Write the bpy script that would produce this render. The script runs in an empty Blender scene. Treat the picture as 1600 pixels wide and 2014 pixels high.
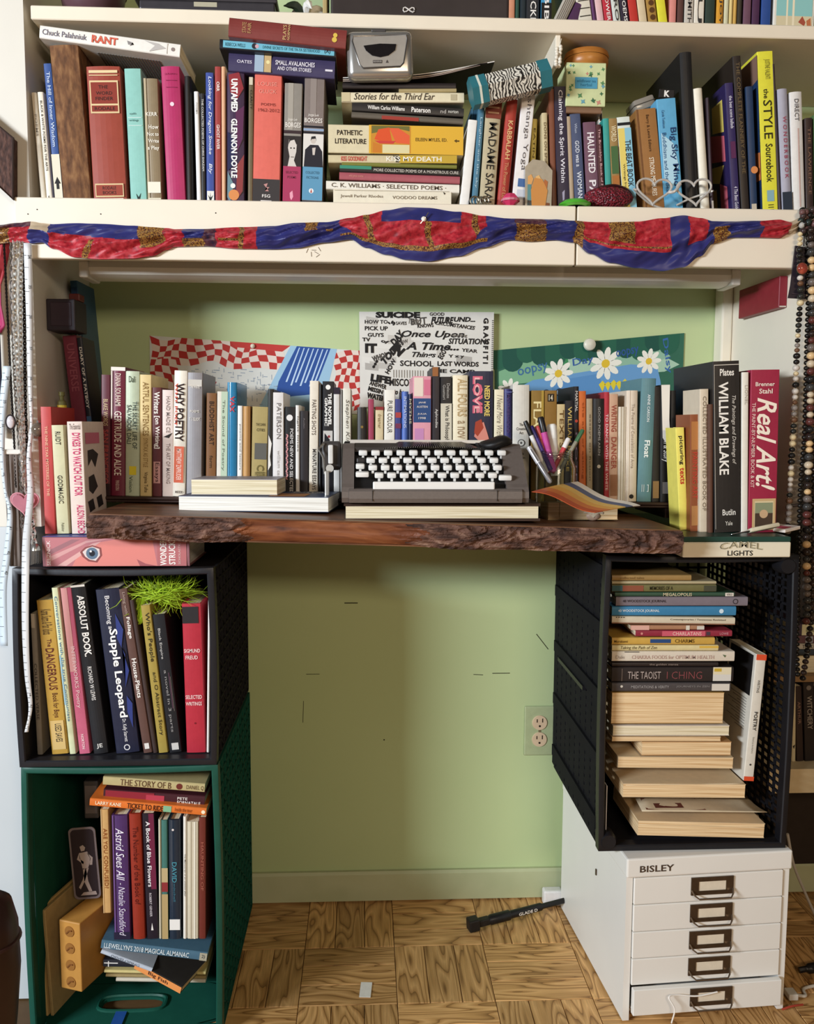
import bpy, bmesh, math, random
from mathutils import Vector, Matrix, noise
random.seed(7)
D = bpy.data
SC = bpy.context.scene
COL = SC.collection
# ------------------------------------------------------------------ camera
F, CX, CY = 1750.0, 800.0, 1007.0
YAW, PITCH, ROLL = math.radians(2.75), math.radians(5.5), math.radians(-0.25)
HCAM = 1.0823
FW = Vector((math.sin(YAW)*math.cos(PITCH), math.cos(YAW)*math.cos(PITCH), -math.sin(PITCH)))
RT0 = Vector((math.cos(YAW), -math.sin(YAW), 0)); UP0 = RT0.cross(FW)
RT = RT0*math.cos(ROLL) - UP0*math.sin(ROLL); UP = UP0*math.cos(ROLL) + RT0*math.sin(ROLL)
cam = D.cameras.new('camera'); camo = D.objects.new('camera', cam); COL.objects.link(camo)
cam.sensor_fit = 'HORIZONTAL'; cam.sensor_width = 36; cam.lens = 36*F/1600; cam.clip_start = .02
camo.matrix_world = Matrix(((RT.x, UP.x, -FW.x, 0), (RT.y, UP.y, -FW.y, 0), (RT.z, UP.z, -FW.z, HCAM), (0, 0, 0, 1)))
SC.camera = camo
def ray(px, py): return FW + RT*((px-CX)/F) - UP*((py-CY)/F)
def P(px, py, Y):
    d = ray(px, py); t = Y/d.y; return Vector((d.x*t, Y, HCAM+d.z*t))
def PZ(px, py, z):
    d = ray(px, py); t = (z-HCAM)/d.z; return Vector((d.x*t, d.y*t, z))
def row(px, Y, z):                     # photo row of a point at depth Y, height z
    a, b = 0.0, 2014.0
    for _ in range(30):
        m = (a+b)/2
        if P(px, m, Y).z > z: a = m
        else: b = m
    return (a+b)/2
# ------------------------------------------------------------------ world and light
W = D.worlds.new('world'); SC.world = W; W.use_nodes = True
W.node_tree.nodes['Background'].inputs[0].default_value = (1.0, .93, .84, 1)
W.node_tree.nodes['Background'].inputs[1].default_value = .085
def area(name, loc, target, sx, sy, power, col):
    l = D.lights.new(name, 'AREA'); l.shape = 'RECTANGLE'; l.size = sx; l.size_y = sy; l.energy = power; l.color = col
    o = D.objects.new(name, l); COL.objects.link(o); o.location = loc
    o.rotation_euler = (Vector(target)-Vector(loc)).to_track_quat('-Z', 'Y').to_euler()
    return o
area('window_daylight', (-2.6, -.8, 1.59), (0.15, 1.9, 1.0), 1.0, .30, 134, (.86, .95, 1.04))
area('warm_room_fill', (.7, -1.5, 1.85), (0.1, 1.8, .9), .7, .3, 24, (1, .80, .58))  # unseen warm fill added behind the camera, standing in for light from the room
SC.view_settings.view_transform = 'Standard'; SC.view_settings.look = 'None'
SC.view_settings.gamma = 1; SC.view_settings.use_curve_mapping = False
SC.view_settings.exposure = 0.2
# ------------------------------------------------------------------ materials
def lin(h):
    h = h.lstrip('#')
    if len(h) == 3: h = ''.join(c*2 for c in h)
    r = []
    for i in (0, 2, 4):
        c = int(h[i:i+2], 16)/255
        r.append(c/12.92 if c <= .04045 else ((c+.055)/1.055)**2.4)
    return (*r, 1)
MATS = {}
def N(nt, t, **kw):
    n = nt.nodes.new(t)
    for k, v in kw.items():
        if k in n.inputs.keys(): n.inputs[k].default_value = v
        else: setattr(n, k, v)
    return n
def base_mat(key, rough=.5, metal=0.0, spec=.4):
    m = D.materials.new(key); m.use_nodes = True; nt = m.node_tree
    p = nt.nodes['Principled BSDF']; p.inputs['Roughness'].default_value = rough
    p.inputs['Metallic'].default_value = metal; p.inputs['Specular IOR Level'].default_value = spec
    return m, nt, p
def M(h, rough=.5, metal=0.0, var=.14, scale=60, bump=0.0, spec=.35):
    k = f'paint_{h}_{rough}_{metal}_{var}_{scale}_{bump}'
    if k in MATS: return MATS[k]
    m, nt, p = base_mat(k, rough, metal, spec); L = nt.links.new
    tc = N(nt, 'ShaderNodeTexCoord'); no = N(nt, 'ShaderNodeTexNoise', Scale=scale, Detail=4.0, Roughness=.6)
    L(tc.outputs['Object'], no.inputs['Vector'])
    mx = N(nt, 'ShaderNodeMix', data_type='RGBA'); c = lin(h)
    mx.inputs['A'].default_value = tuple(max(0, v*(1-var)) for v in c[:3])+(1,)
    mx.inputs['B'].default_value = tuple(min(1, v*(1+var)+.004) for v in c[:3])+(1,)
    L(no.outputs['Fac'], mx.inputs['Factor']); L(mx.outputs['Result'], p.inputs['Base Color'])
    if bump:
        b = N(nt, 'ShaderNodeBump', Strength=bump, Distance=.002); L(no.outputs['Fac'], b.inputs['Height']); L(b.outputs['Normal'], p.inputs['Normal'])
    MATS[k] = m; return m
def flat(h, rough=.6):
    k = f'ink_{h}_{rough}'
    if k in MATS: return MATS[k]
    m, nt, p = base_mat(k, rough, 0, .25); p.inputs['Base Color'].default_value = lin(h); MATS[k] = m; return m
def ramp_mat(key, cols, tex='NOISE', scale=8, rough=.6, bump=0.0, stretch=(1, 1, 1), detail=5.0, dist=0.0, bd=.004, const=False, metal=0):
    if key in MATS: return MATS[key]
    m, nt, p = base_mat(key, rough, metal); L = nt.links.new
    tc = N(nt, 'ShaderNodeTexCoord'); mp = N(nt, 'ShaderNodeMapping'); mp.inputs['Scale'].default_value = stretch
    oi = N(nt, 'ShaderNodeObjectInfo'); add = N(nt, 'ShaderNodeVectorMath', operation='ADD'); sc = N(nt, 'ShaderNodeVectorMath', operation='SCALE')
    L(oi.outputs['Location'], sc.inputs[0]); sc.inputs['Scale'].default_value = 7.3
    L(tc.outputs['Object'], mp.inputs['Vector']); L(mp.outputs[0], add.inputs[0]); L(sc.outputs[0], add.inputs[1])
    if tex == 'NOISE':
        t = N(nt, 'ShaderNodeTexNoise', Scale=scale, Detail=detail, Distortion=dist); out = t.outputs['Fac']
    elif tex == 'WAVE':
        t = N(nt, 'ShaderNodeTexWave', Scale=scale, Detail=detail, Distortion=dist); out = t.outputs['Fac']
    else:
        t = N(nt, 'ShaderNodeTexVoronoi', Scale=scale); out = t.outputs['Distance']
    L(add.outputs[0], t.inputs['Vector'])
    r = N(nt, 'ShaderNodeValToRGB'); e = r.color_ramp
    if const: e.interpolation = 'CONSTANT'
    while len(e.elements) < len(cols): e.elements.new(.5)
    for el, (pos, h) in zip(e.elements, cols): el.position = pos; el.color = lin(h)
    L(out, r.inputs[0]); L(r.outputs[0], p.inputs['Base Color'])
    if bump:
        b = N(nt, 'ShaderNodeBump', Strength=bump, Distance=bd); L(out, b.inputs['Height']); L(b.outputs['Normal'], p.inputs['Normal'])
    MATS[key] = m; return m
def pages(tint='cream', axis='x'):
    k = f'paper_edges_{tint}_{axis}'
    if k in MATS: return MATS[k]
    a, b = {'cream': ('c9b892', 'efe3c6'), 'white': ('cfc9be', 'f3efe6'), 'yellow': ('c9a272', 'f0d4a8')}[tint]
    m, nt, p = base_mat(k, .85, 0, .1); L = nt.links.new
    tc = N(nt, 'ShaderNodeTexCoord'); mp = N(nt, 'ShaderNodeMapping')
    mp.inputs['Scale'].default_value = (900, 6, 6) if axis == 'x' else (6, 6, 900)
    no = N(nt, 'ShaderNodeTexNoise', Scale=1.0, Detail=3.0); r = N(nt, 'ShaderNodeValToRGB')
    r.color_ramp.elements[0].position = .36; r.color_ramp.elements[1].position = .6
    r.color_ramp.elements[0].color = lin(a); r.color_ramp.elements[1].color = lin(b)
    L(tc.outputs['Object'], mp.inputs['Vector']); L(mp.outputs[0], no.inputs['Vector']); L(no.outputs['Fac'], r.inputs[0]); L(r.outputs[0], p.inputs['Base Color'])
    MATS[k] = m; return m
def glass_mat(h='ffffff', rough=.02):
    k = 'glass_'+h
    if k in MATS: return MATS[k]
    m, nt, p = base_mat(k, rough); p.inputs['Transmission Weight'].default_value = 1; p.inputs['Base Color'].default_value = lin(h); p.inputs['IOR'].default_value = 1.3
    MATS[k] = m; return m
# ------------------------------------------------------------------ mesh helpers
class MB:
    def __init__(s): s.v = []; s.f = []; s.m = []
    def add(s, vs, fs, mi=0):
        o = len(s.v); s.v += [tuple(v) for v in vs]; s.f += [tuple(i+o for i in f) for f in fs]; s.m += [mi]*len(fs); return s
    def box(s, a, b, mi=0):
        (x0, y0, z0), (x1, y1, z1) = a, b
        return s.add([(x0, y0, z0), (x1, y0, z0), (x1, y1, z0), (x0, y1, z0), (x0, y0, z1), (x1, y0, z1), (x1, y1, z1), (x0, y1, z1)],
                     [(0, 3, 2, 1), (4, 5, 6, 7), (0, 1, 5, 4), (1, 2, 6, 5), (2, 3, 7, 6), (3, 0, 4, 7)], mi)
    def bar(s, a, b, w, h=None, mi=0):          # square bar from a to b
        a, b = Vector(a), Vector(b); d = (b-a).normalized(); h = h or w
        u = d.cross(Vector((0, 0, 1)));  u = Vector((1, 0, 0)) if u.length < 1e-4 else u.normalized(); t = u.cross(d)
        vs = [p+u*(i*w/2)+t*(j*h/2) for p in (a, b) for i, j in ((-1, -1), (1, -1), (1, 1), (-1, 1))]
        return s.add(vs, [(0, 1, 2, 3), (7, 6, 5, 4), (0, 4, 5, 1), (1, 5, 6, 2), (2, 6, 7, 3), (3, 7, 4, 0)], mi)
    def tube(s, pts, r, n=8, mi=0, closed=False):
        pts = [Vector(p) for p in pts]; k = len(pts); rs = r if isinstance(r, (list, tuple)) else [r]*k
        o = len(s.v); ref = Vector((0.13, 0.31, .94)); prev = None
        for i, p in enumerate(pts):
            d = (pts[(i+1) % k]-pts[i-1]) if closed else (pts[min(i+1, k-1)]-pts[max(i-1, 0)])
            d = d.normalized() if d.length > 1e-9 else Vector((0, 0, 1))
            u = d.cross(ref if prev is None else prev.cross(d) if prev.cross(d).length > 1e-4 else ref)
            if prev is not None: u = (prev - d*prev.dot(d))
            u = u.normalized() if u.length > 1e-6 else Vector((1, 0, 0)); prev = u; t = d.cross(u)
            for j in range(n):
                a = 2*math.pi*j/n; s.v.append(tuple(p+(u*math.cos(a)+t*math.sin(a))*rs[i]))
        for i in range(k if closed else k-1):
            for j in range(n):
                a, b = o+i*n, o+((i+1) % k)*n
                s.f.append((a+j, a+(j+1) % n, b+(j+1) % n, b+j)); s.m.append(mi)
        if not closed:
            s.f.append(tuple(o+j for j in range(n))[::-1]); s.m.append(mi)
            s.f.append(tuple(o+(k-1)*n+j for j in range(n))); s.m.append(mi)
        return s
    def lathe(s, prof, c=(0, 0, 0), n=24, mi=0, axis='z', cap=True):
        o = len(s.v); k = len(prof)
        for r, z in prof:
            for j in range(n):
                a = 2*math.pi*j/n; x, y = r*math.cos(a), r*math.sin(a)
                v = {'z': (x, y, z), 'y': (x, z, y), 'x': (z, x, y)}[axis]
                s.v.append((v[0]+c[0], v[1]+c[1], v[2]+c[2]))
        for i in range(k-1):
            for j in range(n): s.f.append((o+i*n+j, o+i*n+(j+1) % n, o+(i+1)*n+(j+1) % n, o+(i+1)*n+j)); s.m.append(mi)
        if cap:
            s.f.append(tuple(o+j for j in range(n))[::-1]); s.m.append(mi); s.f.append(tuple(o+(k-1)*n+j for j in range(n))); s.m.append(mi)
        return s
    def ball(s, c, r, n=8, mi=0, sq=(1, 1, 1)):
        prof = [(max(1e-5, math.sin(math.pi*i/n)), -math.cos(math.pi*i/n)) for i in range(n+1)]
        o = len(s.v); s.lathe(prof, n=n+2, mi=mi, cap=False)
        s.v[o:] = [(c[0]+x*r*sq[0], c[1]+y*r*sq[1], c[2]+z*r*sq[2]) for x, y, z in s.v[o:]]; return s
    def ngon(s, pts, y, mi=0):                  # flat print: polygon in x,z
        return s.add([(x, y, z) for x, z in pts], [tuple(range(len(pts)))], mi)
    def prism(s, prof, x0, x1, mi=0):           # profile in (y,z) extruded along x
        n = len(prof); vs = [(x0, y, z) for y, z in prof]+[(x1, y, z) for y, z in prof]
        return s.add(vs, [tuple(range(n)), tuple(range(2*n-1, n-1, -1))]+[(i, n+i, n+(i+1) % n, (i+1) % n) for i in range(n)], mi)
    def rbox(s, a, b, r, seg=2, mi=0):
        bm = bmesh.new(); bmesh.ops.create_cube(bm, size=1)
        for v in bm.verts: v.co = Vector([(a[i]+b[i])/2+v.co[i]*(b[i]-a[i]) for i in range(3)])
        bmesh.ops.bevel(bm, geom=bm.edges[:], offset=r, segments=seg, affect='EDGES', profile=.5)
        bm.verts.index_update(); s.add([v.co for v in bm.verts], [[v.index for v in f.verts] for f in bm.faces], mi); bm.free(); return s
    def mesh(s, name, mats, smooth=False):
        me = D.meshes.new(name); me.from_pydata(s.v, [], s.f)
        for m in (mats if isinstance(mats, list) else [mats]): me.materials.append(m)
        me.polygons.foreach_set('material_index', s.m)
        bm = bmesh.new(); bm.from_mesh(me); bmesh.ops.recalc_face_normals(bm, faces=bm.faces); bm.to_mesh(me); bm.free()
        if smooth:
            me.polygons.foreach_set('use_smooth', [True]*len(me.polygons)); 
            try: me.set_sharp_from_angle(angle=math.radians(40))
            except Exception: pass
        return me
    def build(s, name, mats, parent=None, smooth=False):
        return link(name, s.mesh(name, mats, smooth), parent)
def link(name, me, parent=None):
    o = D.objects.new(name, me); COL.objects.link(o)
    if parent: o.parent = parent
    return o
def tag(o, label, cat, group=None, kind=None):
    o['label'] = label; o['category'] = cat
    if group: o['group'] = group
    if kind: o['kind'] = kind
    return o
def thing(name, label, cat, loc=(0, 0, 0), rot=(0, 0, 0), group=None):
    o = D.objects.new(name, None); COL.objects.link(o); o.location = loc; o.rotation_euler = rot; o.empty_display_size = .02
    return tag(o, label, cat, group)
def struct(o): o['kind'] = 'structure'; return o
def curve(pts, n=8):                            # Catmull-Rom through points
    pts = [Vector(p) for p in pts]; q = [pts[0]*2-pts[1]]+pts+[pts[-1]*2-pts[-2]]; out = []
    for i in range(1, len(q)-2):
        a, b, c, d = q[i-1:i+3]
        for k in range(n):
            t = k/n; out.append(.5*((2*b)+(c-a)*t+(2*a-5*b+4*c-d)*t*t+(3*b-a-3*c+d)*t**3))
    return out+[pts[-1]]
def lerp_tab(tab, x):
    if x <= tab[0][0]: return tab[0][1:]
    for a, b in zip(tab, tab[1:]):
        if x <= b[0]:
            t = (x-a[0])/(b[0]-a[0]); t = t*t*(3-2*t); return tuple(p+(q-p)*t for p, q in zip(a[1:], b[1:]))
    return tab[-1][1:]
# ------------------------------------------------------------------ lettering (all built in one pass at the end)
TEXTS = []
def letter(parent, s, hexc, fn, name='lettering', bold=0.0, shear=0.0, sp=1.0):
    TEXTS.append((parent, s, hexc, fn, name, bold, shear, sp))
def build_texts():
    keys = {}
    for t in TEXTS:
        k = (t[1], t[5], t[6], t[7])
        if k in keys: continue
        c = D.curves.new('lettering_curve', 'FONT'); c.body = t[1]; c.offset = t[5]; c.shear = t[6]; c.space_character = t[7]; c.resolution_u = 2; c.size = 1
        o = D.objects.new('lettering_curve', c); COL.objects.link(o); keys[k] = o
    bpy.context.view_layer.update(); dg = bpy.context.evaluated_depsgraph_get(); geo = {}
    for k, o in keys.items():
        me = o.evaluated_get(dg).to_mesh(); vs = [v.co.copy() for v in me.vertices]; fs = [tuple(p.vertices) for p in me.polygons]
        o.evaluated_get(dg).to_mesh_clear()
        if vs:
            x0 = min(v.x for v in vs); x1 = max(v.x for v in vs); y0 = min(v.y for v in vs); y1 = max(v.y for v in vs)
            geo[k] = ([((v.x-x0)/(x1-x0+1e-9), (v.y-y0)/(y1-y0+1e-9)) for v in vs], fs)
    for o in keys.values():
        c = o.data; D.objects.remove(o); D.curves.remove(c)
    for parent, s, hexc, fn, name, b, sh, sp in TEXTS:
        g = geo.get((s, b, sh, sp))
        if not g: continue
        me = D.meshes.new(name); me.from_pydata([fn(x, y) for x, y in g[0]], [], g[1]); me.materials.append(flat(hexc)); link(name, me, parent)
# ------------------------------------------------------------------ books
EPS = .0005
def book_mesh(w, h, d, hard, bulge, lie, away, board=None):
    t = board or (.0026 if hard else .0011); ov = .003 if hard else .0006
    out = [(-w/2, d), (-w/2, .0015)]
    n = 6
    for i in range(n+1):
        a = -1+2*i/n; out.append((a*(w/2-.0012), -bulge*(1-a*a)))
    out += [(w/2, .0015), (w/2, d)]
    inn = [(w/2-t, d), (w/2-t, t+.001), (-w/2+t, t+.001), (-w/2+t, d)]
    c = MB(); pr = out+inn; k = len(pr)
    vs = [(x, y, 0) for x, y in pr]+[(x, y, h) for x, y in pr]
    c.add(vs, [(i, k+i, k+(i+1) % k, (i+1) % k) for i in range(k)])
    # caps as quads: left board, right board, spine
    for z in (0, k):
        c.f.append((z+0, z+1, z+k-2, z+k-1)); c.f.append((z+1, *[z+2+i for i in range(n+1)], z+n+3, z+k-3, z+k-2)); c.f.append((z+n+3, z+n+4, z+k-4, z+k-3)); c.m += [0]*3
    p = MB().box((-w/2+t, t, ov), (w/2-t, d-ov, h-ov))
    for m in (c, p):
        if away: m.v = [(x, d-y, z) for x, y, z in m.v]
        if lie: m.v = [(z-h/2, y, x+w/2) for x, y, z in m.v]
    return c, p
def spine_print(root, D_, su, sv, yy, lie):
    # D_ entries: ('T'|'H'|'U', text, hex, u0,v0,u1,v1 [,bold,shear]); ('R',hex,u0,v0,u1,v1); ('C',hex,u,v,r)
    for i, e in enumerate(D_):
        y = yy-EPS*(1+.5*i/(len(D_)))-(.0002 if e[0] in 'THU' else 0)
        X = lambda u: (u-.5)*su
        Z = lambda v: (1-v)*sv
        if e[0] in 'THU':
            _, s, c, u0, v0, u1, v1 = e[:7]; b = e[7] if len(e) > 7 else .008; sh = e[8] if len(e) > 8 else 0
            if e[0] == 'T': fn = lambda a, q, u0=u0, v0=v0, u1=u1, v1=v1, y=y: (X(u0+q*(u1-u0)), y, Z(v0+a*(v1-v0)))
            elif e[0] == 'U': fn = lambda a, q, u0=u0, v0=v0, u1=u1, v1=v1, y=y: (X(u1-q*(u1-u0)), y, Z(v1-a*(v1-v0)))
            else: fn = lambda a, q, u0=u0, v0=v0, u1=u1, v1=v1, y=y: (X(u0+a*(u1-u0)), y, Z(v1-q*(v1-v0)))
            letter(root, s, c, fn, 'spine_lettering', b, sh)
        elif e[0] == 'R':
            _, c, u0, v0, u1, v1 = e; MB().ngon([(X(u0), Z(v1)), (X(u1), Z(v1)), (X(u1), Z(v0)), (X(u0), Z(v0))], y).build('spine_panel', flat(c), root)
        elif e[0] == 'C':
            _, c, u, v, r = e; m = min(su, sv)*r
            MB().ngon([(X(u)+m*math.cos(a*math.pi/8), Z(v)+m*math.sin(a*math.pi/8)) for a in range(16)], y).build('spine_emblem', flat(c), root)
        elif e[0] == 'P':
            _, c, pts = e; MB().ngon([(X(a), Z(b)) for a, b in pts], y).build('spine_emblem', flat(c), root)
def book(name, label, loc, lean, w, h, d, col, D_=(), hard=False, bulge=None, lie=False, away=False, tint='cream', group=None, yaw=0, rough=.45, mat=None, pitch=0, board=None):
    r = thing(name, label, 'book', loc, (pitch, lean, yaw), group)
    bulge = (.0022 if hard else .0006) if bulge is None else bulge
    bulge = min(bulge, w*.2)
    c, p = book_mesh(w, h, d, hard, bulge, lie, away, board)
    c.build('cover', mat or M(col, rough, var=.12, scale=70), r, smooth=False); p.build('pages', pages(tint, 'z' if lie else 'x'), r)
    su, sv = (h, w) if lie else (w, h)
    spine_print(r, D_, su, sv, -bulge, lie)
    return r
GRP = None; YB = 1.64; Z0 = lambda x: 0.0; DEP = .145
def vscale(D_, f):
    out = []
    for e in D_:
        if e[0] in 'THU': e = e[:4]+(e[4]*f, e[5], e[6]*f)+e[7:]
        elif e[0] == 'R': e = e[:3]+(e[3]*f, e[4], e[5] if e[5] > .99 and e[3] < .01 else e[5]*f if e[5] < .99 else 1)
        elif e[0] == 'C': e = e[:3]+(e[3]*f, e[4])
        elif e[0] == 'P': e = (e[0], e[1], [(a, b*f) for a, b in e[2]])
        out.append(e)
    return out
def stand(x0, x1, xt, yt, col, label, D_=(), Y=None, z0=None, d=None, **kw):
    Y = Y or YB; z0 = z0 if z0 is not None else Z0; d = d or DEP
    xm = (x0+x1)/2; z = z0(xm) if callable(z0) else z0
    yb = row(xm, Y, z); a = P(x0, yb, Y); b = P(x1, yb, Y); t = P(xt+(x1-x0)/2, yt, Y); m = (a+b)/2
    dx, dz = t.x-m.x, t.z-z; lean = math.atan2(dx, dz); w = (b.x-a.x)*math.cos(lean)*.985; h = math.hypot(dx, dz)
    lift = w/2*abs(math.sin(lean))
    name = 'hardcover_book' if kw.get('hard') else 'paperback_book'
    return book(name, label, (m.x, Y, z+lift), lean, w, h-lift, d, col, D_, group=kw.pop('group', GRP), **kw)
def lie(x0, y0, x1, y1, th, col, label, D_=(), Y=None, d=None, **kw):
    Y = Y or YB; d = d or DEP
    a, b = P(x0, y0, Y), P(x1, y1, Y); L = (b-a).length; tilt = math.atan2(a.z-b.z, b.x-a.x)
    w = (P(x0, y0, Y)-P(x0, y0+th, Y)).length*.985
    up = Vector((math.sin(tilt), 0, math.cos(tilt))); c = (a+b)/2-up*w
    name = 'hardcover_book' if kw.get('hard') else 'paperback_book'
    return book(name, label, c, tilt, w, L, d, col, D_, lie=True, group=kw.pop('group', GRP), **kw)
# ================================================================== the room
YWALL, YS = 1.95, 1.62
ZSH, ZAP = 1.472, 1.369            # upper shelf top, apron bottom
ZT0, ZT1 = 1.771, 1.794            # top shelf
XL, XR = -.580, .790               # inner faces of the two side panels
m_wall = ramp_mat('wall_green_paint', [(.25, 'b4c48e'), (.6, 'bccb98'), (.9, 'c4d2a2')], scale=1.6, rough=.55, bump=.03)
m_cream = M('e8dcc8', .45, var=.05, scale=9)
m_shelf = M('e9dcc6', .5, var=.06, scale=12)
MB().box((-1.6, YWALL, 0), (2.2, YWALL+.05, 2.6)).build('wall_back', m_wall); struct(D.objects['wall_back'])
bb = struct(MB().prism([(YWALL-.0005, .004), (YWALL-.012, .004), (YWALL-.012, .066), (YWALL-.008, .072), (YWALL-.0005, .072)], XL+.2, 1.9).build('baseboard_back', ramp_mat('baseboard_paint', [(.3, 'a8af86'), (.6, 'bcc09a'), (.9, 'b2b48c')], scale=5, rough=.5)))
fl = struct(MB().box((-1.6, -1.2, -.05), (2.4, YWALL+.04, -.003)).build('floor', M('5b4226', .6)))
def oak():
    m, nt, p = base_mat('oak_strip', .42); L = nt.links.new
    tc = N(nt, 'ShaderNodeTexCoord'); oi = N(nt, 'ShaderNodeObjectInfo'); geo = N(nt, 'ShaderNodeNewGeometry')
    sc = N(nt, 'ShaderNodeVectorMath', operation='SCALE'); sc.inputs['Scale'].default_value = 3.7; L(oi.outputs['Location'], sc.inputs[0])
    mp = N(nt, 'ShaderNodeMapping'); mp.inputs['Scale'].default_value = (2.4, 16, 1); L(tc.outputs['Object'], mp.inputs['Vector'])
    add = N(nt, 'ShaderNodeVectorMath', operation='ADD'); L(mp.outputs[0], add.inputs[0]); L(sc.outputs[0], add.inputs[1])
    n1 = N(nt, 'ShaderNodeTexNoise', Scale=1.5, Detail=1.0, Distortion=.4); L(add.outputs[0], n1.inputs['Vector'])
    mu = N(nt, 'ShaderNodeMath', operation='MULTIPLY'); mu.inputs[1].default_value = 9.0; L(n1.outputs['Fac'], mu.inputs[0])
    fr = N(nt, 'ShaderNodeMath', operation='FRACT'); L(mu.outputs[0], fr.inputs[0])
    r = N(nt, 'ShaderNodeValToRGB'); e = r.color_ramp
    while len(e.elements) < 4: e.elements.new(.5)
    for el, (po_, h) in zip(e.elements, ((0, '6d4a26'), (.2, 'a27a49'), (.7, 'bd9460'), (1, '9a7040'))): el.position = po_; el.color = lin(h)
    L(fr.outputs[0], r.inputs[0])
    n2 = N(nt, 'ShaderNodeTexNoise', Scale=6.0, Detail=5.0); mp2 = N(nt, 'ShaderNodeMapping'); mp2.inputs['Scale'].default_value = (3, 60, 1); L(tc.outputs['Object'], mp2.inputs['Vector']); L(mp2.outputs[0], n2.inputs['Vector'])
    mx = N(nt, 'ShaderNodeMix', data_type='RGBA', blend_type='MULTIPLY'); mx.inputs['Factor'].default_value = .55; L(r.outputs[0], mx.inputs['A']); L(n2.outputs['Fac'], mx.inputs['B'])
    hs = N(nt, 'ShaderNodeHueSaturation'); mr = N(nt, 'ShaderNodeMapRange'); mr.inputs['To Min'].default_value = 1.6; mr.inputs['To Max'].default_value = 2.2; L(oi.outputs['Random'], mr.inputs[0]); L(mr.outputs[0], hs.inputs['Value']); L(mx.outputs['Result'], hs.inputs['Color'])
    L(hs.outputs[0], p.inputs['Base Color']); return m
m_oak = oak()
SQ = .186; SW = SQ/3
strip = MB().rbox((-SQ/2+.0006, -SW/2+.0006, -.004), (SQ/2-.0006, SW/2-.0006, 0), .0009, 1).mesh('parquet_strip', m_oak)
def strips(xr, yr):
    for i in range(*xr):
        for j in range(*yr):
            for k in range(3):
                o = link('parquet_strip', strip, fl); off = (k-1)*SW; rot = (i+j) % 2
                cx, cy = -.31+(i+.5)*SQ, 1.95-(j+.5)*SQ
                o.location = (cx+(off if rot else 0), cy+(0 if rot else off), 0); o.rotation_euler = (0, 0, math.pi/2 if rot else (math.pi if random.random() < .5 else 0))
strips((0, 11), (0, 4))
big = MB()
for i in range(-4, 14):
    for j in range(4, 15):
        for k in range(3):
            rot = (i+j) % 2; off = (k-1)*SW; cx, cy = -.31+(i+.5)*SQ, 1.95-(j+.5)*SQ
            hx, hy = ((SW, SQ) if rot else (SQ, SW)); cx += off if rot else 0; cy += 0 if rot else off
            big.box((cx-hx/2+.0005, cy-hy/2+.0005, -.004), (cx+hx/2-.0005, cy+hy/2-.0005, 0))
bo = big.build('parquet_field', m_oak, fl); bo['kind'] = 'stuff'
# scuffs on the wall
m_sc = M('3c3c26', .8)
for px, py, L, hgt, a in ((690, 1186, .03, .0022, 0), (940, 1327, .022, .0015, 3), (985, 1324, .04, .0018, 0), (615, 1326, .03, .0012, 0), (1066, 1262, .045, .0018, 52), (596, 1400, .05, .0012, 92), (755, 1455, .003, .003, 0)):
    p = P(px, py, YWALL); o = MB().rbox((-L/2, -.0006, -hgt/2), (L/2, .0002, hgt/2), hgt*.25, 1).build('scuff_mark', m_sc, D.objects['wall_back']); o.location = p; o.rotation_euler = (0, math.radians(a), 0)
# ------------------------------------------------------------------ built-in bookcase
bc = thing('bookcase', 'cream painted built-in bookcase framing the desk nook', 'bookcase', (0, 0, 0))
m_panel = M('efe4d0', .45, var=.05, scale=7)
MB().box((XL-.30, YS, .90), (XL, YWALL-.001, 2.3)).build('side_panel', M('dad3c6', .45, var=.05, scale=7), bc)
struct(MB().box((XL-.32, YS+.002, 0), (XL-.028, YWALL-.001, .8995)).build('wall_left', M('c4c8ca', .5, var=.04, scale=6)))
MB().box((XR, YS, .90), (XR+.022, YWALL-.001, ZSH-.0225)).build('side_panel', m_panel, bc)
MB().box((XL, YS+.005, ZSH-.022), (1.15, YWALL-.001, ZSH)).build('shelf', m_shelf, bc)
sx = P(1128, 470, YS).x
MB().rbox((XL-.02, YS-.018, ZAP), (sx-.0015, YS, ZSH-.0005), .0015, 1).build('apron_board', m_cream, bc)
MB().rbox((sx+.0015, YS-.018, ZAP), (1.15, YS, ZSH-.0005), .0015, 1).build('apron_board', m_cream, bc)
MB().rbox((XL+.012, YS, ZT0), (1.15, YWALL-.001, ZT1), .0015, 1).build('top_shelf', m_shelf, bc)
MB().rbox((.337, YS+.008, ZT0-.045), (.346, YWALL-.03, ZT0-.0005), .001, 1).build('batten', m_panel, bc)
for px, py in ((55, 421), (198, 421), (73, 412), (424, 419)):
    p = P(px, py, YS-.018); MB().lathe([(.0011, -.0006), (.0011, .0005)], p, 10, axis='y').build('nail_hole', M('2a211a'), bc)
for k, (px, py) in enumerate(((617, 492), (622, 497), (628, 490), (612, 500), (604, 493), (625, 503))):
    p = P(px, py, YS-.0184); o = MB().box((-.004, -.0002, -.0004), (.004, .0002, .0004)).build('pencil_mark', flat('6a5b4c'), bc); o.location = p; o.rotation_euler = (0, .5*k, 0)
# white boxed corner trim and pipe at the right rear of the nook
t1 = struct(MB().rbox((XR-.024, YWALL-.045, .94), (XR-.0005, YWALL-.001, ZAP+.07), .004, 2).build('trim_1', m_panel))
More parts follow.
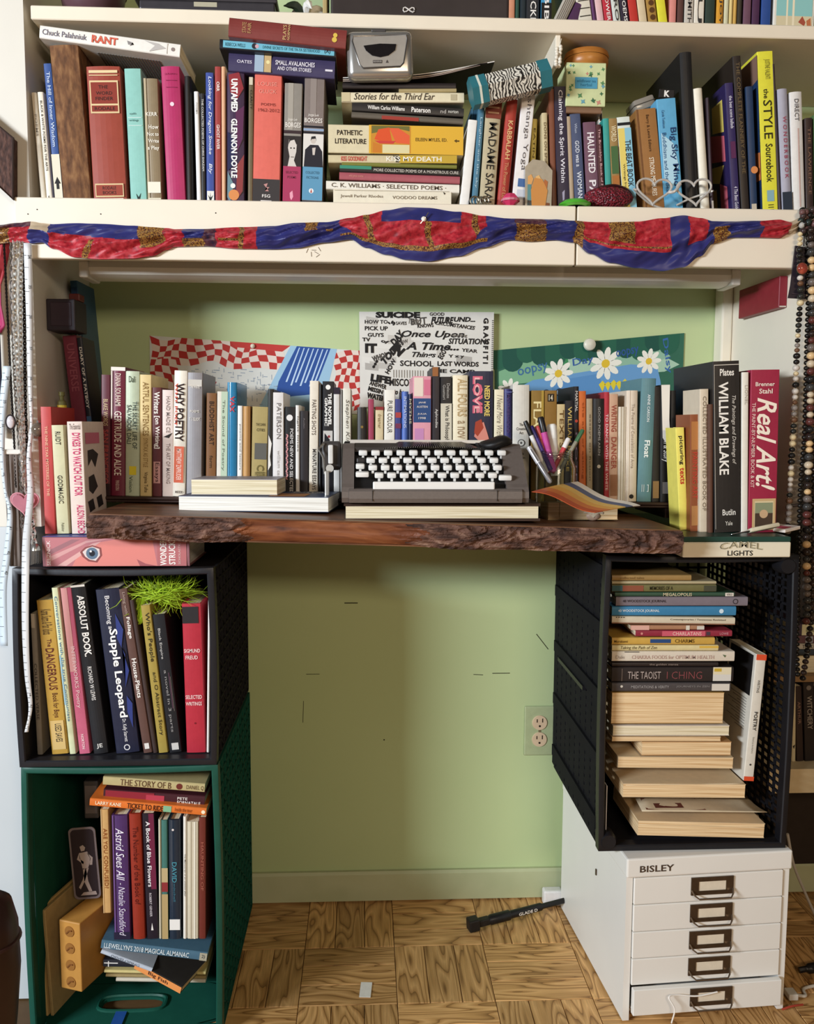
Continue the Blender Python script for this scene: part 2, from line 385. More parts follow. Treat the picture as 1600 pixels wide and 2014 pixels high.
# ------------------------------------------------------------------ fluorescent tube light under the shelf
YLT = 1.735; lt = thing('strip_light', 'long white fluorescent strip light mounted on the wall under the shelf', 'light', (P(815, 555, YLT).x, YLT, P(815, 557, YLT).z+.041))
hw = (P(1455, 560, YLT).x-P(180, 535, YLT).x)/2
mw = M('d8d2c6', .4, var=.04)
MB().prism([(-.02, .022), (-.02, -.012), (.04, -.012), (.04, .022)], -hw, hw).build('housing', mw, lt)
MB().prism([(-.028+.0, -.012), (-.034, -.024), (-.03, -.036), (-.012, -.041), (.025, -.041), (.038, -.03), (.04, -.012)], -hw+.018, hw-.018).build('diffuser', M('e0dbd0', .3, var=.03), lt, True)
for s in (-1, 1):
    x = s*(hw-.009); MB().rbox((x-.0088, -.036, -.043), (x+.0088, .042, -.0125), .003).build('end_cap', mw, lt)
# ------------------------------------------------------------------ electrical outlet
a, b = P(1029, 1385, YWALL), P(1090, 1487, YWALL); c = (a+b)/2; ow, oh = .035, .0575
ot = thing('wall_outlet', 'duplex outlet with green painted cover plate low on the wall', 'outlet', (c.x, YWALL, c.z))
MB().rbox((-ow, -.005, -oh), (ow, -.0002, oh), .003).build('cover_plate', M('aab489', .5), ot)
for s in (-1, 1):
    z = s*.0195; rc = MB().lathe([(.0165, -.0072), (.0172, -.0045)], (0, 0, z), 24, axis='y').build('receptacle', M('d8bd9c', .45), ot)
    for x, h_ in ((-.0062, .0038), (.0062, .0045)): MB().box((x-.0011, -.0076, z+.001), (x+.0011, -.0071, z+.001+2*h_)).build('slot', flat('2a2018'), rc)
    MB().lathe([(.0025, -.0076), (.0025, -.0071)], (0, 0, z-.0075), 10, axis='y').build('ground_hole', flat('2a2018'), rc)
MB().lathe([(.003, -.0062), (.003, -.0048)], (0, 0, 0), 12, axis='y').build('screw', M('9a8f70', .4, .6), ot)
# ------------------------------------------------------------------ crates
def crate(label, x0, x1, z0, z1, y0, y1, col, mode, rot=0.0, tall=False):
    cx = (x0+x1)/2; r = thing('plastic_crate', label, 'crate', (cx, y0, z0), (0, 0, rot)); w = (x1-x0)/2; h = z1-z0; d = y1-y0
    m = M(col, .42, var=.22, scale=25, bump=.15); m2 = M(col, .8, var=.25, scale=18, bump=.1, spec=.12)
    rw = .011; fr = MB()                         # front rim, sides slightly bowed
    n = 16; bow = .006
    def ring(off, y):
        pts = []
        for i in range(n): t = i/n; pts.append((-w+off+2*(w-off)*t, y, off-bow*math.sin(math.pi*t)*0))
        for i in range(n): t = i/n; pts.append((w-off+bow*.6*math.sin(math.pi*t), y, off+(h-2*off)*t))
        for i in range(n): t = i/n; pts.append((w-off-2*(w-off)*t, y, h-off-bow*.5*math.sin(math.pi*t)))
        for i in range(n): t = i/n; pts.append((-w+off-bow*.6*math.sin(math.pi*t), y, h-off-(h-2*off)*t))
        return pts
    rings = [ring(0, .022), ring(0, .001), ring(.002, 0), ring(rw-.002, 0), ring(rw, .002), ring(rw, .022)]; k = 4*n
    vs = [p for q in rings for p in q]; fs = []
    for i in range(6):
        j = (i+1) % 6
        for q in range(k): fs.append((i*k+q, i*k+(q+1) % k, j*k+(q+1) % k, j*k+q))
    fr.add(vs, fs); fr.build('rim', m, r, True)
    t = .003
    def panel(name, o, u, v, nu, nv, kind):      # wall spanned by u and v from o
        o, u, v = Vector(o), Vector(u), Vector(v); q = MB(); nn = u.cross(v).normalized(); 
        def B(a, b, wd, dp): 
            q.bar(o+u*a[0]+v*a[1], o+u*b[0]+v*b[1], wd, dp)
        bw = .0042
        if kind == 'slots':
            for i in range(nu+1):
                yc = o.y+u.y*i/nu; q.box((o.x-.002, yc-u.y/nu*.41, o.z), (o.x+.002, yc+u.y/nu*.41, o.z+v.z))
            for j in range(nv+1):
                zc = o.z+v.z*j/nv; q.box((o.x-.0018, o.y, zc-v.z/nv*.3), (o.x+.0018, o.y+u.y, zc+v.z/nv*.3))
            return q.build(name, m2, r)
        if kind == 'solid':
            q.add([o-nn*t/2, o+u-nn*t/2, o+u+v-nn*t/2, o+v-nn*t/2, o+nn*t/2, o+u+nn*t/2, o+u+v+nn*t/2, o+v+nn*t/2], [(0, 1, 2, 3), (7, 6, 5, 4), (0, 4, 5, 1), (1, 5, 6, 2), (2, 6, 7, 3), (3, 7, 4, 0)])
        else:
            for i in range(nu+1): B((i/nu, 0), (i/nu, 1), bw, bw)
            for j in range(nv+1): B((0, j/nv), (1, j/nv), bw, bw)
            if kind == 'diag':
                for i in range(-nv, nu, 2):
                    for s in (0, 1):
                        a0, b0 = i/nu, (i+nv)/nu; p0, p1 = max(a0, 0), min(b0, 1)
                        if p1 > p0:
                            y_0, y_1 = (p0-a0)/(b0-a0), (p1-a0)/(b0-a0)
                            if s: y_0, y_1 = 1-y_0, 1-y_1
                            B((p0, y_0), (p1, y_1), .0026, .0026)
        return q.build(name, m2, r)
    y_a, y_b = .022, d
    ins = .005
    if mode == 'open':
        panel('lattice_wall', (w-ins, y_a, .006), (0, y_b-y_a, 0), (0, 0, h-.012), 15, 36, 'grid')
        panel('lattice_wall', (-w+ins, y_a, .006), (0, y_b-y_a, 0), (0, 0, h-.012), 9, 34, 'slots')
        for f in (.08, .3, .52, .75, .94): MB().box((-w-.002, y_a+.002, h*f-.012), (-w+.0025, y_b, h*f+.012)).build('side_band', m2, r)
        MB().box((-w-.006, y_a+.1, h*.485), (-w+.002, y_b-.06, h*.50)).build('hinge_lug', m, r)
        panel('back_wall', (-w+ins, d-.004, .006), (2*w-2*ins, 0, 0), (0, 0, h-.012), 14, 20, 'grid')
        MB().lathe([(.013, -.002), (.016, .006), (.016, .03)], (w-.02, .0, h-.02), 20, axis='y').build('corner_socket', m, r, True)
        MB().lathe([(.013, -.002), (.016, .006), (.016, .03)], (-w+.018, .0, .018), 20, axis='y').build('corner_socket', m, r, True)
    else:
        for s in (-1, 1):
            panel('side_wall', (s*(w-ins-.004), y_a, .006), (0, y_b-y_a, 0), (0, 0, h-.012), 1, 1, 'solid')
            if s > 0: panel('lattice_wall', (w-ins+.003, y_a, .004), (0, y_b-y_a, 0), (0, 0, h-.008), 12, 14 if not tall else 20, 'diag')
        panel('back_wall', (-w+ins, d-.004, .006), (2*w-2*ins, 0, 0), (0, 0, h-.012), 1, 1, 'solid')
    if mode == 'handle':
        # bottom with an oval hand hole near the front
        q = MB(); hx, hy, cy = .055, .019, .085; ns = 24
        inner = []; outer = []
        for i in range(ns):
            a = 2*math.pi*i/ns; ca, sa = math.cos(a), math.sin(a)
            e = .55; inner.append((-.012+hx*math.copysign(abs(ca)**e, ca), cy+hy*math.copysign(abs(sa)**e, sa)))
            g = max(abs(ca)/(w-ins), abs(sa)/.063); outer.append((ca/g*.999, cy+sa/g))
        for z in (.004, .009): 
            o = len(q.v); q.v += [(x, y, z) for x, y in inner]+[(x, y, z) for x, y in outer]
            for i in range(ns): q.f.append((o+i, o+(i+1) % ns, o+ns+(i+1) % ns, o+ns+i)); q.m.append(0)
        for i in range(ns): q.f.append((i, (i+1) % ns, 2*ns+(i+1) % ns, 2*ns+i)); q.m.append(0)
        q.box((-w+ins, .147, .004), (w-ins, d-.004, .009)); q.build('floor_panel', m2, r)
        lip = MB(); lip.tube([(x, y, .0105) for x, y in [((-.012+(p[0]+.012)*1.12), cy+(p[1]-cy)*1.2) for p in inner]], .0035, 6, closed=True); lip.build('handle_lip', m, r, True)
    else:
        panel('floor_panel', (-w+ins, y_a, .007), (2*w-2*ins, 0, 0), (0, y_b-y_a, 0), 1, 1, 'solid')
    panel('top_panel', (-w+ins, y_a, h-.007), (2*w-2*ins, 0, 0), (0, y_b-y_a, 0), 1, 1, 'solid')
    return r
ZC1 = .843
crate('dark green plastic crate standing on the floor at the left', -.586, -.253, 0.0, .499, 1.50, 1.93, '0f4a3c', 'handle', tall=True)
crate('square black plastic crate stacked on the green crate', -.588, -.255, .4995, ZC1, 1.50, 1.93, '1b1a1f', 'solid')
XC0, XC1, ZR0, ZR1, YR = .424, .771, .3155, .858, 1.53
crate('tall black lattice crate standing on the white drawer cabinet', XC0, XC1, ZR0, ZR1, YR, 1.93, '141317', 'open')
tp = MB().box((-.01, 0, 0), (.01, .05, .0006)).build('tape_strip', M('1f4f96', .5)); tp.location = (P(232, 2000, 1.52).x, 1.515, .0116); tag(tp, 'short strip of blue tape on the green crate floor', 'tape')
tp.location = (-.445, 1.515, .0115)
# ------------------------------------------------------------------ white drawer cabinet
CW, CD, CH = .31, .395, .3145; crot = math.radians(4)
cb = thing('drawer_cabinet', 'small cream steel five-drawer cabinet under the black crate', 'cabinet', (.470, 1.503, 0), (0, 0, crot))
m_st = M('e6e2da', .38, var=.04, scale=8)
q = MB(); q.box((0, .004, .004), (.012, CD, CH-.03)); q.box((CW-.012, .004, .004), (CW, CD, CH-.03)); q.box((.012, CD-.006, .004), (CW-.012, CD, CH-.03)); q.box((.012, .03, .004), (CW-.012, CD-.006, .008))
q.build('body', m_st, cb)
MB().rbox((-.002, -.002, CH-.036), (CW+.002, CD, CH), .003).build('top_cap', m_st, cb)
m_br = M('5a4a3a', .35, .7, var=.3, scale=120)
DH = .0512
for k in range(5):
    z1 = CH-.038-k*DH; z0 = z1-DH+.0016; yo = -.012 if k == 4 else 0
    dr = MB().rbox((.0135, yo, z0), (CW-.0135, yo+.012, z1), .0012, 1).build('drawer', m_st, cb)
    MB().box((.016, yo+.0125, z0+.004), (CW-.016, CD-.04, z0+.006)).build('drawer_tray', m_st, dr)
    hx, hz = CW*.515, (z0+z1)/2+.004; H = MB()
    for (a0, b0, a1, b1) in ((-.04, -.016, -.026, .017), (.026, -.016, .04, .017), (-.026, .0095, .026, .017), (-.026, -.016, .026, -.0085)): H.box((hx+a0, yo-.003, hz+b0), (hx+a1, yo-.0002, hz+b1))
    H.build('label_holder', m_br, dr)
    MB().box((hx-.026, yo-.0015, hz-.0085), (hx+.026, yo-.0002, hz+.0095)).build('label_card', M('ddd0ba', .7), dr)
    pl = [(hx-.039, yo-.003, hz-.006), (hx-.036, yo-.010, hz-.013), (hx-.03, yo-.016, hz-.0165), (hx+.03, yo-.016, hz-.0165), (hx+.036, yo-.010, hz-.013), (hx+.039, yo-.003, hz-.006)]
    MB().tube(pl, .0016, 6).build('pull', M('8d7a66', .25, .85), dr, True)
letter(cb, 'BISLEY', '4a3a2e', lambda a, q: (.022+a*.064, -.0025, CH-.026+q*.0125), 'maker_lettering', .02)
for px, py in ((1149, 1632),):
    MB().box((-.0026, .16, .20), (-.0003, .164, .212)).build('screw', m_br, cb)
# cable hanging over the open bottom drawer
def cable(name, label, pts, r, col, cat='cable', **kw):
    o = MB().tube(curve(pts, 8), r, 8).build(name, M(col, .4), None, True); return tag(o, label, cat)
cable('charging_cable', 'thin white cable trailing out of the bottom drawer', [P(1320, 2012, 1.485), P(1326, 1985, 1.48), P(1315, 1962, 1.484), P(1330, 1957, 1.49), P(1370, 1959, 1.492), P(1410, 1951, 1.497)], .0014, 'efeae2')
cable('power_cable', 'grey-white cable running down behind the black crate', [P(1548, 1640, 1.75), P(1560, 1700, 1.76), P(1580, 1750, 1.77), P(1602, 1800, 1.78)], .003, 'b9b4ac')
e = PZ(1555, 1955, .012); cable('usb_cable', 'white cable with square plug lying on the floor by the cabinet', [e, e+Vector((.03, .005, -.008)), PZ(1580, 1945, .004), PZ(1606, 1938, .004), PZ(1660, 1930, .004)], .003, 'd9d2c6')
us = D.objects['usb_cable']; pb = MB().rbox((-.009, -.012, -.006), (.009, .012, .006), .002).build('plug', M('d9d2c6', .4), us); pb.location = e
e = PZ(1548, 1985, .006); cable('red_wire', 'short red wire on the floor beside the cabinet', [e-Vector((.01, 0, 0)), e+Vector((.01, .004, .003)), e+Vector((.035, .012, 0))], .002, 'a8402f')
e = PZ(1590, 1905, .012); cable('black_plug', 'dark plug lying on the floor at the right edge', [e-Vector((.02, 0, .003)), e, e+Vector((.06, .01, 0))], [.006]*8+[.010]*9, '1c1a1a')
# paper scrap and pump
e = PZ(719, 1947, .001); o = MB().rbox((-.011, -.023, 0), (.011, .023, .001), .0004, 1).build('paper_scrap', M('f1eee6', .7)); o.location = e; o.rotation_euler = (0, 0, -.08); tag(o, 'small white paper tag lying on the parquet floor', 'paper')
e0, e1 = PZ(930, 1818, .016), PZ(1090, 1752, .03); e1.y = min(e1.y, 1.87)
pu = thing('bicycle_pump', 'slim black bicycle pump lying on the floor by the baseboard', 'pump', e0, (0, 0, 0))
v = (e1-e0); Lp = v.length; pu.rotation_euler = v.to_track_quat('X', 'Z').to_euler()
mk = M('131112', .4)
MB().lathe([(.008, 0), (.011, .006), (.011, .05), (.008, .054)], (.035, 0, 0), 14, axis='x').build('handle', mk, pu, True)
MB().lathe([(.0085, .085), (.0085, Lp*.78), (.006, Lp*.8), (.006, Lp+.02)], (0, 0, 0), 14, axis='x').build('barrel', mk, pu, True)
q = MB(); q.rbox((-.012, -.012, -.012), (.012, .012, .014), .003); q.rbox((.012, -.008, -.007), (.037, .008, .008), .002); q.build('valve_head', M('1a1614', .5), pu)
letter(pu, 'GLADE D', 'e8e2d8', lambda a, q: (.105+a*.045, -.0088, -.003+q*.007), 'lettering', .02)
e = P(1080, 1767, 1.90); o = MB().rbox((-.022, -.012, -.018), (.022, .012, .018), .004).build('power_adapter', M('e9e6e4', .4)); o.location = (e.x+.010, 1.915, .0185); tag(o, 'white power adapter block beside the cabinet on the floor', 'adapter')
# ================================================================== live-edge slab desk
YSL = 1.45
sl, sr = P(172, 1060, YSL), P(1340, 1091, YSL)
stilt = math.atan2(sl.z-sr.z, sr.x-sl.x); SLn = (sr-sl).length; STH = .040
slab = thing('slab_desk', 'thick live-edge wooden slab with bark serving as desk top', 'desk', sl, (0, stilt, 0))
def zslab(x): return sl.z-(x-sl.x)*math.tan(stilt)+STH/math.cos(stilt)
m_bark = ramp_mat('bark', [(.28, '1e120d'), (.42, '4a3128'), (.55, '6d4c3e'), (.68, '8a6a58'), (.85, 'a98d79')], 'NOISE', 26, .85, .8, (1, 1, 2.6), 9.0, .6, .006)
m_sap = ramp_mat('stripped_wood', [(.25, '43210f'), (.45, '6e3b22'), (.62, '8c5230'), (.85, 'b98457')], 'NOISE', 9, .55, .35, (1, 2, 6), 8.0, 1.2, .004)
m_top = ramp_mat('slab_top_wood', [(.3, '4a2c1c'), (.55, '70492f'), (.8, '8f6543')], 'NOISE', 6, .45, .1, (1, 5, 1), 6.0, .8)
def barked(x):                                   # where bark is left along the front edge
    return 1.0 if (x < .255+.012*math.sin(9) or x > .62) else 0.0
nx, nz = 420, 22; q = MB(); vs = []
for i in range(nx+1):
    x = SLn*i/nx; bk = 1/(1+math.exp((x-.25)/.008))+1/(1+math.exp(-(x-.54)/.02))
    lo = .004*noise.noise((x*9, 3, 0)); hi = .003*noise.noise((x*7, 9, 0))
    for j in range(nz+1):
        t = j/nz; z = lo+(STH-.001+hi*.3-lo)*t
        n1 = noise.fractal((x*26, 1.7, z*75), .7, 2.2, 6); n2 = 1-abs(noise.noise((x*34+3*noise.noise((x*9, z*40, 2)), 5.2, z*95)))
        y = .012*(1-4*(t-.5)**2)*-1 + .008 + (1-bk)*(.010+.004*noise.noise((x*5, 2, z*30)))
        y -= bk*(.006*n1+.007*n2**3) + (1-bk)*.002*noise.noise((x*10, 4, z*120))
        vs.append((x, y, z))
fs = []; mi = []
for i in range(nx):
    for j in range(nz):
        a = i*(nz+1)+j; fs.append((a, a+nz+1, a+nz+2, a+1)); x = SLn*(i+.5)/nx; t = j/nz
        e = .25+.03*noise.noise((t*3, 7, 1)); e2 = .54+.06*noise.noise((t*4, 2, 8))
        mi.append(0 if (x < e or x > e2) else 1)
q.add(vs, fs); q.m = mi; q.build('bark_edge', [m_bark, m_sap], slab, False)
q = MB(); q.box((0, .012, 0), (SLn, .47, .002)); q.box((0, .012, STH-.002), (SLn, .47, STH)); q.box((0, .012, .002), (.003, .47, STH-.002)); q.box((SLn-.003, .012, .002), (SLn, .47, STH-.002)); q.box((.003, .466, .002), (SLn-.003, .47, STH-.002))
q.build('slab_body', m_top, slab)
# dark riser shelf standing on the slab
YRI = 1.66; ra, rb = P(158, 976, YRI), P(1342, 989, YRI); rt = math.atan2(ra.z-rb.z, rb.x-ra.x); RL = (rb-ra).length
def zris(px):
    return ra.z-(P(px, 980, YRI).x-ra.x)*math.tan(rt)+.0004
ri = thing('riser_shelf', 'low dark brown wooden riser shelf along the back of the slab', 'shelf', ra, (0, rt, 0))
m_dk = M('33201a', .4, var=.3, scale=14)
MB().rbox((0, 0, -.0055), (RL, .22, 0), .0015, 1).build('board', m_dk, ri); MB().rbox((.004, .004, -.0105), (RL-.004, .216, -.0058), .0012, 1).build('lower_moulding', m_dk, ri)
for x in (.02, RL*.5, RL-.03): 
    X = ra.x+x; MB().box((x, .01, -.0107-max(.003, (ra.z-x*math.tan(rt)-.0107)-zslab(X))+.0003), (x+.014, .20, -.0106)).build('foot', m_dk, ri)
# ------------------------------------------------------------------ books on the riser
GRP = 'books standing on the riser shelf'; YB = 1.675; Z0 = zris; DEP = .14
stand(199, 217, 199, 737, '5d2530', 'dark maroon worn paperback at far left of the riser row', [('T', 'BLAKE WORDS', 'c9b08a', .25, .2, .75, .42), ('T', 'SAN FRANCISCO', 'b04a45', .25, .45, .8, .9), ('R', '2f1a1c', 0, .9, 1, 1)])
stand(218, 246, 219, 722, '6b1830', 'burgundy hardcover with torn white jacket top on the riser', [('R', 'e9ded3', 0, 0, 1, .028), ('R', 'd8c9bd', 0, .03, .1, .4), ('T', 'DIANA SOUHAMI', 'e3cfc0', .3, .05, .7, .3), ('T', 'GERTRUDE AND ALICE', 'ece0d2', .25, .34, .75, .84), ('T', 'PANDORA', 'c9aba0', .35, .88, .62, .96)], hard=True)
stand(246, 274, 247, 730, 'b9c2a6', 'pale sage green hardcover with dark capitals on the riser', [('H', 'Dali', '4c5a49', .25, .04, .7, .09), ('T', 'THE SECRET LIFE OF', '33413a', .52, .24, .85, .62), ('T', 'SALVADOR DALI', '33413a', .12, .27, .45, .58), ('R', 'e3cf35', .3, .76, .8, .83), ('T', 'Vision', '4c5a49', .3, .84, .55, .97)], hard=True)
stand(275, 298, 275, 737, 'd9bf86', 'tan paperback with gold capitals beside the sage green book', [('T', 'ARTFUL SENTENCES', '8a6a35', .25, .06, .75, .5), ('T', 'SYNTAX AS STYLE', '9a7a45', .3, .52, .7, .76), ('T', 'Virginia Tufte', '5a4020', .3, .8, .7, .97)])
stand(299, 318, 299, 762, '5a1f20', 'short dark red paperback with white bracketed lettering', [('T', 'Writers', 'f0e6dc', .2, .04, .8, .24, .02), ('T', '[on Writing]', 'f0e6dc', .2, .26, .8, .56, .02), ('R', 'c08a80', .15, .68, .85, .88), ('T', 'Essays', '3a1512', .25, .69, .75, .87)])
stand(319, 341, 319, 767, 'e2cfc6', 'pinkish white slim book with grey spaced capitals', [('T', 'HAND MADE CE', '8f7d78', .35, .06, .7, .4), ('T', 'THE ART OF MAKING', '8f7d78', .35, .5, .7, .88), ('P', '2a2422', [(.1, .44), (.9, .4), (.6, .45)])])
stand(338, 364, 343, 729, 'efe6d6', 'cream book with big black and red capitals on the riser', [('T', 'WHY POETRY', '2a1512', .15, .1, .8, .56, .03), ('T', 'WHY POET', 'd14e3a', .1, .1, .3, .44, .02), ('R', 'd96a4e', .12, .6, .85, .89), ('T', 'MATTHEW ZAPRUDER', 'f6d9cd', .3, .62, .68, .87), ('H', 'ecco', '2a1512', .25, .955, .8, .975)], hard=True)
stand(366, 396, 369, 733, '8f8a8c', 'silver grey cloth hardcover with pale bands and black jacket edge', [('R', 'c9c2b8', .05, .055, .95, .11), ('H', 'THE WASTE', 'e6ded2', .2, .1, .8, .125), ('H', 'POEMS', 'ded6ca', .2, .3, .8, .32), ('H', 'T S ELIOT', 'ded6ca', .15, .36, .85, .385)], hard=True)
stand(404, 424, 406, 773, '7a4f28', 'brown paperback with dark capitals right of the silver grey hardcover', [('T', 'BUDDHIST ART', '2f1c0c', .3, .08, .75, .5), ('T', 'form', '3f2a14', .35, .6, .65, .72)])
stand(425, 446, 427, 770, 'd8cfc0', 'cream and pale green paperback left of the glossy blue book', [('R', 'b8c7ae', .4, 0, 1, 1), ('T', 'The Sound of Poetry', '6c7668', .45, .08, .75, .75)])
stand(446, 465, 447, 752, '2f7ba5', 'glossy blue hardcover with red letters on its spine', [('T', 'VAX', 'c8404a', .3, .12, .75, .26, .03), ('R', '6fb3d2', .12, 0, .2, 1)], hard=True, rough=.2)
stand(466, 476, 467, 798, 'e6e2dc', 'thin white book right of the glossy blue book', [('T', 'poems and letters', '9a9490', .3, .2, .7, .7)])
stand(477, 491, 478, 799, 'b98a50', 'tan worn hardcover between thin white book and olive book', [('R', '8a5f30', .75, 0, 1, 1)], hard=True)
stand(492, 524, 496, 800, 'a8955f', 'olive khaki paperback with a grey photo on its spine', [('H', 'THE DARK', '4c4428', .25, .18, .85, .21), ('H', 'CITIES', '4c4428', .3, .24, .8, .27), ('R', '5f5c55', .2, .4, .95, .58), ('H', 'INVISIBLE', '6d6135', .25, .72, .9, .76), ('T', 'CITIES', '6d6135', .35, .64, .8, .92, .02)])
stand(524, 535, 527, 765, '1c1a18', 'black book with ragged white flecks left of a white paperback', [('P', 'e6dfd6', [(.2, .42), (.8, .5), (.5, .62), (.7, .7), (.2, .75)])])
stand(536, 558, 536, 772, 'ded8d4', 'white paperback with tall grey capitals behind the stacked books', [('T', 'PATERSON', '77716f', .35, .1, .75, .44), ('T', 'william carlos', 'b0aaa6', .4, .55, .65, .88)])
stand(559, 580, 560, 800, '171517', 'black paperback with white lettering and pink squiggle', [('C', 'e6e0dc', .45, .12, .3), ('T', 'POEMS NEW AND SELECTED', 'ded8d4', .5, .24, .8, .95), ('T', '~~~~~~~', 'c98a8a', .1, .3, .35, .8)])
stand(581, 589, 581, 797, 'dcd6cf', 'very thin white booklet between two black books', [('T', 'light lines', '5c5755', .3, .12, .7, .5)])
stand(590, 606, 590, 808, '241f22', 'short charcoal black book left of the tall cream book', [('T', 'Auden', '6e6668', .4, .08, .6, .2)])
stand(607, 625, 609, 749, 'e3d8c6', 'tall cream paperback with fine black capitals by the typewriter', [('T', 'PARTING SHOTS', '6b6058', .25, .16, .7, .46), ('T', 'MINIATURE ESSAYS', '4a4440', .35, .58, .75, .93)])
stand(626, 632, 627, 756, '1d1b1b', 'very thin black book beside the tall cream paperback', [])
stand(633, 655, 634, 750, '15141a', 'black and white comic-like book with block capitals left of typewriter', [('T', 'THE NOVEL', 'f0ece6', .5, .1, .82, .38, .04), ('T', 'GRAPHIC', 'f0ece6', .2, .14, .45, .38, .03), ('R', 'c9c4be', .08, .42, .92, .62), ('C', '8a2f35', .6, .47, .12), ('P', '15141a', [(.2, .44), (.7, .5), (.3, .56), (.8, .6), (.15, .6)]), ('C', 'f0ece6', .5, .05, .22)])
stand(656, 668, 656, 762, 'd5d0ca', 'thin grey-white book with dark top behind typewriter lever', [('R', '2d2430', 0, 0, 1, .06)])
stand(669, 673, 669, 766, '8e8a86', 'sliver of a grey booklet behind the typewriter', [])
stand(674, 690, 674, 764, 'e0dacb', 'cream book with handwritten title left behind the typewriter', [('T', 'Stephen King | Of', '6e6a62', .25, .1, .8, .7, .0, .2)])
stand(702, 721, 702, 801, '2a2522', 'short black hardcover with faint gold mark behind the typewriter', vscale([('C', '8a6d35', .5, .55, .14)], 0.39), hard=True)
stand(724, 735, 724, 785, 'a03a55', 'narrow raspberry pink book behind the typewriter', vscale([], 0.44))
stand(737, 753, 738, 800, 'd8c49c', 'small cream and red paperback behind the typewriter', vscale([('R', '8f3030', 0, 0, 1, .09), ('T', 'dreamer', '9a8660', .3, .2, .7, .6)], 0.39))
stand(754, 775, 756, 767, 'ece6da', 'white paperback with wide black capitals behind the typewriter', vscale([('T', 'PURE COLOUR', '3a3634', .28, .2, .72, .8, .0)], 0.49))
stand(776, 788, 777, 785, '3a3f7d', 'blue and red marbled narrow book behind the typewriter', vscale([('R', 'b0433f', .05, .3, .95, .42), ('R', '7a3550', .05, .55, .95, .66)], 0.44))
stand(789, 802, 790, 770, '4a67b0', 'bright blue hardcover with silver lettering behind the typewriter', vscale([('T', 'INTIMATIONS', 'c8cfe6', .3, .1, .7, .7)], 0.48), hard=True)
stand(803, 810, 803, 775, '1b2345', 'thin navy book beside the pink floral book', vscale([('T', 'MYTHS', 'c8bfa0', .2, .1, .8, .6)], 0.47))
stand(811, 847, 812, 740, 'e09aa6', 'pink and cream floral book with navy title panel', vscale([('R', 'e8d5c5', .05, .02, .55, .3), ('R', 'd4748c', .6, .05, .95, .28), ('R', 'c98ab5', .1, .78, .6, .98), ('R', '2f4a78', .02, .33, .98, .69), ('H', 'JANE', 'e8d9cc', .3, .38, .7, .41), ('H', 'AUSTEN', 'e8d9cc', .2, .44, .8, .47), ('H', 'JULIA', 'e8d9cc', .25, .55, .75, .58), ('H', '1998', 'e8d9cc', .3, .61, .7, .64)], 0.54))
stand(849, 864, 850, 722, '2a2328', 'black paperback with orange-brown top edge behind the typewriter', vscale([('R', '9a6238', 0, 0, .75, .12), ('T', 'Aphrodite', 'd8d0c8', .3, .55, .75, .8)], 0.57))
stand(866, 888, 866, 741, '221f20', 'black over white paperback with large black lower title', vscale([('R', 'd6ccb6', 0, .4, 1, 1), ('T', 'Deleuze', 'a8a29a', .55, .1, .82, .32), ('T', 'Guattari', 'a8a29a', .2, .12, .45, .34), ('T', 'What is Philosophy', '2a2522', .3, .43, .78, 1, .015)], 0.54))
stand(889, 919, 890, 738, 'ebddbe', 'cream book with wide pale rainbow capitals behind the typewriter', vscale([('T', 'ALL FOURS', 'bfa377', .3, .05, .85, .6, .02), ('T', 'a nov', 'a58a6a', .3, .66, .75, .92)], 0.55), hard=True)
stand(921, 968, 923, 730, '27283f', 'navy book with chunky pink capitals and mermaid figure', vscale([('T', 'LOVE', 'd9657a', .12, .07, .55, .58, .06), ('T', 'LOVE', 'f2b6b4', .2, .09, .42, .57, .01), ('T', 'NEED MORE', 'e6c76a', .62, .2, .85, .62, .03), ('C', 'c95a50', .4, .74, .14), ('P', 'd98a7a', [(.3, .75), (.6, .7), (.75, .85), (.85, .96), (.5, .99), (.2, .9)]), ('P', 'a8432f', [(.25, .7), (.5, .66), (.6, .78), (.35, .9), (.2, .85)])], 0.56), hard=True)
stand(970, 989, 972, 766, 'ece0c2', 'cream book with grey handwriting right of the mermaid book', vscale([('T', 'I Need More With', '8a8070', .25, .1, .8, .85, 0, .3)], 0.49))
stand(990, 1005, 991, 765, '2b2a66', 'navy blue hardcover beside the cream handwritten book', vscale([('R', '6a70a8', 0, .05, 1, .065), ('T', 'MOTHERHOOD', '54406a', .3, .1, .7, .8)], 0.49), hard=True)
stand(1007, 1040, 1008, 757, 'd8d2c6', 'wide pale grey hardcover with circle emblem by the pens', [('H', 'The', '3a3634', .38, .33, .62, .355), ('H', 'Creative', '3a3634', .2, .365, .8, .39), ('H', 'Act', '3a3634', .38, .4, .62, .425), ('C', '5a5550', .5, .5, .22), ('C', 'd8d2c6', .5, .5, .17), ('C', '5a5550', .5, .5, .07), ('H', 'Rick', '3a3634', .33, .58, .67, .605), ('H', 'Rubin', '3a3634', .27, .615, .73, .64)], hard=True)
stand(1043, 1067, 1045, 768, '8a6a2c', 'brassy gold paperback with tall pale letters behind the pens', [('T', 'FLASH', 'ecd9a0', .15, .1, .8, .5, .01), ('R', 'b0903f', .8, 0, 1, 1)])
stand(1069, 1094, 1070, 768, '8a6426', 'bronze brown book with small dark sticker at its top', [('R', '2d2418', .25, .03, .75, .1), ('H', '14', 'e8dcc0', .35, .04, .65, .09)])
stand(1094, 1110, 1095, 795, 'd0b888', 'cream narrow book with dark vertical capitals behind the jar', [('T', 'TEXTS', '6d4c22', .3, .06, .8, .45)])
stand(1110, 1127, 1111, 788, '1b1820', 'black paperback with gold title behind the jar', [('T', 'WILLIAM BLAKE', 'd0b466', .3, .06, .75, .7, .01)])
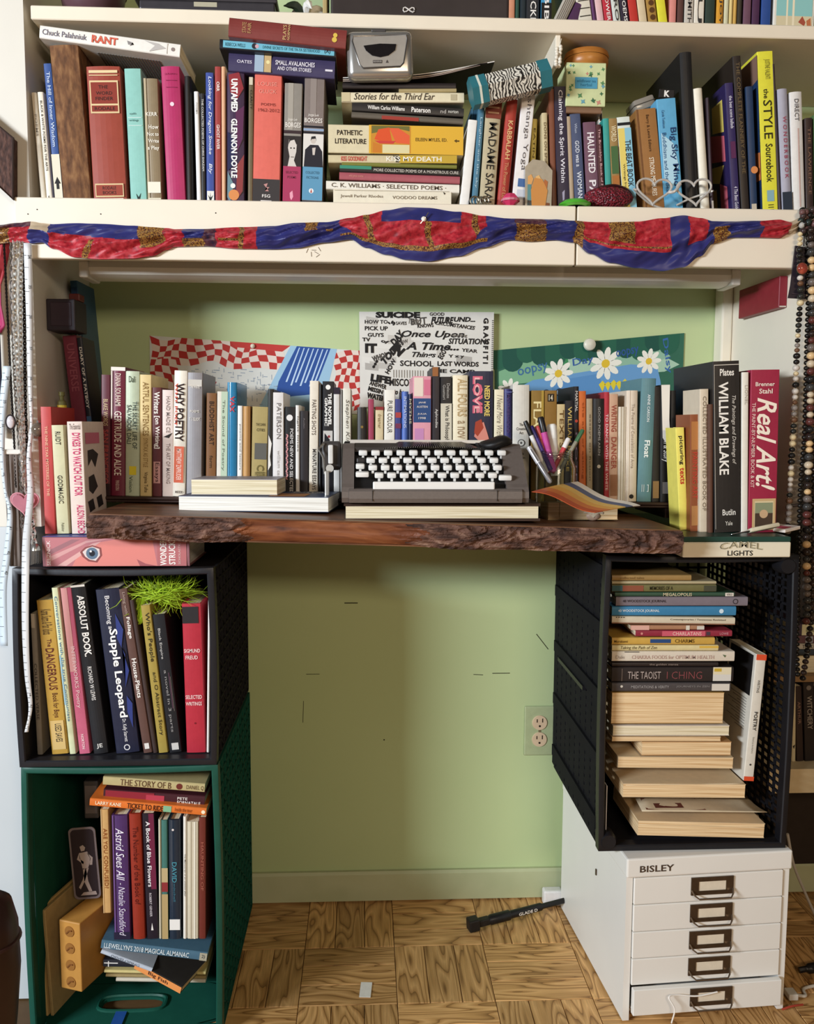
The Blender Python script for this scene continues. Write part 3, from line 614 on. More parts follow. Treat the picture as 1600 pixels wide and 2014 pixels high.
stand(1127, 1137, 1128, 760, '19161a', 'slim black book with red dot left of the orange book', [('T', 'MARTIAL', 'd8cfc8', .25, .04, .75, .22), ('C', 'b04030', .5, .3, .3), ('T', 'NOTES', '8a7a9a', .3, .4, .7, .9)])
stand(1138, 1152, 1138, 769, 'c8642a', 'bright orange slim book in the riser row', [('T', 'the art of asking', 'a04a18', .35, .1, .7, .8)])
stand(1153, 1165, 1153, 784, 'a8967a', 'thin dull beige book right of the orange book', [('T', 'essays on fiction', '6f604a', .35, .15, .7, .8)])
stand(1165, 1187, 1166, 784, '231f1e', 'black hardcover with tiny white capitals and emblem', [('T', 'GOOD POEMS AREN', 'a09a94', .42, .08, .62, .55), ('C', 'd8cfc4', .5, .66, .16)], hard=True)
stand(1187, 1197, 1188, 771, 'b3313c', 'thin bright red book with white capitals', [('T', 'TO DANCE WITH THE WHITE', 'f0d8d4', .25, .2, .75, .9)])
stand(1197, 1214, 1198, 775, 'c9a084', 'pinkish beige patterned paperback right of the thin red book', [('T', 'WRITING', '9a4a3a', .2, .1, .8, .35, .02), ('T', 'DANGER', 'a0503f', .2, .4, .8, .7, .02), ('R', '9a6a4c', .1, .75, .9, .95)])
stand(1214, 1229, 1216, 800, 'dcd2c0', 'cream thin volumes edge left of the white paperback', [('R', 'a08c70', .3, 0, .36, 1), ('R', 'a08c70', .65, 0, .7, 1)])
stand(1229, 1251, 1232, 768, 'e0cfba', 'off-white hardcover with faint grey title left of the teal book', [('T', 'The Poems of Consolation of Anna', 'a89888', .4, .12, .66, .7), ('C', '2a2624', .5, .955, .2), ('R', 'efe3d4', .1, 0, .25, 1)], hard=True)
stand(1252, 1280, 1262, 744, '5f868c', 'tall grey-teal hardcover with white sans title', [('T', 'ANNE CARSON', 'e6ecec', .42, .13, .62, .35, .01), ('T', 'Float', 'f0f4f4', .32, .5, .72, .64, .02), ('H', '|| ]', 'c9d6d8', .25, .86, .75, .92)], hard=True)
stand(1281, 1296, 1284, 760, '211d1b', 'black book with brown foot right of the teal book', [('R', '8a6a42', .1, .82, .9, .97)])
stand(1297, 1317, 1298, 757, '15120f', 'black hardcover with white brush lettering and torn white top', [('P', 'efe8dc', [(.05, 0), (.9, 0), (.85, .3), (.95, .42), (.6, .5), (.2, .45)]), ('T', 'Howl & Story', 'efe8dc', .1, .4, .9, .66, .01, .3), ('R', '6a6460', .2, .83, .8, .93)], hard=True)
stand(1317, 1328, 1318, 768, '1a1716', 'thin black book at the right end of the riser row', [])
# ------------------------------------------------------------------ stack and paperback lying on the slab
def lie3(label, a, b, th, d, col, tint, Y, spine='away', top=(), dz=0, hard=False, yawx=None, mat=None, name=None, group=None, z=None, pitch=0, board=None):
    A = P(a[0], a[1]+th, Y); z = A.z if z is None else z; A = PZ(a[0], a[1]+th, z); B = PZ(b[0], b[1]+th, z)
    L = (B-A).length; yaw = math.atan2(B.y-A.y, B.x-A.x); yaw = yaw if yawx is None else yawx
    w = (P(a[0], a[1], A.y)-P(a[0], a[1]+th, A.y)).length
    c = (A+B)/2; r = book(name or ('hardcover_book' if hard else 'paperback_book'), label, (c.x, c.y, z+dz), 0, w, L, d, col, (), hard=hard, lie=True, away=(spine == 'away'), tint=tint, yaw=yaw, mat=mat, group=group, pitch=pitch, board=board)
    for k, e in enumerate(top):                  # prints on the top cover: u across, v from front to back
        zz = w+EPS*(1+.4*k)
        if e[0] == 'R': MB().add([((e[2]-.5)*L, e[3]*d, zz), ((e[4]-.5)*L, e[3]*d, zz), ((e[4]-.5)*L, e[5]*d, zz), ((e[2]-.5)*L, e[5]*d, zz)], [(0, 1, 2, 3)]).build('cover_panel', flat(e[1]), r)
        else: letter(r, e[1], e[2], lambda a_, q_, e=e, zz=zz: ((e[3]+a_*(e[5]-e[3])-.5)*L, (e[4]+q_*(e[6]-e[4]))*d, zz), 'cover_lettering', .01)
    return r, w
zb = zslab(P(500, 1010, 1.48).x)+.001
r, w1 = lie3('large white-paged paperback with navy and orange cover on the slab', (370, 973), (633, 984), 29, .165, '38445f', 'white', 1.47, z=zb, dz=.001, yawx=-.11,
    top=[('R', 'a8703c', .60, 0, .84, .42), ('H', 'FUTURE', 'd9d4cc', .7, .55, .95, .68), ('H', 'OF THE BOOK', 'c9c4bc', .7, .43, .95, .5)], group='books stacked on the slab')
lie3('grey covered paperback lying on the large navy paperback', (376, 942), (545, 943), 31, .10, '9c969a', 'cream', 1.49, z=zb+w1+.002, yawx=-.06, top=[('H', 'THE PASSAGES OF WRITING AND MODERN LINES', 'c4bec0', .08, .5, .92, .62), ('H', 'UPTON DRIVE IN THE GOVERNMENT', 'c4bec0', .1, .25, .9, .36)], group='books stacked on the slab')
zt = zslab(P(870, 1015, 1.46).x)+.001
tb, WTB = lie3('big dark-covered book lying under the typewriter', (676, 990), (1062, 990), 35, .165, '38251c', 'cream', 1.465, z=zt, yawx=0, hard=True, board=.0045)
ZTB = zt+WTB
zj = zslab(P(1150, 1015, 1.46).x)+.001
pbk, wq = lie3('fat yellowed paperback under the striped rainbow cover sheet', (1078, 985), (1216, 992), 34, .06, 'c8b184', 'yellow', 1.47, z=zj, yawx=.04)
# rainbow striped curled cover resting on it
cv = thing('striped_cover', 'curled rainbow-striped paper cover lying on the yellowed paperback', 'paper', P(1050, 968, 1.48))
A0 = P(1045, 966, 1.47); corners = [P(1045, 968, 1.465), P(1170, 1004, 1.455), P(1258, 996, 1.50), P(1135, 952, 1.555)]
o0 = cv.location.copy(); bands = ['b5522e', 'c9733a', 'd9a04a', 'dcb35e', '4f5a78', 'e9dfd0']
for k in range(6):
    q = MB(); n = 14
    for i in range(n+1):
        t = i/n
        for u in (k/6, (k+1)/6):
            p = (corners[0]*(1-t)+corners[1]*t)*(1-u)+(corners[3]*(1-t)+corners[2]*t)*u
            p = p-o0; q.v.append((p.x, p.y, p.z+.004*math.sin(t*6+u*2)-.003*t))
    for i in range(n): q.f.append((2*i, 2*i+1, 2*i+3, 2*i+2)); q.m.append(0)
    ob = q.build('colour_band', M(bands[k], .4), cv); sm = ob.modifiers.new('s', 'SOLIDIFY'); sm.thickness = .0012; sm.offset = -1
# ------------------------------------------------------------------ camel box and the books on it
bx0, bx1 = P(1343, 1070, 1.50).x, P(1555, 1070, 1.50).x; ZBX = .8945
cm = thing('flat_tin', 'flat cream box with green lid edge under the art books', 'box', ((bx0+bx1)/2, 1.50, ZR1)); hw = (bx1-bx0)/2
MB().rbox((-hw, 0, .0005), (hw, .42, .027), .0015, 1).build('body', M('e6dcc4', .4, var=.04), cm)
MB().rbox((-hw, .0005, .0272), (hw, .42, ZBX-ZR1), .002, 2).build('lid', M('24443a', .35), cm)
letter(cm, 'CAMEL', 'c9bd9c', lambda a, q: (-.03+a*.075, -.0006, .0135+q*.011+.004*math.sin(a*math.pi)), 'tin_lettering', .03)
letter(cm, 'CAMEL', '7d7560', lambda a, q: (-.031+a*.075, -.0009, .0135+q*.011+.004*math.sin(a*math.pi)), 'tin_lettering', -.012)
letter(cm, 'LIGHTS', '26221d', lambda a, q: (-.017+a*.045, -.0006, .0035+q*.009), 'tin_lettering', .015)
GRP = 'art books on the flat cream box'; YB = 1.56; Z0 = ZBX; DEP = .20
stand(1336, 1353, 1328, 841, 'eee06a', 'small bright yellow paperback with black and red lowercase title', [('T', 'picturing', '2a2622', .22, .08, .75, .36, .015), ('T', 'texts', 'c9392c', .25, .39, .75, .55, .015)], Y=1.60, d=.055)
stand(1357, 1374, 1357, 815, '8a4a28', 'rust brown art book with red capitals beside the yellow paperback', [('R', 'b07440', .08, .06, .9, .3), ('T', 'PAINTING ART', 'b8402f', .2, .32, .8, .72, .01), ('R', 'b07a48', .1, .78, .9, .95)], Y=1.58, d=.075)
stand(1375, 1392, 1376, 765, 'd8c8b0', 'cream book with long grey capitals left of the black art book', [('T', 'COLLECTED ILLUSTRATED BOOK OF', '8a7c68', .3, .05, .7, .85)], Y=1.57, d=.085)
stand(1393, 1402, 1393, 795, '5a3a2c', 'thin dark brown book squeezed beside the black art book', [], d=.09)
stand(1404, 1456, 1401, 710, '27221f', 'thick black art book with big white title and white frame line', [('T', 'WILLIAM BLAKE', 'f2ece2', .2, .12, .56, .66, .02), ('T', 'The Paintings and Drawings of', 'd8d0c4', .66, .2, .84, .6, 0, .25), ('H', 'Plates', 'efe9df', .25, .045, .78, .085, .02), ('H', 'Butlin', 'efe9df', .3, .865, .8, .9, .01), ('H', 'Yale', 'd8d0c4', .4, .935, .68, .96), ('R', 'cfc6b8', .03, .02, .045, .98), ('R', 'cfc6b8', .03, .02, .97, .024)], hard=True, bulge=.001)
stand(1457, 1470, 1459, 732, 'e6dfd2', 'white book with faint grey drawing between black and red art books', [('T', 'LIONEL', 'b8b0a4', .35, .08, .75, .2)])
stand(1470, 1526, 1477, 727, '9c2440', 'thick crimson art book with cream script title and small framed picture', [('H', 'Brenner', 'f2e2d4', .15, .075, .82, .1, .015), ('H', 'Stahl', 'f2e2d4', .28, .115, .75, .145, .015), ('T', 'Real Art!', 'f6e8d6', .22, .17, .92, .74, .015, .35), ('T', 'THE PAINT-BY-NUMBER BOOK & KIT', 'ecc9c0', .04, .2, .17, .72), ('R', 'c9a878', .12, .79, .95, .985), ('R', 'd9c49a', .2, .805, .87, .97), ('R', '8a9070', .22, .815, .85, .88), ('R', '4a382c', .22, .88, .85, .965), ('C', 'c9a680', .53, .885, .15)], d=.16)
# pocket knife and card on the box lid
e = P(1492, 1030, 1.53); kn = thing('pocket_knife', 'ivory-handled pocket knife lying on the green lid', 'knife', (e.x-.014, 1.522, ZBX+.0085), (-.35, -.16, .18))
MB().rbox((-.008, -.008, -.0035), (.05, .008, .0045), .0030).build('handle', M('d6cbb0', .3), kn, True); MB().rbox((-.045, -.004, -.001), (-.008, .004, .001), .0008, 1).build('blade', M('9a9a98', .2, .95), kn)
MB().lathe([(.0035, .0031), (.0025, .004)], (.04, 0, 0), 12).build('rivet', M('1a1a1a', .3), kn)
e = P(1520, 1030, 1.57); ps = MB().rbox((-.022, -.03, 0), (.022, .03, .006), .001, 1).build('card_box', M('e6dad0', .5)); ps.location = (e.x+.012, 1.575, ZBX+.004); ps.rotation_euler = (0, -.1, .5); tag(ps, 'small white and pink card pack behind the pocket knife', 'box')
MB().box((-.016, -.024, .0061), (.004, .024, .0066)).build('pink_print', flat('c4546a'), ps)
# ------------------------------------------------------------------ left cluster of books on the fat face-printed book
ws = P(83, 1063, 1.515); ws2 = P(372, 1066, 1.515)
face = M('b8605a', .4)
wsr = book('hardcover_book', 'fat hardcover with a face and one eye across its spine', ((ws.x+ws2.x)/2, 1.515, ZC1+.0005), 0, .0505, ws2.x-ws.x, .16, '8a5a60', (), hard=True, bulge=.001, lie=True, tint='white')
WL = ws2.x-ws.x
spine_print(wsr, [('P', 'b9757a', [(.02, .02), (.98, .02), (.98, .98), (.02, .98)]), ('P', 'd9837a', [(.2, .98), (.24, .6), (.36, .2), (.5, .08), (.75, .12), (.78, .98)]), ('P', 'a45a5e', [(.66, .98), (.64, .75), (.7, .9), (.78, .98)]), ('P', 'b46a6c', [(.78, .05), (.98, .05), (.98, .98), (.78, .98)]),
    ('P', 'cf9a98', [(.03, .7), (.3, .12), (.46, .05), (.3, .2), (.06, .8)]), ('P', 'd8a6a0', [(.1, .96), (.34, .22), (.4, .15), (.16, .97)]), ('P', '9a6a70', [(.02, .5), (.2, .08), (.26, .08), (.05, .6)]),
    ('P', '8a4a48', [(.255, .5), (.29, .34), (.34, .27), (.40, .36), (.405, .62), (.37, .86), (.31, .82), (.27, .66)]), ('P', 'd9c9c4', [(.272, .5), (.3, .38), (.34, .32), (.387, .4), (.39, .62), (.36, .8), (.32, .76), (.29, .66)]), ('C', '5d7286', .337, .55, .2), ('C', '20222a', .337, .55, .1), ('C', 'f4f4f4', .328, .48, .035),
    ('U', 'SELZNICK', 'f0dcd8', .03, .12, .055, .95), ('U', 'WONDER', 'f6efe8', .80, .08, .845, .96, .015), ('U', 'STRUCK', 'f6efe8', .86, .14, .905, .93, .015), ('U', 'SCHOLASTIC', 'd8b8b4', .925, .2, .94, .92)], WL, .0505, -.001, True)
MB().box((-WL/2, .002, .0506), (WL/2, .158, .0512)).build('blue_front_cover', M('4a5ba0', .35), wsr)
GRP = 'books on the fat hardcover at the left'; YB = 1.545; Z0 = ZC1+.053; DEP = .12
stand(88, 110, 79, 800, 'b8403c', 'faded red book leaning at the left end of the desk', [('T', 'THE NINE STAR MYSTERIES OF THE', 'e0b090', .35, .15, .6, .7)])
stand(112, 137, 100, 836, 'c8c29c', 'sage cream paperback with black lettering below bottle', [('T', 'RUIDT', '3a382c', .3, .06, .7, .18), ('T', 'GODMAGIC', '3a382c', .3, .46, .68, .72, .005), ('T', 'Publisher', '5a5840', .4, .9, .6, .98)])
stand(141, 172, 131, 829, 'dcc9bd', 'pale pink paperback with bright pink condensed capitals', [('H', 'The Essential', '7a6a64', .15, .02, .85, .07), ('T', 'DYKES TO WATCH OUT FOR', 'c63a68', .3, .1, .8, .66, .02), ('T', 'ALISON BECHD', 'c63a68', .4, .74, .85, 1, .01)], bulge=.0004)
dy = [o for o in D.objects if o.get('label', '').startswith('pale pink paperback with bright')][0]
wv = max(v.co.x for v in dy.children[0].data.vertices); hv = max(v.co.z for v in dy.children[0].data.vertices)
for c, pts in (('c46a80', [(.01, .1), (.09, .1), (.09, .2), (.01, .2)]), ('2a2426', [(.02, .26), (.05, .25), (.08, .3), (.06, .42), (.04, .34), (.02, .4)]), ('2a2426', [(.02, .5), (.05, .48), (.07, .6), (.04, .66), (.02, .62)]), ('2a2426', [(.01, .72), (.04, .7), (.05, .8), (.02, .82)]), ('2a2426', [(.06, .7), (.09, .68), (.1, .78), (.07, .8)])):
    MB().add([(wv+.0006, a, hv*(1-b)) for a, b in pts], [tuple(range(len(pts)))]).build('cover_print', flat(c), dy)
GRP = 'dark books leaning behind the left cluster'; YB = 1.72; Z0 = zris; DEP = .16
stand(101, 117, 96, 800, '3f4a2c', 'dark green paperback hidden behind the faded red book', [('T', 'FIELD', 'b0a878', .3, .05, .7, .2)], Y=1.68, z0=ZC1+.053)
stand(160, 187, 122, 660, '6e2438', 'tall maroon book leaning left above the pink paperback', [('T', 'UNIVERSE', '8f4a58', .25, .05, .8, .35, .01), ('R', 'c89aa0', .05, .6, .1, .68)], d=.075)
stand(188, 199, 150, 664, '1a1d2a', 'tall thin black book with white capitals leaning on the maroon book', [('T', 'DIARY OF A FATBOY', 'd8d4d0', .3, .06, .8, .45, .02), ('R', '3a5a80', .1, .5, .9, .6)], d=.075)
stand(178, 192, 137, 552, '2f5570', 'blue-grey magazine leaning tall behind the black book', [('T', 'BLANG', 'c9d0d4', .2, .14, .9, .3, .02), ('R', '1f3c60', .1, .03, .9, .1)], Y=1.80, d=.11)
# cream bottle-shaped lighter box with yellow label
e = P(123, 836, 1.66); o = thing('glass_vial', 'small glass vial with yellow label between the left books', 'bottle', (e.x, 1.66, e.z-.08))
MB().lathe([(.007, .08), (.008, .082), (.008, .122), (.004, .126), (.004, .132), (.0055, .133), (.0055, .140)], n=16).build('body', M('6e6a40', .15), o, True); MB().lathe([(.0084, .088), (.0084, .116)], n=16, cap=False).build('label', M('c9b23a', .5), o)
MB().lathe([(.012, 0), (.012, .079)], n=16).build('cap_base', M('3a3426', .4), o)
# dark box fixed to the side panel
e = P(70, 587, 1.68); e2 = P(118, 650, 1.68); o = thing('wall_box', 'small dark purple box mounted on the left side panel', 'box', (XL, 1.68, e2.z))
bw, bh = .052, e.z-e2.z
MB().rbox((.0005, 0, 0), (bw, .07, bh), .002).build('case', M('251c28', .5), o); MB().rbox((.008, -.001, .008), (bw-.006, .0015, bh-.006), .001, 1).build('front_plate', M('30222f', .45), o); MB().rbox((bw-.02, .03, bh+.0005), (bw, .06, bh+.014), .002).build('red_cap', M('5a1f1c', .5), o)
# ================================================================== upper shelf, left run
GRP = 'books standing on the upper shelf'; YB = 1.635; Z0 = ZSH+.0003; DEP = .15
stand(81, 91, 61, 182, 'e3d8c4', 'thin cream booklet leftmost on the upper shelf', [('T', 'POEMS', '8f8474', .3, .2, .7, .4)])
stand(92, 104, 73, 181, 'e6dcc9', 'thin cream paperback with a column of black capitals', [('T', 'BLACK & WHITE POEMS FOR THE ARTS', '3a342c', .35, .08, .68, .72), ('H', '5', '5a5248', .3, .95, .6, .98)])
stand(109, 125, 85, 125, '35518c', 'blue paperback with cream foot and black arrow emblem', [('R', 'e0d6c0', 0, .655, 1, 1), ('T', 'The Hill of Inner Wisdom', 'c9d4e4', .3, .06, .72, .6), ('P', '231f1c', [(.5, .82), (.9, .87), (.68, .87), (.68, .91), (.32, .91), (.32, .87), (.1, .87)])])
stand(124, 181, 97, 89, '6f4a2c', 'thick brown cloth hardcover without title under the tilted white book', [], hard=True, mat=ramp_mat('brown_cloth', [(.3, '4f311c'), (.5, '714a2c'), (.7, '8f6640')], scale=60, rough=.8, bump=.25, stretch=(2, 2, .7)))
stand(184, 251, 169, 131, '97402f', 'thick brick-red hardcover with gold-framed title panel', [('R', 'e0c99a', .08, .03, .92, .05), ('R', 'd9bf90', .08, .063, .92, .07), ('R', 'd9bf90', .08, .105, .92, .345), ('R', '8a3426', .115, .118, .885, .275), ('R', '8a3426', .115, .288, .885, .333), ('H', 'THE', '2f1812', .34, .14, .62, .165), ('H', 'WORD', '2f1812', .26, .185, .74, .21), ('H', 'FINDER', '2f1812', .24, .225, .76, .25), ('H', 'RODALE', '2f1812', .2, .298, .8, .323), ('R', 'd9bf90', .08, .865, .92, .965), ('R', '97402f', .105, .875, .895, .955), ('H', 'RODALE', '2f1812', .3, .885, .7, .91), ('H', 'BOOKS', '2f1812', .3, .92, .7, .945), ('R', 'e6dcc8', .1, .975, .9, .998)], hard=True)
stand(257, 290, 244, 135, '8cc0b4', 'aqua paperback with small black bird emblem', [('H', 'a public', '3f5f5a', .2, .325, .6, .345), ('R', 'd9e8e2', .1, .36, .9, .364), ('H', 'writings', '3f6f68', .15, .375, .7, .395), ('R', 'd9e8e2', .1, .42, .9, .424), ('P', '1c2a2a', [(.35, .93), (.5, .96), (.65, .925), (.55, .985), (.45, .985)])])
stand(291, 319, 282, 155, '8c7a5e', 'khaki library hardcover in clear wrap with white stamped title', [('R', 'b8a88a', .02, 0, .18, 1), ('H', 'KERR', 'efe8d8', .1, .27, .9, .3, .01), ('H', 'How', 'efe8d8', .25, .37, .95, .405, .01), ('H', 'Not to', 'efe8d8', .15, .43, .95, .46, .01), ('H', 'Write', 'efe8d8', .2, .485, .95, .515, .01), ('H', 'a Play', 'efe8d8', .15, .54, .95, .58, .01), ('R', 'e6e0cc', .05, .83, .95, .92), ('R', 'd2cab2', .05, .96, .95, 1)], hard=True)
stand(329, 366, 316, 131, 'b02a5e', 'magenta hardcover with a small white emblem', [('H', 'JULIAN', '8a1f48', .2, .05, .8, .065), ('R', '8a1f48', .25, .1, .8, .105), ('R', '8a1f48', .25, .15, .8, .155), ('C', 'f2d0d8', .52, .275, .11)], hard=True, mat=None)
stand(367, 380, 362, 150, '1d1916', 'slim black hardcover right of the magenta book', [], hard=True)
stand(387, 396, 381, 180, 'e9e6e2', 'thin white booklet between two black spines', [('T', 'POEMS', 'b9b4ae', .3, .1, .7, .2)])
stand(396, 405, 393, 184, '221f1f', 'thin black paperback with white dotted capitals', [('T', 'THE COLLECTED POEMS OF CHRIS SHAZAM', 'd8d4ce', .35, .05, .75, .7)])
stand(406, 422, 404, 143, '3a4c92', 'royal blue paperback with white italic title and plant emblem', [('T', 'Looking for Dragon Smoke', 'e6e8f2', .25, .03, .75, .62, .005, .2), ('T', 'Bly', 'e6e8f2', .25, .69, .75, .77, .005, .2), ('R', 'e6e2d8', .08, .9, .95, 1), ('P', '2a2a2a', [(.5, .99), (.2, .93), (.45, .95), (.5, .91), (.55, .95), (.85, .93)])])
stand(423, 435, 422, 131, '9c3a36', 'thin brick-red paperback with white short capitals', [('T', 'ORR', 'f2e2d8', .3, .11, .8, .18, .02), ('T', 'GHOST RIVER', 'f2e2d8', .3, .42, .8, .6, .01)])
stand(436, 444, 435, 131, 'd9a882', 'thin peach book beside the brick-red paperback', [])
stand(446, 481, 446, 143, '3a2240', 'dark marbled hardcover with heavy white rounded capitals', [('P', '8f2f35', [(.1, .02), (.7, .0), (.95, .12), (.6, .2), (.2, .15)]), ('P', '5a2a4c', [(.5, .3), (.98, .25), (.9, .5), (.6, .6)]), ('P', '27284c', [(.05, .45), (.5, .5), (.4, .7), (.05, .75)]), ('P', '8a3a3a', [(.6, .7), (.98, .62), (.9, .9), (.5, .98)]), ('P', '6f8a92', [(.05, .75), (.4, .85), (.2, .98), (.02, .95)]), ('T', 'UNTAMED', 'f6f2ec', .25, .05, .62, .3, .04), ('T', 'GLENNON DOYLE', 'f6f2ec', .25, .35, .6, .8, .035), ('C', 'efe9e2', .35, .86, .14), ('C', 'd98a50', .4, .93, .3)], hard=True)
stand(487, 497, 489, 152, '6a5a3f', 'narrow olive-brown book left of the coral book', [('R', 'cfc4ac', .1, 0, .8, .06), ('T', 'CLARITY', '2d261c', .3, .1, .7, .25)])
stand(496, 550, 501, 138, 'd9685a', 'thick coral book with charcoal foot and pale spaced capitals', [('R', '3b3534', 0, .81, 1, 1), ('H', 'LOUISE', 'e89a8a', .12, .09, .82, .118, 0), ('H', 'GLUCK', 'e89a8a', .17, .145, .8, .173, 0), ('H', 'POEMS', '8a3a34', .25, .245, .78, .265, 0), ('H', '1962-2012', '8a3a34', .15, .285, .92, .31, 0), ('P', 'c08a84', [(.4, .85), (.55, .84), (.5, .87), (.62, .87), (.45, .9), (.6, .9)]), ('H', 'FSG', 'efe6de', .35, .925, .65, .948), ('R', 'e6dcd4', .3, .97, .7, .985)], hard=True, bulge=.001)
stand(555, 590, 560, 164, '8c857c', 'grey and crimson paperback with a portrait head on its spine', [('R', 'a49c90', .2, 0, .5, .38), ('H', 'Jorge Luis', 'efe8de', .2, .285, .75, .31, 0, .3), ('H', 'BORGES', 'efe8de', .08, .32, .95, .36, .01), ('R', '3a2a2c', 0, .385, 1, .41), ('R', '2f2827', 0, .43, 1, .68), ('P', 'd2c9c0', [(.3, .46), (.6, .44), (.75, .48), (.72, .56), (.6, .63), (.75, .68), (.25, .68), (.35, .6), (.25, .53)]), ('P', '2a2422', [(.28, .5), (.32, .45), (.62, .435), (.8, .49), (.72, .5), (.6, .46), (.38, .47)]), ('C', '2a2422', .42, .53, .045), ('C', '2a2422', .6, .53, .045), ('R', '5a4a44', .42, .6, .6, .606), ('R', 'a8385a', 0, .68, 1, .97), ('H', 'SELECTED', '5f1f30', .15, .72, .85, .74), ('H', 'POEMS', '5f1f30', .25, .76, .75, .78), ('P', 'e8a0b0', [(.4, .9), (.55, .88), (.6, .93), (.5, .96), (.42, .94)]), ('R', '2d2426', 0, .97, 1, 1)])
stand(593, 633, 599, 155, '7d706a', 'brown-grey and blue paperback with a seated figure on its spine', [('R', '8f837c', .3, 0, .6, .3), ('H', 'Jorge Luis', 'efe8de', .2, .275, .75, .3, 0, .3), ('H', 'BORGES', 'efe8de', .05, .31, .92, .345, .01), ('R', '1f1d24', 0, .37, 1, .385), ('R', '8fa2bc', 0, .392, 1, .41), ('R', '1f1d24', 0, .415, 1, .43), ('R', 'dcd6ce', 0, .435, 1, .695), ('P', '26232a', [(.05, .695), (.1, .56), (.35, .52), (.75, .52), (.95, .57), (1, .695)]), ('C', 'c9bdb2', .5, .49, .13), ('P', '211d1e', [(.36, .49), (.4, .455), (.6, .45), (.66, .49), (.6, .47), (.42, .475)]), ('P', 'cbbfb5', [(.45, .545), (.62, .54), (.58, .6), (.48, .6)]), ('R', '5f95b4', 0, .695, 1, .96), ('H', 'COLLECTED', '31566e', .15, .73, .85, .75), ('H', 'FICTIONS', '31566e', .2, .77, .8, .79), ('C', 'e2e6e8', .45, .885, .12), ('P', 'b04a3a', [(.4, .9), (.45, .865), (.5, .9)]), ('R', '23222c', 0, .965, 1, 1)])
# lying on top of the run
GRP = 'books lying on top of the upper shelf row'
lie(79, 49, 355, 87, 26, 'e8e2d8', 'white paperback with red title lying tilted on the brown cloth book', [('H', 'Chuck Palahniuk', '6a6674', .02, .28, .335, .72, .01), ('H', 'RANT', 'b8402f', .37, .22, .555, .8, .04), ('H', 'RANT', 'd96a50', .375, .24, .55, .78, .0), ('P', '8a8480', [(.62, .3), (.66, .4), (.64, .7), (.67, .55), (.63, .6)]), ('P', 'b9b2ac', [(.74, .1), (.82, .4), (.78, .9), (.9, .5), (.84, .2)]), ('R', 'c9c2ba', .905, .1, .91, .9), ('C', '8a7a74', .95, .5, .15)], Y=1.625, d=.14, tint='cream')
stripes = MB()
rr = [o for o in D.objects if o.get('label', '').startswith('white paperback with red title')][0]
for k in range(22): stripes.box((-.03+k*.005, .03, -.0006), (-.0275+k*.005, .12, -.0001))
stripes.build('grey_back_stripes', flat('77726c'), rr)
lie(451, 34, 682, 59, 38, '7c3530', 'large dark red hardcover lying on top of the stack by the shelf', [('U', 'STATE', 'b08a5a', .115, .2, .15, .75), ('U', 'FAIR', 'b08a5a', .16, .2, .19, .75), ('U', 'PLAYS', 'c9a870', .46, .12, .49, .9), ('U', 'NORMAN', 'c9a870', .5, .1, .52, .9), ('C', 'd9b850', .9, .62, .14), ('C', 'd9b850', .905, .38, .12)], hard=True, d=.15, Y=1.595)
lie(432, 76, 661, 94, 20, '15181f', 'slim black book with turquoise spine panel lying in the stack', [('R', '6fb4c8', .03, .15, .985, .85), ('H', 'REBECCA WELLS', '1f4a5a', .05, .35, .22, .7), ('C', '2a2a30', .3, .5, .3), ('C', 'c9a0a8', .32, .5, .2), ('H', 'DIVINE SECRETS OF THE YA-YA SISTERHOOD', '2d6a78', .37, .38, .86, .68), ('H', '(A)', '14202a', .9, .3, .95, .75)], d=.12, Y=1.612)
lie(450, 103, 659, 119, 37, '3d3658', 'dusky purple hardcover lying lowest in the stack over the coral book', [('H', 'OATES', 'dcd6e2', .08, .38, .22, .55, .01), ('R', '9fb2c4', .245, .05, .33, .95), ('R', 'c4a878', .335, .05, .4, .95), ('C', 'e6d9a0', .37, .4, .1), ('H', 'SMALL AVALANCHES', 'e8e2ea', .44, .25, .81, .5, .012), ('H', 'AND OTHER STORIES', 'e8e2ea', .46, .58, .78, .78, .008), ('R', 'd8d2da', .91, .55, .98, .66)], hard=True, d=.13, Y=1.628)
# ------------------------------------------------------------------ lying stack in the middle of the upper shelf
GRP = 'books in the lying stack on the upper shelf'; YB = 1.635
lie(655, 372, 887, 375, 30, 'e6dcc6', 'cream paperback at the bottom of the lying stack', [('H', 'Jewell Parker Rhodes', '8a7c6a', .06, .35, .42, .6), ('H', 'VOODOO DREAMS', '7d6f5e', .5, .4, .88, .62), ('R', 'b9ae9a', .01, .06, .98, .09), ('P', '3a342c', [(.93, .1), (.95, .2), (.94, .3)])], d=.13)
lie(641, 355, 903, 363, 17, 'e9e2d4', 'white slim paperback with spaced black capitals in the lying stack', [('H', 'C. K. WILLIAMS · SELECTED POEMS ·', '6a5e50', .04, .25, .9, .75, .012)])
lie(667, 338, 904, 347, 15, 'a4535c', 'dusty rose slim book in the lying stack', [('H', 'wild geese stories', 'd08a80', .08, .3, .2, .7)])
lie(668, 325, 906, 334, 13, '211d1c', 'black slim book with tiny white capitals in the lying stack', [('R', '3f8a70', 0, .0, .26, .5), ('H', 'MORE COLLECTED POEMS OF A MONSTROUS CURE', 'd0c8bc', .28, .3, .98, .75)])
lie(672, 318, 898, 324, 8, '7a7a35', 'thin olive green booklet in the lying stack', [])
lie(645, 304, 898, 306, 16, 'cfc09a', 'cream and mustard book with grey outline capitals in the lying stack', [('R', 'c4a23a', .55, 0, 1, 1), ('H', 'KISS GOODNIGHT', 'c9504a', .1, .2, .3, .8, .02), ('H', 'KISS MY DEATH', 'efe9d8', .45, .2, .88, .8, .02), ('P', '3a3428', [(.5, .1), (.55, .9), (.52, .9), (.56, .2)])])
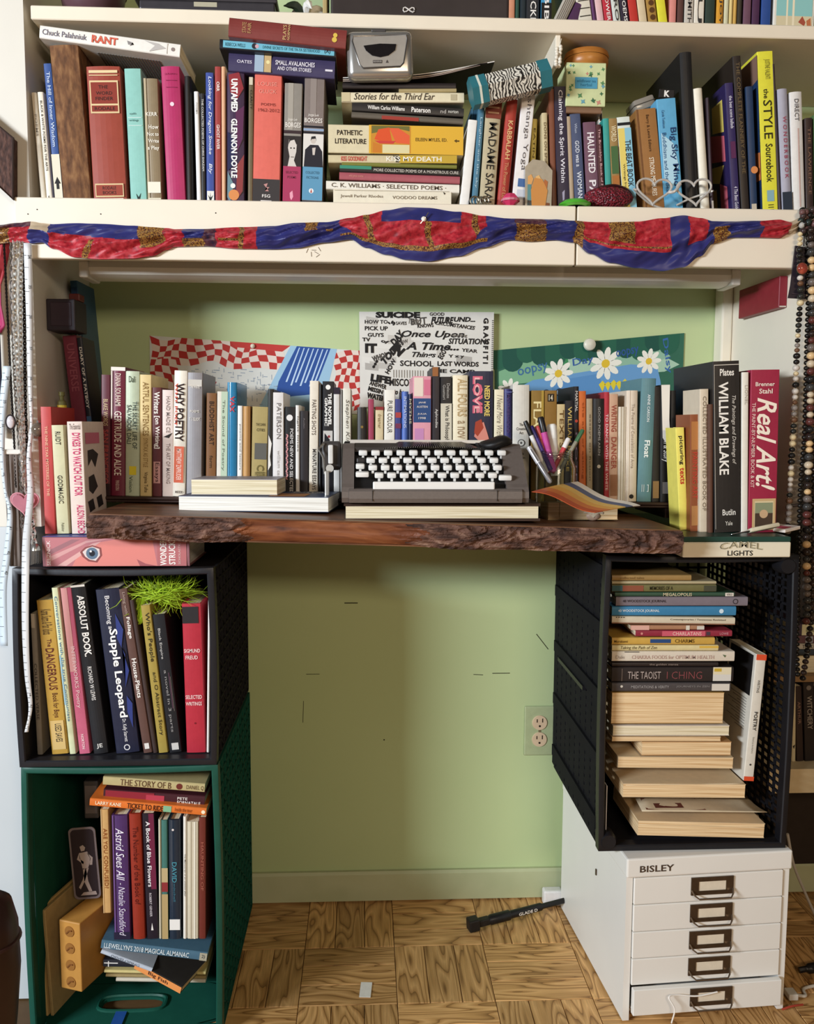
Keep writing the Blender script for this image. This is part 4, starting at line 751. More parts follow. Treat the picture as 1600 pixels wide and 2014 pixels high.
lie(645, 244, 911, 250, 57, 'd8cba8', 'thick cream and yellow book with poppies on its spine', [('R', 'dfae3a', .3, 0, 1, 1), ('H', 'PATHETIC', '2a241c', .065, .2, .25, .38, .015), ('H', 'LITERATURE', '2a241c', .05, .5, .28, .68, .015), ('R', 'c98a30', .315, .03, .61, .98), ('P', '6f6a35', [(.32, .02), (.6, .02), (.6, .2), (.5, .1), (.4, .22), (.32, .3)]), ('P', 'd9542c', [(.34, .5), (.37, .15), (.45, .08), (.47, .55), (.42, .6)]), ('P', 'e0603a', [(.45, .1), (.52, .1), (.6, .35), (.6, .65), (.5, .62)]), ('P', 'c9423a', [(.34, .55), (.5, .55), (.48, .65), (.38, .65)]), ('R', 'dcd0a0', .4, .68, .6, .98), ('P', 'c87a2c', [(.33, .6), (.39, .7), (.39, .98), (.33, .98)]), ('H', 'EILEEN MYLES, ED.', '5a4418', .645, .42, .88, .56, .01), ('P', '5a4418', [(.93, .5), (.95, .44), (.95, .48), (.97, .48), (.97, .53), (.95, .53), (.95, .57)])], hard=False, d=.15)
lie(691, 219, 911, 233, 12, '5f574c', 'grey-brown slim book with red middle patch in the lying stack', [('R', '9c3a30', .27, .4, .6, 1)])
lie(692, 201, 912, 213, 17, '2c2826', 'black slim paperback with white serif title in the lying stack', [('H', 'William Carlos Williams', 'efe9e0', .14, .25, .47, .72, .015), ('H', 'Paterson', 'efe9e0', .53, .2, .7, .8, .02), ('H', 'nd', 'b8b0a8', .79, .3, .84, .75), ('H', 'norton', 'd8d2c8', .86, .35, .95, .68)])
lie(671, 181, 912, 182, 20, 'e0d4b4', 'cream book with large italic title near the top of the lying stack', [('H', 'Stories for the Third Ear', '3a322a', .1, .1, .76, .78, .004, .3), ('R', 'c9bb94', 0, .05, .07, .95), ('R', 'b9ac8c', .89, .2, .94, .8)], d=.14)
lie(784, 174, 897, 173, 8, 'a8966a', 'thin khaki pamphlet near the top of the lying stack', [], d=.11)
lie(673, 162, 896, 163, 12, '241c1c', 'black flat book on top of the lying stack', [], d=.12)
# ------------------------------------------------------------------ upper shelf, right run
GRP = 'books standing on the upper shelf'
stand(903, 921, 921, 236, 'ece8e2', 'blank white slanted book edge right of the lying stack', [], d=.10)
stand(913, 928, 926, 212, '33586e', 'dark blue book behind the blank white one', [('R', '4a6f86', .1, 0, .3, 1)], Y=1.665, d=.12)
stand(926, 938, 941, 211, '4a7890', 'steel blue paperback with faded lettering', [('T', 'Laughter and the sky', 'a8c4d0', .3, .1, .75, .8)])
stand(941, 972, 956, 200, 'b8aa8a', 'khaki hardcover with rust top band and bold black capitals', [('R', '7d3a2c', 0, 0, 1, .16), ('R', 'c9a080', .15, .05, .85, .065), ('R', 'c9a080', .15, .1, .85, .115), ('T', 'MADAME SARAH', '2a2620', .28, .2, .78, 1, .005)], hard=True)
stand(976, 997, 997, 195, 'a83a2e', 'red hardcover with gold lettering leaning right', [('T', 'KABBALAH', 'e0b880', .3, .2, .75, .55, .01), ('T', 'The Power of Love', 'c98a60', .35, .58, .7, .95)], hard=True)
stand(1005, 1031, 1031, 140, 'e8e3e0', 'white paperback with tall thin black letters and patterned top', [('R', 'b9a0a8', .05, .02, .95, .09), ('P', '5a4a52', [(.1, .03), (.5, .07), (.3, .09), (.8, .04), (.9, .08)]), ('T', 'Ashtanga Yoga', '4a4448', .35, .13, .8, .72, -.008), ('R', '4a6a9c', .3, .78, .95, .84), ('R', 'c9ccd4', .3, .86, .95, .93)], d=.13, mat=None)
stand(1038, 1048, 1047, 234, 'd9c46a', 'pale yellow narrow book behind the holy card', [('T', 'EATING', '6a5a28', .3, .1, .7, .5)], Y=1.66)
stand(1069, 1080, 1065, 222, 'c9b992', 'cream narrow book with brown capitals left of the rust book', [('T', 'DONS ON SPIRITS BY', '6a5638', .3, .1, .7, .7)])
stand(1084, 1095, 1078, 175, '7a4630', 'tall rust brown narrow book', [])
stand(1096, 1121, 1088, 170, '2a2238', 'dark aubergine book with white serif title', [('T', 'Claiming the Spirit Within', 'e9e4ec', .25, .03, .68, .78, .01), ('P', 'a8a0b4', [(.4, .86), (.6, .84), (.55, .92), (.42, .93)])])
stand(1121, 1130, 1113, 229, 'b09a80', 'thin beige book beside the aubergine book', [])
stand(1131, 1152, 1120, 224, '45506f', 'slate blue paperback with grey-white capitals', [('T', 'When', 'b0b8cc', .35, .1, .6, .2), ('T', 'GOD was a', 'd8dce6', .3, .28, .7, .55, .015), ('T', 'WOMAN', 'd8dce6', .3, .6, .75, .88, .015)])
stand(1154, 1179, 1146, 240, '6d4a5c', 'mauve purple paperback with big white condensed capitals', [('T', 'HAUNTED', 'f0e8ea', .25, .12, .8, .58, .02), ('T', 'PALI', 'f0e8ea', .25, .66, .8, .95, .02)])
stand(1179, 1191, 1170, 245, '4a2228', 'dark maroon narrow book with pink lettering', [('T', 'The Brooklyn Book of Famous', 'd8a8a8', .3, .05, .75, .9)])
stand(1184, 1192, 1176, 213, 'd8cfc4', 'thin tall white booklet edge above the maroon book', [('R', '1d1b1b', .2, .05, .8, .12)], Y=1.66)
stand(1192, 1204, 1185, 233, '3a9a90', 'narrow turquoise book between maroon and mottled spines', [])
stand(1205, 1222, 1196, 233, '9a7a48', 'green and gold mottled narrow book', [('R', '4a6a40', .1, .3, .9, .6), ('R', 'b07038', .1, .62, .9, .75), ('T', 'WORLD', 'efe0b8', .2, .08, .8, .25)])
stand(1226, 1252, 1212, 230, 'd9e0d8', 'yellow and sky blue paperback with black condensed capitals', [('R', '1d1d1f', 0, .06, 1, .09), ('R', 'e6d070', 0, .12, .5, 1), ('R', '8ec4d8', .5, .12, 1, 1), ('T', 'THE BEAT BOOK', '2a2a2c', .45, .25, .9, .75, .015), ('T', 'Writings from the beat', '3a3628', .15, .5, .35, .98)])
stand(1268, 1308, 1249, 214, '9a6a38', 'tan brown textured paperback with dark title and white capitals', [('T', 'Barry & Lewis Editors', '4a2f18', .42, .06, .6, .42), ('T', 'STRONG MEASURES', 'efe0c8', .42, .48, .66, .86, .015), ('R', '7a5230', 0, 0, .08, 1)])
stand(1306, 1344, 1290, 194, '5fa8cf', 'sky blue paperback with navy typewritten title', [('P', 'b4d8e8', [(.1, .3), (.7, .4), (.9, .6), (.5, .8), (.1, .7)]), ('T', 'Big Sky Mind', '1f3a66', .5, .26, .9, .78, .01), ('T', 'Buddhism and the Beat', '2f5a86', .15, .3, .35, .85), ('T', 'Carole Tonkinson', '3a6a94', .2, .1, .34, .26)])
stand(1350, 1373, 1336, 103, '1c1a1a', 'tall plain black binder rising above its neighbours', [], hard=True, d=.19)
stand(1379, 1396, 1363, 174, 'ece4d2', 'white hardcover right of the tall black binder', [], hard=True, d=.13)
stand(1398, 1404, 1388, 192, '33222a', 'thin dark book with white foot beside the skeleton print book', [('R', 'd8cfc8', .2, .9, .8, .98)])
stand(1440, 1456, 1425, 163, '2f2454', 'purple-blue paperback with white lettering and pink print cover', [('T', 'the beat scene ballads', 'd8d4e4', .35, .1, .75, .35, .01), ('R', '5a2a50', .2, .45, .8, .58), ('T', '4 The Beat Guide', 'd8d4e4', .3, .8, .75, .98)], d=.17)
stand(1458, 1474, 1440, 110, '2a211c', 'tall dark brown book with gold capitals', [('T', 'THE COMPLETE FLANNERY OF THE', '6d5a3f', .3, .04, .75, .75)], d=.19)
stand(1476, 1490, 1466, 170, '203656', 'navy book with orange disc left of the yellow book', [('C', 'd98a50', .7, .66, .5), ('R', 'c9bca8', .1, .93, .8, 1)], d=.15)
stand(1499, 1530, 1488, 101, 'e3dc3f', 'tall bright yellow hardcover with black lowercase title', [('T', 'JUSTINE VALENTI', '8a8430', .35, .05, .75, .17), ('T', 'the', '2a2814', .3, .23, .6, .29, .01), ('T', 'STYLE', '2a2814', .25, .3, .8, .54, .005), ('T', 'Sourcebook', '2a2814', .3, .57, .75, .81, .012), ('R', '8ab0b8', .3, .86, .75, .93), ('R', '4a4a20', .35, .95, .7, .955), ('R', '4a4a20', .35, .965, .7, .97), ('R', '4a4a20', .35, .98, .7, .985)], d=.19)
stand(1531, 1537, 1517, 126, '3a2c2c', 'tall thin dark book behind the bright yellow hardcover', [])
stand(1538, 1557, 1528, 175, 'a8a6b4', 'lavender grey hardcover with rose capitals and dark foot', [('R', '2c3440', 0, .83, 1, 1), ('T', 'W O N D E R B O O K', 'a4485c', .35, .22, .72, .72, .01)], hard=True)
stand(1559, 1583, 1552, 181, 'dedad6', 'off-white book with small grey capitals near the right edge', [('T', 'DIRECT', '5f5a5a', .3, .06, .65, .24), ('R', 'c8a8a0', .5, .3, .6, .95)], hard=True)
stand(1585, 1600, 1582, 232, '33221f', 'dark brown worn book at the right edge of the upper shelf', [('T', 'THE LAWRENCE', '7a5a48', .3, .1, .7, .8)])
stand(1602, 1622, 1600, 225, '5a7a4a', 'dull green book cut off at the right edge of the upper shelf', [])
# pink print on the purple-blue book's front cover (left side)
pr = [o for o in D.objects if o.get('label', '').startswith('purple-blue paperback')][0]
wv = max(v.co.x for v in pr.children[0].data.vertices); hv = max(v.co.z for v in pr.children[0].data.vertices)
for c, pts in (('e6cf6a', [(.1, .1), (.4, .1), (.42, .3), (.1, .35)]), ('d8697a', [(.1, .38), (.5, .3), (.6, .5), (.1, .58)]), ('e6d070', [(.15, .6), (.5, .56), (.62, .66), (.3, .72)]), ('d8697a', [(.1, .78), (.3, .72), (.3, .95), (.1, .95)]), ('dcb870', [(.4, .75), (.7, .74), (.7, .96), (.4, .96)])):
    MB().add([(-wv-.0006, a*.16, hv*(1-b)) for a, b in pts], [tuple(range(len(pts)))]).build('cover_print', flat(c), pr)
sy = [o for o in D.objects if o.get('label', '').startswith('tall bright yellow hardcover')][0]
wv = max(v.co.x for v in sy.children[0].data.vertices); hv = max(v.co.z for v in sy.children[0].data.vertices)
for k, (c, pts) in enumerate((('1f3a60', [(.0, .02), (.18, .02), (.18, .99), (.0, .99)]), ('8a6a5c', [(.0, .02), (.18, .02), (.18, .16), (.06, .2), (.0, .17)]), ('d98048', [(.0, .62), (.03, .6), (.05, .66), (.05, .74), (.02, .79), (.0, .79)]))):
    MB().add([(-wv-.0006-.0003*k, a, hv*(1-b)) for a, b in pts], [tuple(range(len(pts)))]).build('cover_print', flat(c), sy)
# ------------------------------------------------------------------ top shelf row (cropped by the photo's top edge)
GRP = 'books on the top shelf'; YB = 1.64; Z0 = ZT1+.0004; DEP = .14
top = [(1000, 1012, 'c98a6a', 'pink and cream patterned book leftmost of the top shelf books'), (1013, 1021, '2a4a3c', 'thin dark green book on the top shelf'), (1022, 1034, '1f2a30', 'dark slate book on the top shelf left of the black one'), (1034, 1060, '26272b', 'black faded hardcover on the top shelf'), (1063, 1084, '3f8fb8', 'blue book with black and white foot on the top shelf'), (1086, 1112, 'b9b2a6', 'grey ribbed folder leaning on the top shelf'), (1113, 1134, '4a2a4c', 'plum striped book leaning on the top shelf'), (1138, 1166, 'dcd4c2', 'white book with ladder rungs print on the top shelf'),
    (1167, 1174, '5a2f5a', 'thin purple book on the top shelf'), (1175, 1189, 'e0b8b8', 'pale pink book on the top shelf'), (1190, 1206, 'b82a3a', 'crimson book on the top shelf left of the grey-white book'), (1207, 1222, 'cfd4cc', 'grey-white book with black capitals on the top shelf'), (1223, 1239, '2a2030', 'dark violet book on the top shelf'), (1240, 1257, 'c0342c', 'scarlet book on the top shelf'), (1258, 1274, 'd8c4a0', 'beige book on the top shelf left of the ornate gold one'), (1276, 1294, 'a8803c', 'ornate gold patterned book on the top shelf'), (1296, 1314, 'e0d83a', 'lemon yellow book on the top shelf'), (1316, 1329, 'd88a80', 'salmon book on the top shelf'), (1331, 1343, '5a3a34', 'chestnut brown book on the top shelf'), (1345, 1363, 'c9c0b4', 'stone grey book with faint capitals on the top shelf'), (1364, 1384, 'e6dccc', 'ivory book with black scroll mark on the top shelf'),
    (1386, 1405, '2c3c34', 'bottle green book on the top shelf'), (1408, 1421, 'd99a30', 'amber orange book on the top shelf'), (1423, 1432, 'd0cba8', 'pale sage book on the top shelf'), (1433, 1440, 'd8c080', 'thin straw yellow book on the top shelf'), (1441, 1448, 'c9a050', 'thin mustard book on the top shelf'), (1449, 1458, '3a3428', 'thin black-brown book on the top shelf'), (1461, 1476, '6d4a5a', 'dusky mauve book on the top shelf'), (1478, 1493, '4a2a48', 'deep purple book on the top shelf'), (1496, 1515, '2a4a8c', 'cobalt blue book on the top shelf')]
words = {1034: 'NICKI', 1063: 'BIB', 1190: 'POWER', 1207: 'PRO', 1223: 'POEMS', 1345: 'SMITH', 1364: 'U', 1408: 'JOY'}
for x0, x1, c, lb in top:
    E_ = []
    if x0 in words: E_ = [('T', words[x0], 'efe9e2' if x0 in (1034, 1063, 1190, 1223) else '3a3634', .3, .72, .75, .97, .01)]
    if x0 == 1063: E_ = [('R', '1d1b1b', 0, .8, 1, 1)]+E_
    if x0 == 1086: E_ = [('R', '6a6058', .2+.15*k, 0, .26+.15*k, 1) for k in range(5)]
    if x0 == 1138: E_ = [('R', '3a342c', .1, .76+.06*k, .9, .767+.06*k) for k in range(4)]
    if x0 == 1276: E_ = [('C', '5a3a1c', .5, .78+.07*k, .3) for k in range(3)]
    yt = row((x0+x1)/2, YB, ZT1+random.uniform(.17, .23)) if False else None
    h = random.uniform(.17, .22); Y = YB; z = ZT1+.0004
    h = {1086: .046, 1113: .034}.get(x0, h); lean = 0.45 if x0 in (1086, 1113) else (-.16 if 1138 <= x0 < 1300 else 0)
    a, b = P(x0, 40, Y), P(x1, 40, Y); w = (b.x-a.x)*.97*math.cos(lean); lift = w/2*abs(math.sin(lean))
    book('paperback_book', lb, ((a.x+b.x)/2, Y, z+lift), lean, w, h, DEP, c, E_, group=GRP)
# picture-cover book facing out at the right end
a = P(1520, 48, 1.64); b = P(1600, 48, 1.64)
o = book('hardcover_book', 'book with a painted beach scene cover facing out on the top shelf', ((a.x+b.x)/2, 1.64, ZT1+.0004), 0, b.x-a.x, .13, .02, 'e6dfd2', [('R', '8fc4c0', .06, .02, .94, .95), ('R', 'd8c9a4', .06, .82, .94, .95), ('P', 'efe0c0', [(.3, .6), (.34, .6), (.34, .95), (.3, .95)]), ('P', 'efe0c0', [(.45, .6), (.5, .6), (.5, .95), (.45, .95)]), ('P', 'a8503c', [(.6, .9), (.7, .82), (.78, .9), (.75, .95)]), ('P', 'c07048', [(.8, .88), (.9, .84), (.92, .95), (.82, .95)])], bulge=.0003, group=GRP)
# laptop and dark boxes on the top shelf
e0, e1 = P(262, 14, 1.64), P(545, 20, 1.64)
lp = thing('laptop', 'closed dark grey laptop lying on the top shelf', 'laptop', ((e0.x+e1.x)/2, 1.64, ZT1+.001)); hw = (e1.x-e0.x)/2
mg = M('4a464a', .35, .5); MB().rbox((-hw+.01, 0, .006), (hw-.004, .22, .022), .003).build('base', mg, lp); MB().rbox((-hw, .001, .0225), (hw, .22, .031), .003).build('lid', M('5a5558', .3, .6), lp)
for x in (-hw+.03, hw-.04): MB().lathe([(.006, 0), (.006, .006)], (x, .02, 0), 12).build('rubber_foot', M('1a1818', .6), lp)
MB().rbox((-.02, -.0006, .012), (.02, .0, .02), .0003, 1).build('port', M('b0a890', .4), lp)
e0, e1 = P(650, 26, 1.64), P(1000, 32, 1.64)
bk = thing('storage_box', 'large charcoal box on the top shelf beside the laptop', 'box', ((e0.x+e1.x)/2, 1.64, ZT1+.0005)); hw = (e1.x-e0.x)/2
MB().rbox((-hw, 0, 0), (hw, .22, .16), .004).build('body', M('38302e', .35, var=.3, scale=12), bk); MB().rbox((-hw-.004, -.004, .14), (hw+.004, .224, .185), .004).build('lid', M('2d2625', .35), bk); 
q = MB(); q.tube([(-.02+.01*math.cos(t), -.002, .016+.004*math.sin(2*t)) for t in [k*.5 for k in range(13)]], .0012, 6); q.build('string', M('d8d0c8', .5), bk)
MB().rbox((-hw-.014, .0, 0), (-hw-.006, .10, .15), .002).build('wood_edge', M('b09a68', .5), bk)
e = P(170, 10, 1.66); o = thing('ceramic_bowl', 'dark plum bowl on the top shelf left of the laptop', 'bowl', (e.x, 1.70, ZT1)); MB().lathe([(.02, 0), (.034, .006), (.052, .03), (.058, .06), (.054, .06), (.045, .03), (.02, .01)], n=28).build('bowl_body', M('5c3f45', .35), o, True); MB().lathe([(.0585, .056), (.06, .060), (.0585, .064), (.056, .060)], n=28, cap=False).build('bowl_rim', M('7a5a60', .3), o, True)
e = P(600, 16, 1.67); o = thing('artificial_lily', 'white-petalled artificial lily with dark leaves on the top shelf', 'plant', (e.x, 1.68, ZT1+.001))
for k in range(5):
    a = k*1.25; MB().tube(curve([(0, 0, .012), (.02*math.cos(a), .02*math.sin(a), .03), (.045*math.cos(a), .04*math.sin(a), .015+.01*(k % 2))], 6), [.002, .003, .005, .007, .008, .008, .008, .007, .006, .005, .004, .002, .001], 6).build('leaf', M('1f2a1c' if k % 2 else 'e6e0d8', .5), o, True)
MB().lathe([(.012, 0), (.016, .012), (.008, .02)], n=12).build('bud', M('232020', .5), o, True)
# ================================================================== black crate contents
GRP = 'books standing in the black crate'; YB = 1.535; Z0 = .4995+.0095; DEP = .17
stand(73, 84, 59, 1207, '8a847c', 'grey thin book at the left inside the black crate', [('T', 'COLLECTED VERSE', '3a3634', .3, .35, .8, .75), ('R', 'b9b0a4', .2, 0, .8, .1)])
stand(102, 135, 71, 1180, 'b8903c', 'mustard yellow worn book with dark red lettering in the crate', [('T', 'Kama Sutra & Pan Idiots', '4a3418', .2, .06, .8, .22), ('T', 'The', '5a2018', .4, .25, .65, .3), ('T', 'DANGEROUS', '5a2018', .25, .31, .75, .58, .01), ('T', 'Book for Boys', '5a3018', .3, .6, .7, .76), ('R', 'd0b070', .1, .78, .9, .97), ('T', 'USED SAVES', '2a2420', .35, .8, .75, .92, .01)])
stand(137, 150, 101, 1156, 'cfd0a8', 'thin pale green and blue spine in the black crate', [('T', 'Conversations with the true Communists', '4a7a9a', .3, .05, .7, .8), ('R', '9ac0d0', .1, .4, .3, .7)])
stand(156, 178, 118, 1156, 'c4607a', 'pink paperback in the black crate left of a black one', [('R', 'd89a98', .05, 0, .6, .5), ('T', 'INTERWORKS Poetry', 'e8c4c4', .25, .35, .7, .72, .008), ('T', 'NORTON', 'f0d8d4', .35, .88, .6, .97)])
stand(184, 214, 138, 1150, '1b1a1d', 'black book with white slanted capitals in the crate', [('R', 'ece4da', .02, 0, .95, .012), ('T', 'ABSOLUT BOOK.', 'f2ede6', .35, .06, .82, .42, .025), ('T', 'RICHARD W LEWIS', 'd8d2cc', .4, .48, .68, .68, .01), ('H', 'JE', 'e6e0d8', .3, .94, .7, .97)], hard=True)
stand(228, 276, 187, 1158, '1a1c33', 'thick midnight blue book with large white title in the crate', [('P', '2f3a78', [(.7, .15), (.95, .25), (.8, .35), (.98, .5), (.75, .6), (.9, .4), (.65, .3)]), ('P', '2f3a78', [(.75, .65), (.95, .7), (.85, .85), (.7, .75)]), ('T', 'Becoming a', 'd8d4d4', .3, .04, .55, .24, .01), ('T', 'Supple Leopard', 'f4f0ea', .28, .24, .7, .78, .022), ('T', 'Dr. Kelly Starrett', 'd8d4d4', .4, .79, .6, .93), ('C', 'd8d4d4', .5, .965, .13), ('C', '1a1c33', .5, .965, .09)], hard=True)
stand(282, 300, 232, 1158, '5c4038', 'brown book with white playful lettering beside the midnight blue one', [('T', 'Living with', 'a08a80', .3, .02, .7, .15), ('T', 'Foliage', 'efe8e0', .3, .17, .8, .3, .015), ('T', 'House-Plants', 'efe8e0', .3, .42, .8, .66, .015), ('R', 'e0d8d0', .25, .94, .75, .975)])
stand(301, 310, 254, 1180, '3c2c28', 'dark thin book behind the playful lettered brown one', [])
stand(312, 331, 276, 1190, 'a08a40', 'olive gold book with black handwriting under the neon hair', [('T', "Who's People", '2a2614', .25, .05, .8, .38, .008), ('T', 'and O Abstract Story', '2a2614', .3, .45, .75, .88, .004)])
stand(333, 358, 299, 1208, '16161b', 'black book with white fine print and sketchy lines in the crate', [('T', 'Black Empire', 'b9b4b0', .25, .1, .5, .32), ('T', 'a novel in 3 parts', '8a8684', .3, .4, .6, .85), ('R', '5a3a4a', .7, .42, .76, .68), ('R', '6a6058', .8, .45, .84, .7), ('R', 'c9c4be', .25, .93, .8, .98)])
stand(367, 405, 357, 1187, 'b02838', 'bright red hardcover with charcoal top and white capitals', [('R', '2a2526', .02, .02, .85, .13), ('H', 'SIGMUND', 'f0d0cc', .05, .3, .88, .325, .01), ('H', 'FREUD', 'f0d0cc', .12, .345, .75, .37, .01), ('H', 'SELECTED', 'f0d0cc', .05, .61, .9, .635, .01), ('H', 'WRITINGS', 'f0d0cc', .05, .655, .88, .68, .01), ('C', '7a1824', .5, .8, .05)], hard=True, bulge=.001)
stand(406, 412, 409, 1172, 'e0d8d0', 'thin white board edge at the right inside the black crate', [], d=.15)
# neon green fluffy hair clump lying on the books
hb = MB(); rnd = random.Random(3); e = P(312, 1172, 1.56)
for k in range(420):
    a = rnd.uniform(0, 6.28); st = e+Vector((rnd.gauss(0, .016), rnd.uniform(-.01, .06), rnd.gauss(0, .006)))
    pts = [st]; dv = Vector((math.cos(a)*.012, rnd.uniform(-.006, .006), math.sin(a)*.006))
    for s in range(5): pts.append(pts[-1]+dv); dv = Matrix.Rotation(rnd.uniform(-.5, .5), 3, 'Y') @ dv
    hb.tube(pts, [.0011, .001, .0009, .0008, .0006, .0003], 3)
for k in range(60):
    st = e+Vector((rnd.uniform(-.035, -.02), -.01+rnd.uniform(0, .01), -.002)); hb.tube(curve([st, st+Vector((-.004, -.006, -.012)), st+Vector((rnd.uniform(-.012, .004), -.01, rnd.uniform(-.045, -.03)))], 3), .0009, 3)
tag(hb.build('neon_hair', M('a8c832', .5, var=.3, scale=30)), 'clump of neon yellow-green hair on the crate books', 'hair', kind='stuff')
# ================================================================== green crate contents
GRP = 'books standing in the green crate'; YB = 1.54; DEP = .14
bz = P(300, 1848, 1.54).z; Z0 = bz
def G(x0, x1, xt, yt, c, lb, E_=(), **kw): stand(x0, x1, xt, yt, c, lb, E_, z0=P((x0+x1)/2, kw.pop('yb', 1846), kw.get('Y', YB)).z, **kw)
G(203, 219, 197, 1592, 'c49a62', 'tan paperback with brown capitals raised in the green crate', [('T', 'ARE YOU CONFUSED?', '8a4a1c', .3, .18, .75, .76, .012), ('R', 'd8b482', .05, 0, .15, 1)], yb=1795)
G(225, 257, 219, 1603, '4a2c5e', 'purple hardcover with white handwritten title in the green crate', [('T', 'Astrid Sees All', 'ece6ee', .25, .1, .75, .52, .0, .3), ('T', '- Natalie Standiford', 'e0d8e6', .35, .54, .75, .97, -.004, .3), ('R', '6a4a80', .05, 0, .14, 1), ('R', '231c34', 0, .94, 1, 1)], hard=True)
G(262, 286, 253, 1600, '8c2a18', 'rust red hardcover with darker red capitals in the green crate', [('T', 'The Number of the Book of', '5a140c', .3, .1, .7, .72)], hard=True)
G(289, 312, 279, 1600, '1d1420', 'black and wine paperback with white serif title in the green crate', [('R', '6a1f3a', .55, 0, 1, .6), ('T', 'A Book of Blue Flowers', 'f0eaea', .3, .06, .65, .58, .012), ('T', 'ROBERT GENSER', 'c9c0c4', .35, .63, .55, .82), ('P', 'e6e0da', [(.4, .93), (.5, .87), (.6, .93)])])
G(313, 318, 311, 1612, 'cfc6b0', 'thin cream sleeve in the green crate', [])
G(319, 331, 317, 1613, '3f6f66', 'teal, cream and maroon banded narrow book in the green crate', [('R', 'b9a478', 0, .4, 1, .52), ('R', '8a2f30', 0, .52, 1, .6), ('R', 'b09868', 0, .62, 1, 1)])
G(333, 356, 331, 1612, '1f2a38', 'dark navy library book with a white call-number sticker', [('T', 'DAVID', '4a90a0', .3, .35, .7, .52, .01), ('T', 'mitchell', '3a6a7a', .4, .53, .6, .68), ('C', 'd8ccc8', .4, .08, .1), ('R', 'e6e2dc', .05, .83, .95, .92)], hard=True, rough=.15)
G(360, 367, 360, 1606, 'e3dcd0', 'thin white paperback with tiny vertical text in the green crate', [('T', 'The Manuscript of an untitled affair', '4a4440', .25, .3, .75, .65)])
G(368, 390, 368, 1616, 'cfc4ac', 'cream wrinkled pamphlet in the green crate', [('R', 'b3a78e', .3, 0, .4, 1), ('R', 'e0d8c6', .6, 0, .75, 1)])
G(391, 405, 391, 1608, '6a2a20', 'maroon book at the right inside the green crate', [('T', 'HAUNTING OF', 'a05a48', .3, .2, .7, .6)])
GRP = 'books lying in the green crate'
lie(177, 1570, 406, 1590, 15, 'd9702a', 'bright orange paperback lying across the standing books', [('H', 'LARRY KANE', 'f6e2c0', .05, .25, .27, .7, .012), ('H', 'TICKET TO RIDE', '3a1c0c', .32, .15, .63, .85, .012), ('R', '7fb08a', .63, .1, .7, .9), ('H', 'Inside the tour', '7a3a14', .73, .2, .88, .7), ('C', 'f6e2c0', .975, .5, .25)], Y=1.535)
lie(204, 1552, 403, 1566, 24, '401820', 'dark red book with white outlined capitals above the orange one', [('R', '8a2430', .02, .05, .5, .6), ('R', 'b03a4a', .42, .2, .6, .8), ('H', 'PETE', 'e6dcd4', .73, .2, .83, .42, .01), ('H', 'FORNATALE', 'e6dcd4', .73, .5, .96, .78, .01)], Y=1.55)
lie(203, 1527, 403, 1542, 17, 'b8a878', 'khaki paperback with brown serif title topmost in the green crate', [('H', 'THE STORY OF B', '5a3c28', .17, .12, .67, .85, .0), ('C', '6a2a20', .75, .5, .35), ('H', 'DANIEL Q', '5a3c28', .82, .25, .99, .8, -.004)], Y=1.54)
lie(200, 1849, 408, 1874, 17, '47687c', 'steel blue paperback lying beneath the standing books', [('H', "LLEWELLYN'S 2018 MAGICAL ALMANAC", 'd8e0e2', .03, .2, .83, .8, .006), ('R', 'a8a08a', .93, .05, 1, .95), ('H', '2)', '2a3640', .95, .25, .98, .75)], Y=1.535, d=.17, tint='white')
lie(200, 1868, 300, 1905, 8, 'b8c0cc', 'pale blue-white booklet fanned beneath the steel blue one', [('H', 'DEVELOPING', '7a8494', .2, .2, .75, .8)], Y=1.525, d=.15)
zf = P(300, 1943, 1.515).z
bf = book('paperback_book', 'orange-spined paperback turned corner-out at the bottom of the green crate', (P(308, 1925, 1.52).x, 1.522, P(308, 1930, 1.52).z), .30, .0125, .098, .09, '2a2622', [('R', 'd98a4a', 0, 0, 1, 1), ('H', 'Big Fish', '3a1c10', .3, .15, .72, .85, .015)], lie=True, tint='yellow', yaw=-.35)
GRP = 'thin booklets at the bottom of the green crate'
lie(203, 1888, 300, 1890, 14, '23242c', 'black booklet with white line under the fanned booklets', [('R', 'd8d4ce', .02, .3, .3, .45), ('R', 'd8d4ce', .1, .1, .12, .9)], Y=1.56, d=.13)
lie(205, 1908, 404, 1912, 6, 'c9b87a', 'straw coloured booklet near the crate floor', [], Y=1.56, d=.13)
lie(208, 1916, 405, 1920, 6, '9a8456', 'brown-edged booklet near the crate floor', [], Y=1.57, d=.13)
lie(228, 1924, 404, 1927, 7, 'c8bfae', 'pale grey booklet lowest in the green crate', [], Y=1.57, d=.13)
# statue card, carved box, boards, dark tall case
e = P(173, 1768, 1.60); sc = thing('statue_card', 'arched card with a grey statue figure in the green crate', 'card', (e.x, 1.60, e.z), (0, -.06, 0)); cw, ch = .0245, .138
def rrect(w, h, r, n=6):
    pts = []
    for cx, cz, a0 in ((w-r, h-r, 0), (-w+r, h-r, 90), (-w+r, r, 180), (w-r, r, 270)):
        for k in range(n+1): a = math.radians(a0+90*k/n); pts.append((cx+r*math.cos(a), cz+r*math.sin(a)))
    return pts
q = MB(); pts = rrect(cw, ch, .009); n = len(pts); q.add([(x, 0, z) for x, z in pts]+[(x, .002, z) for x, z in pts], [tuple(range(n)), tuple(range(2*n-1, n-1, -1))]+[(i, (i+1) % n, n+(i+1) % n, n+i) for i in range(n)]); q.build('backing', M('766b70', .5), sc)
MB().ngon([(x*.86, .004+z*.945) for x, z in pts], -.0006).build('dark_field', flat('2c2228'), sc)
mfig = flat('a89a98')
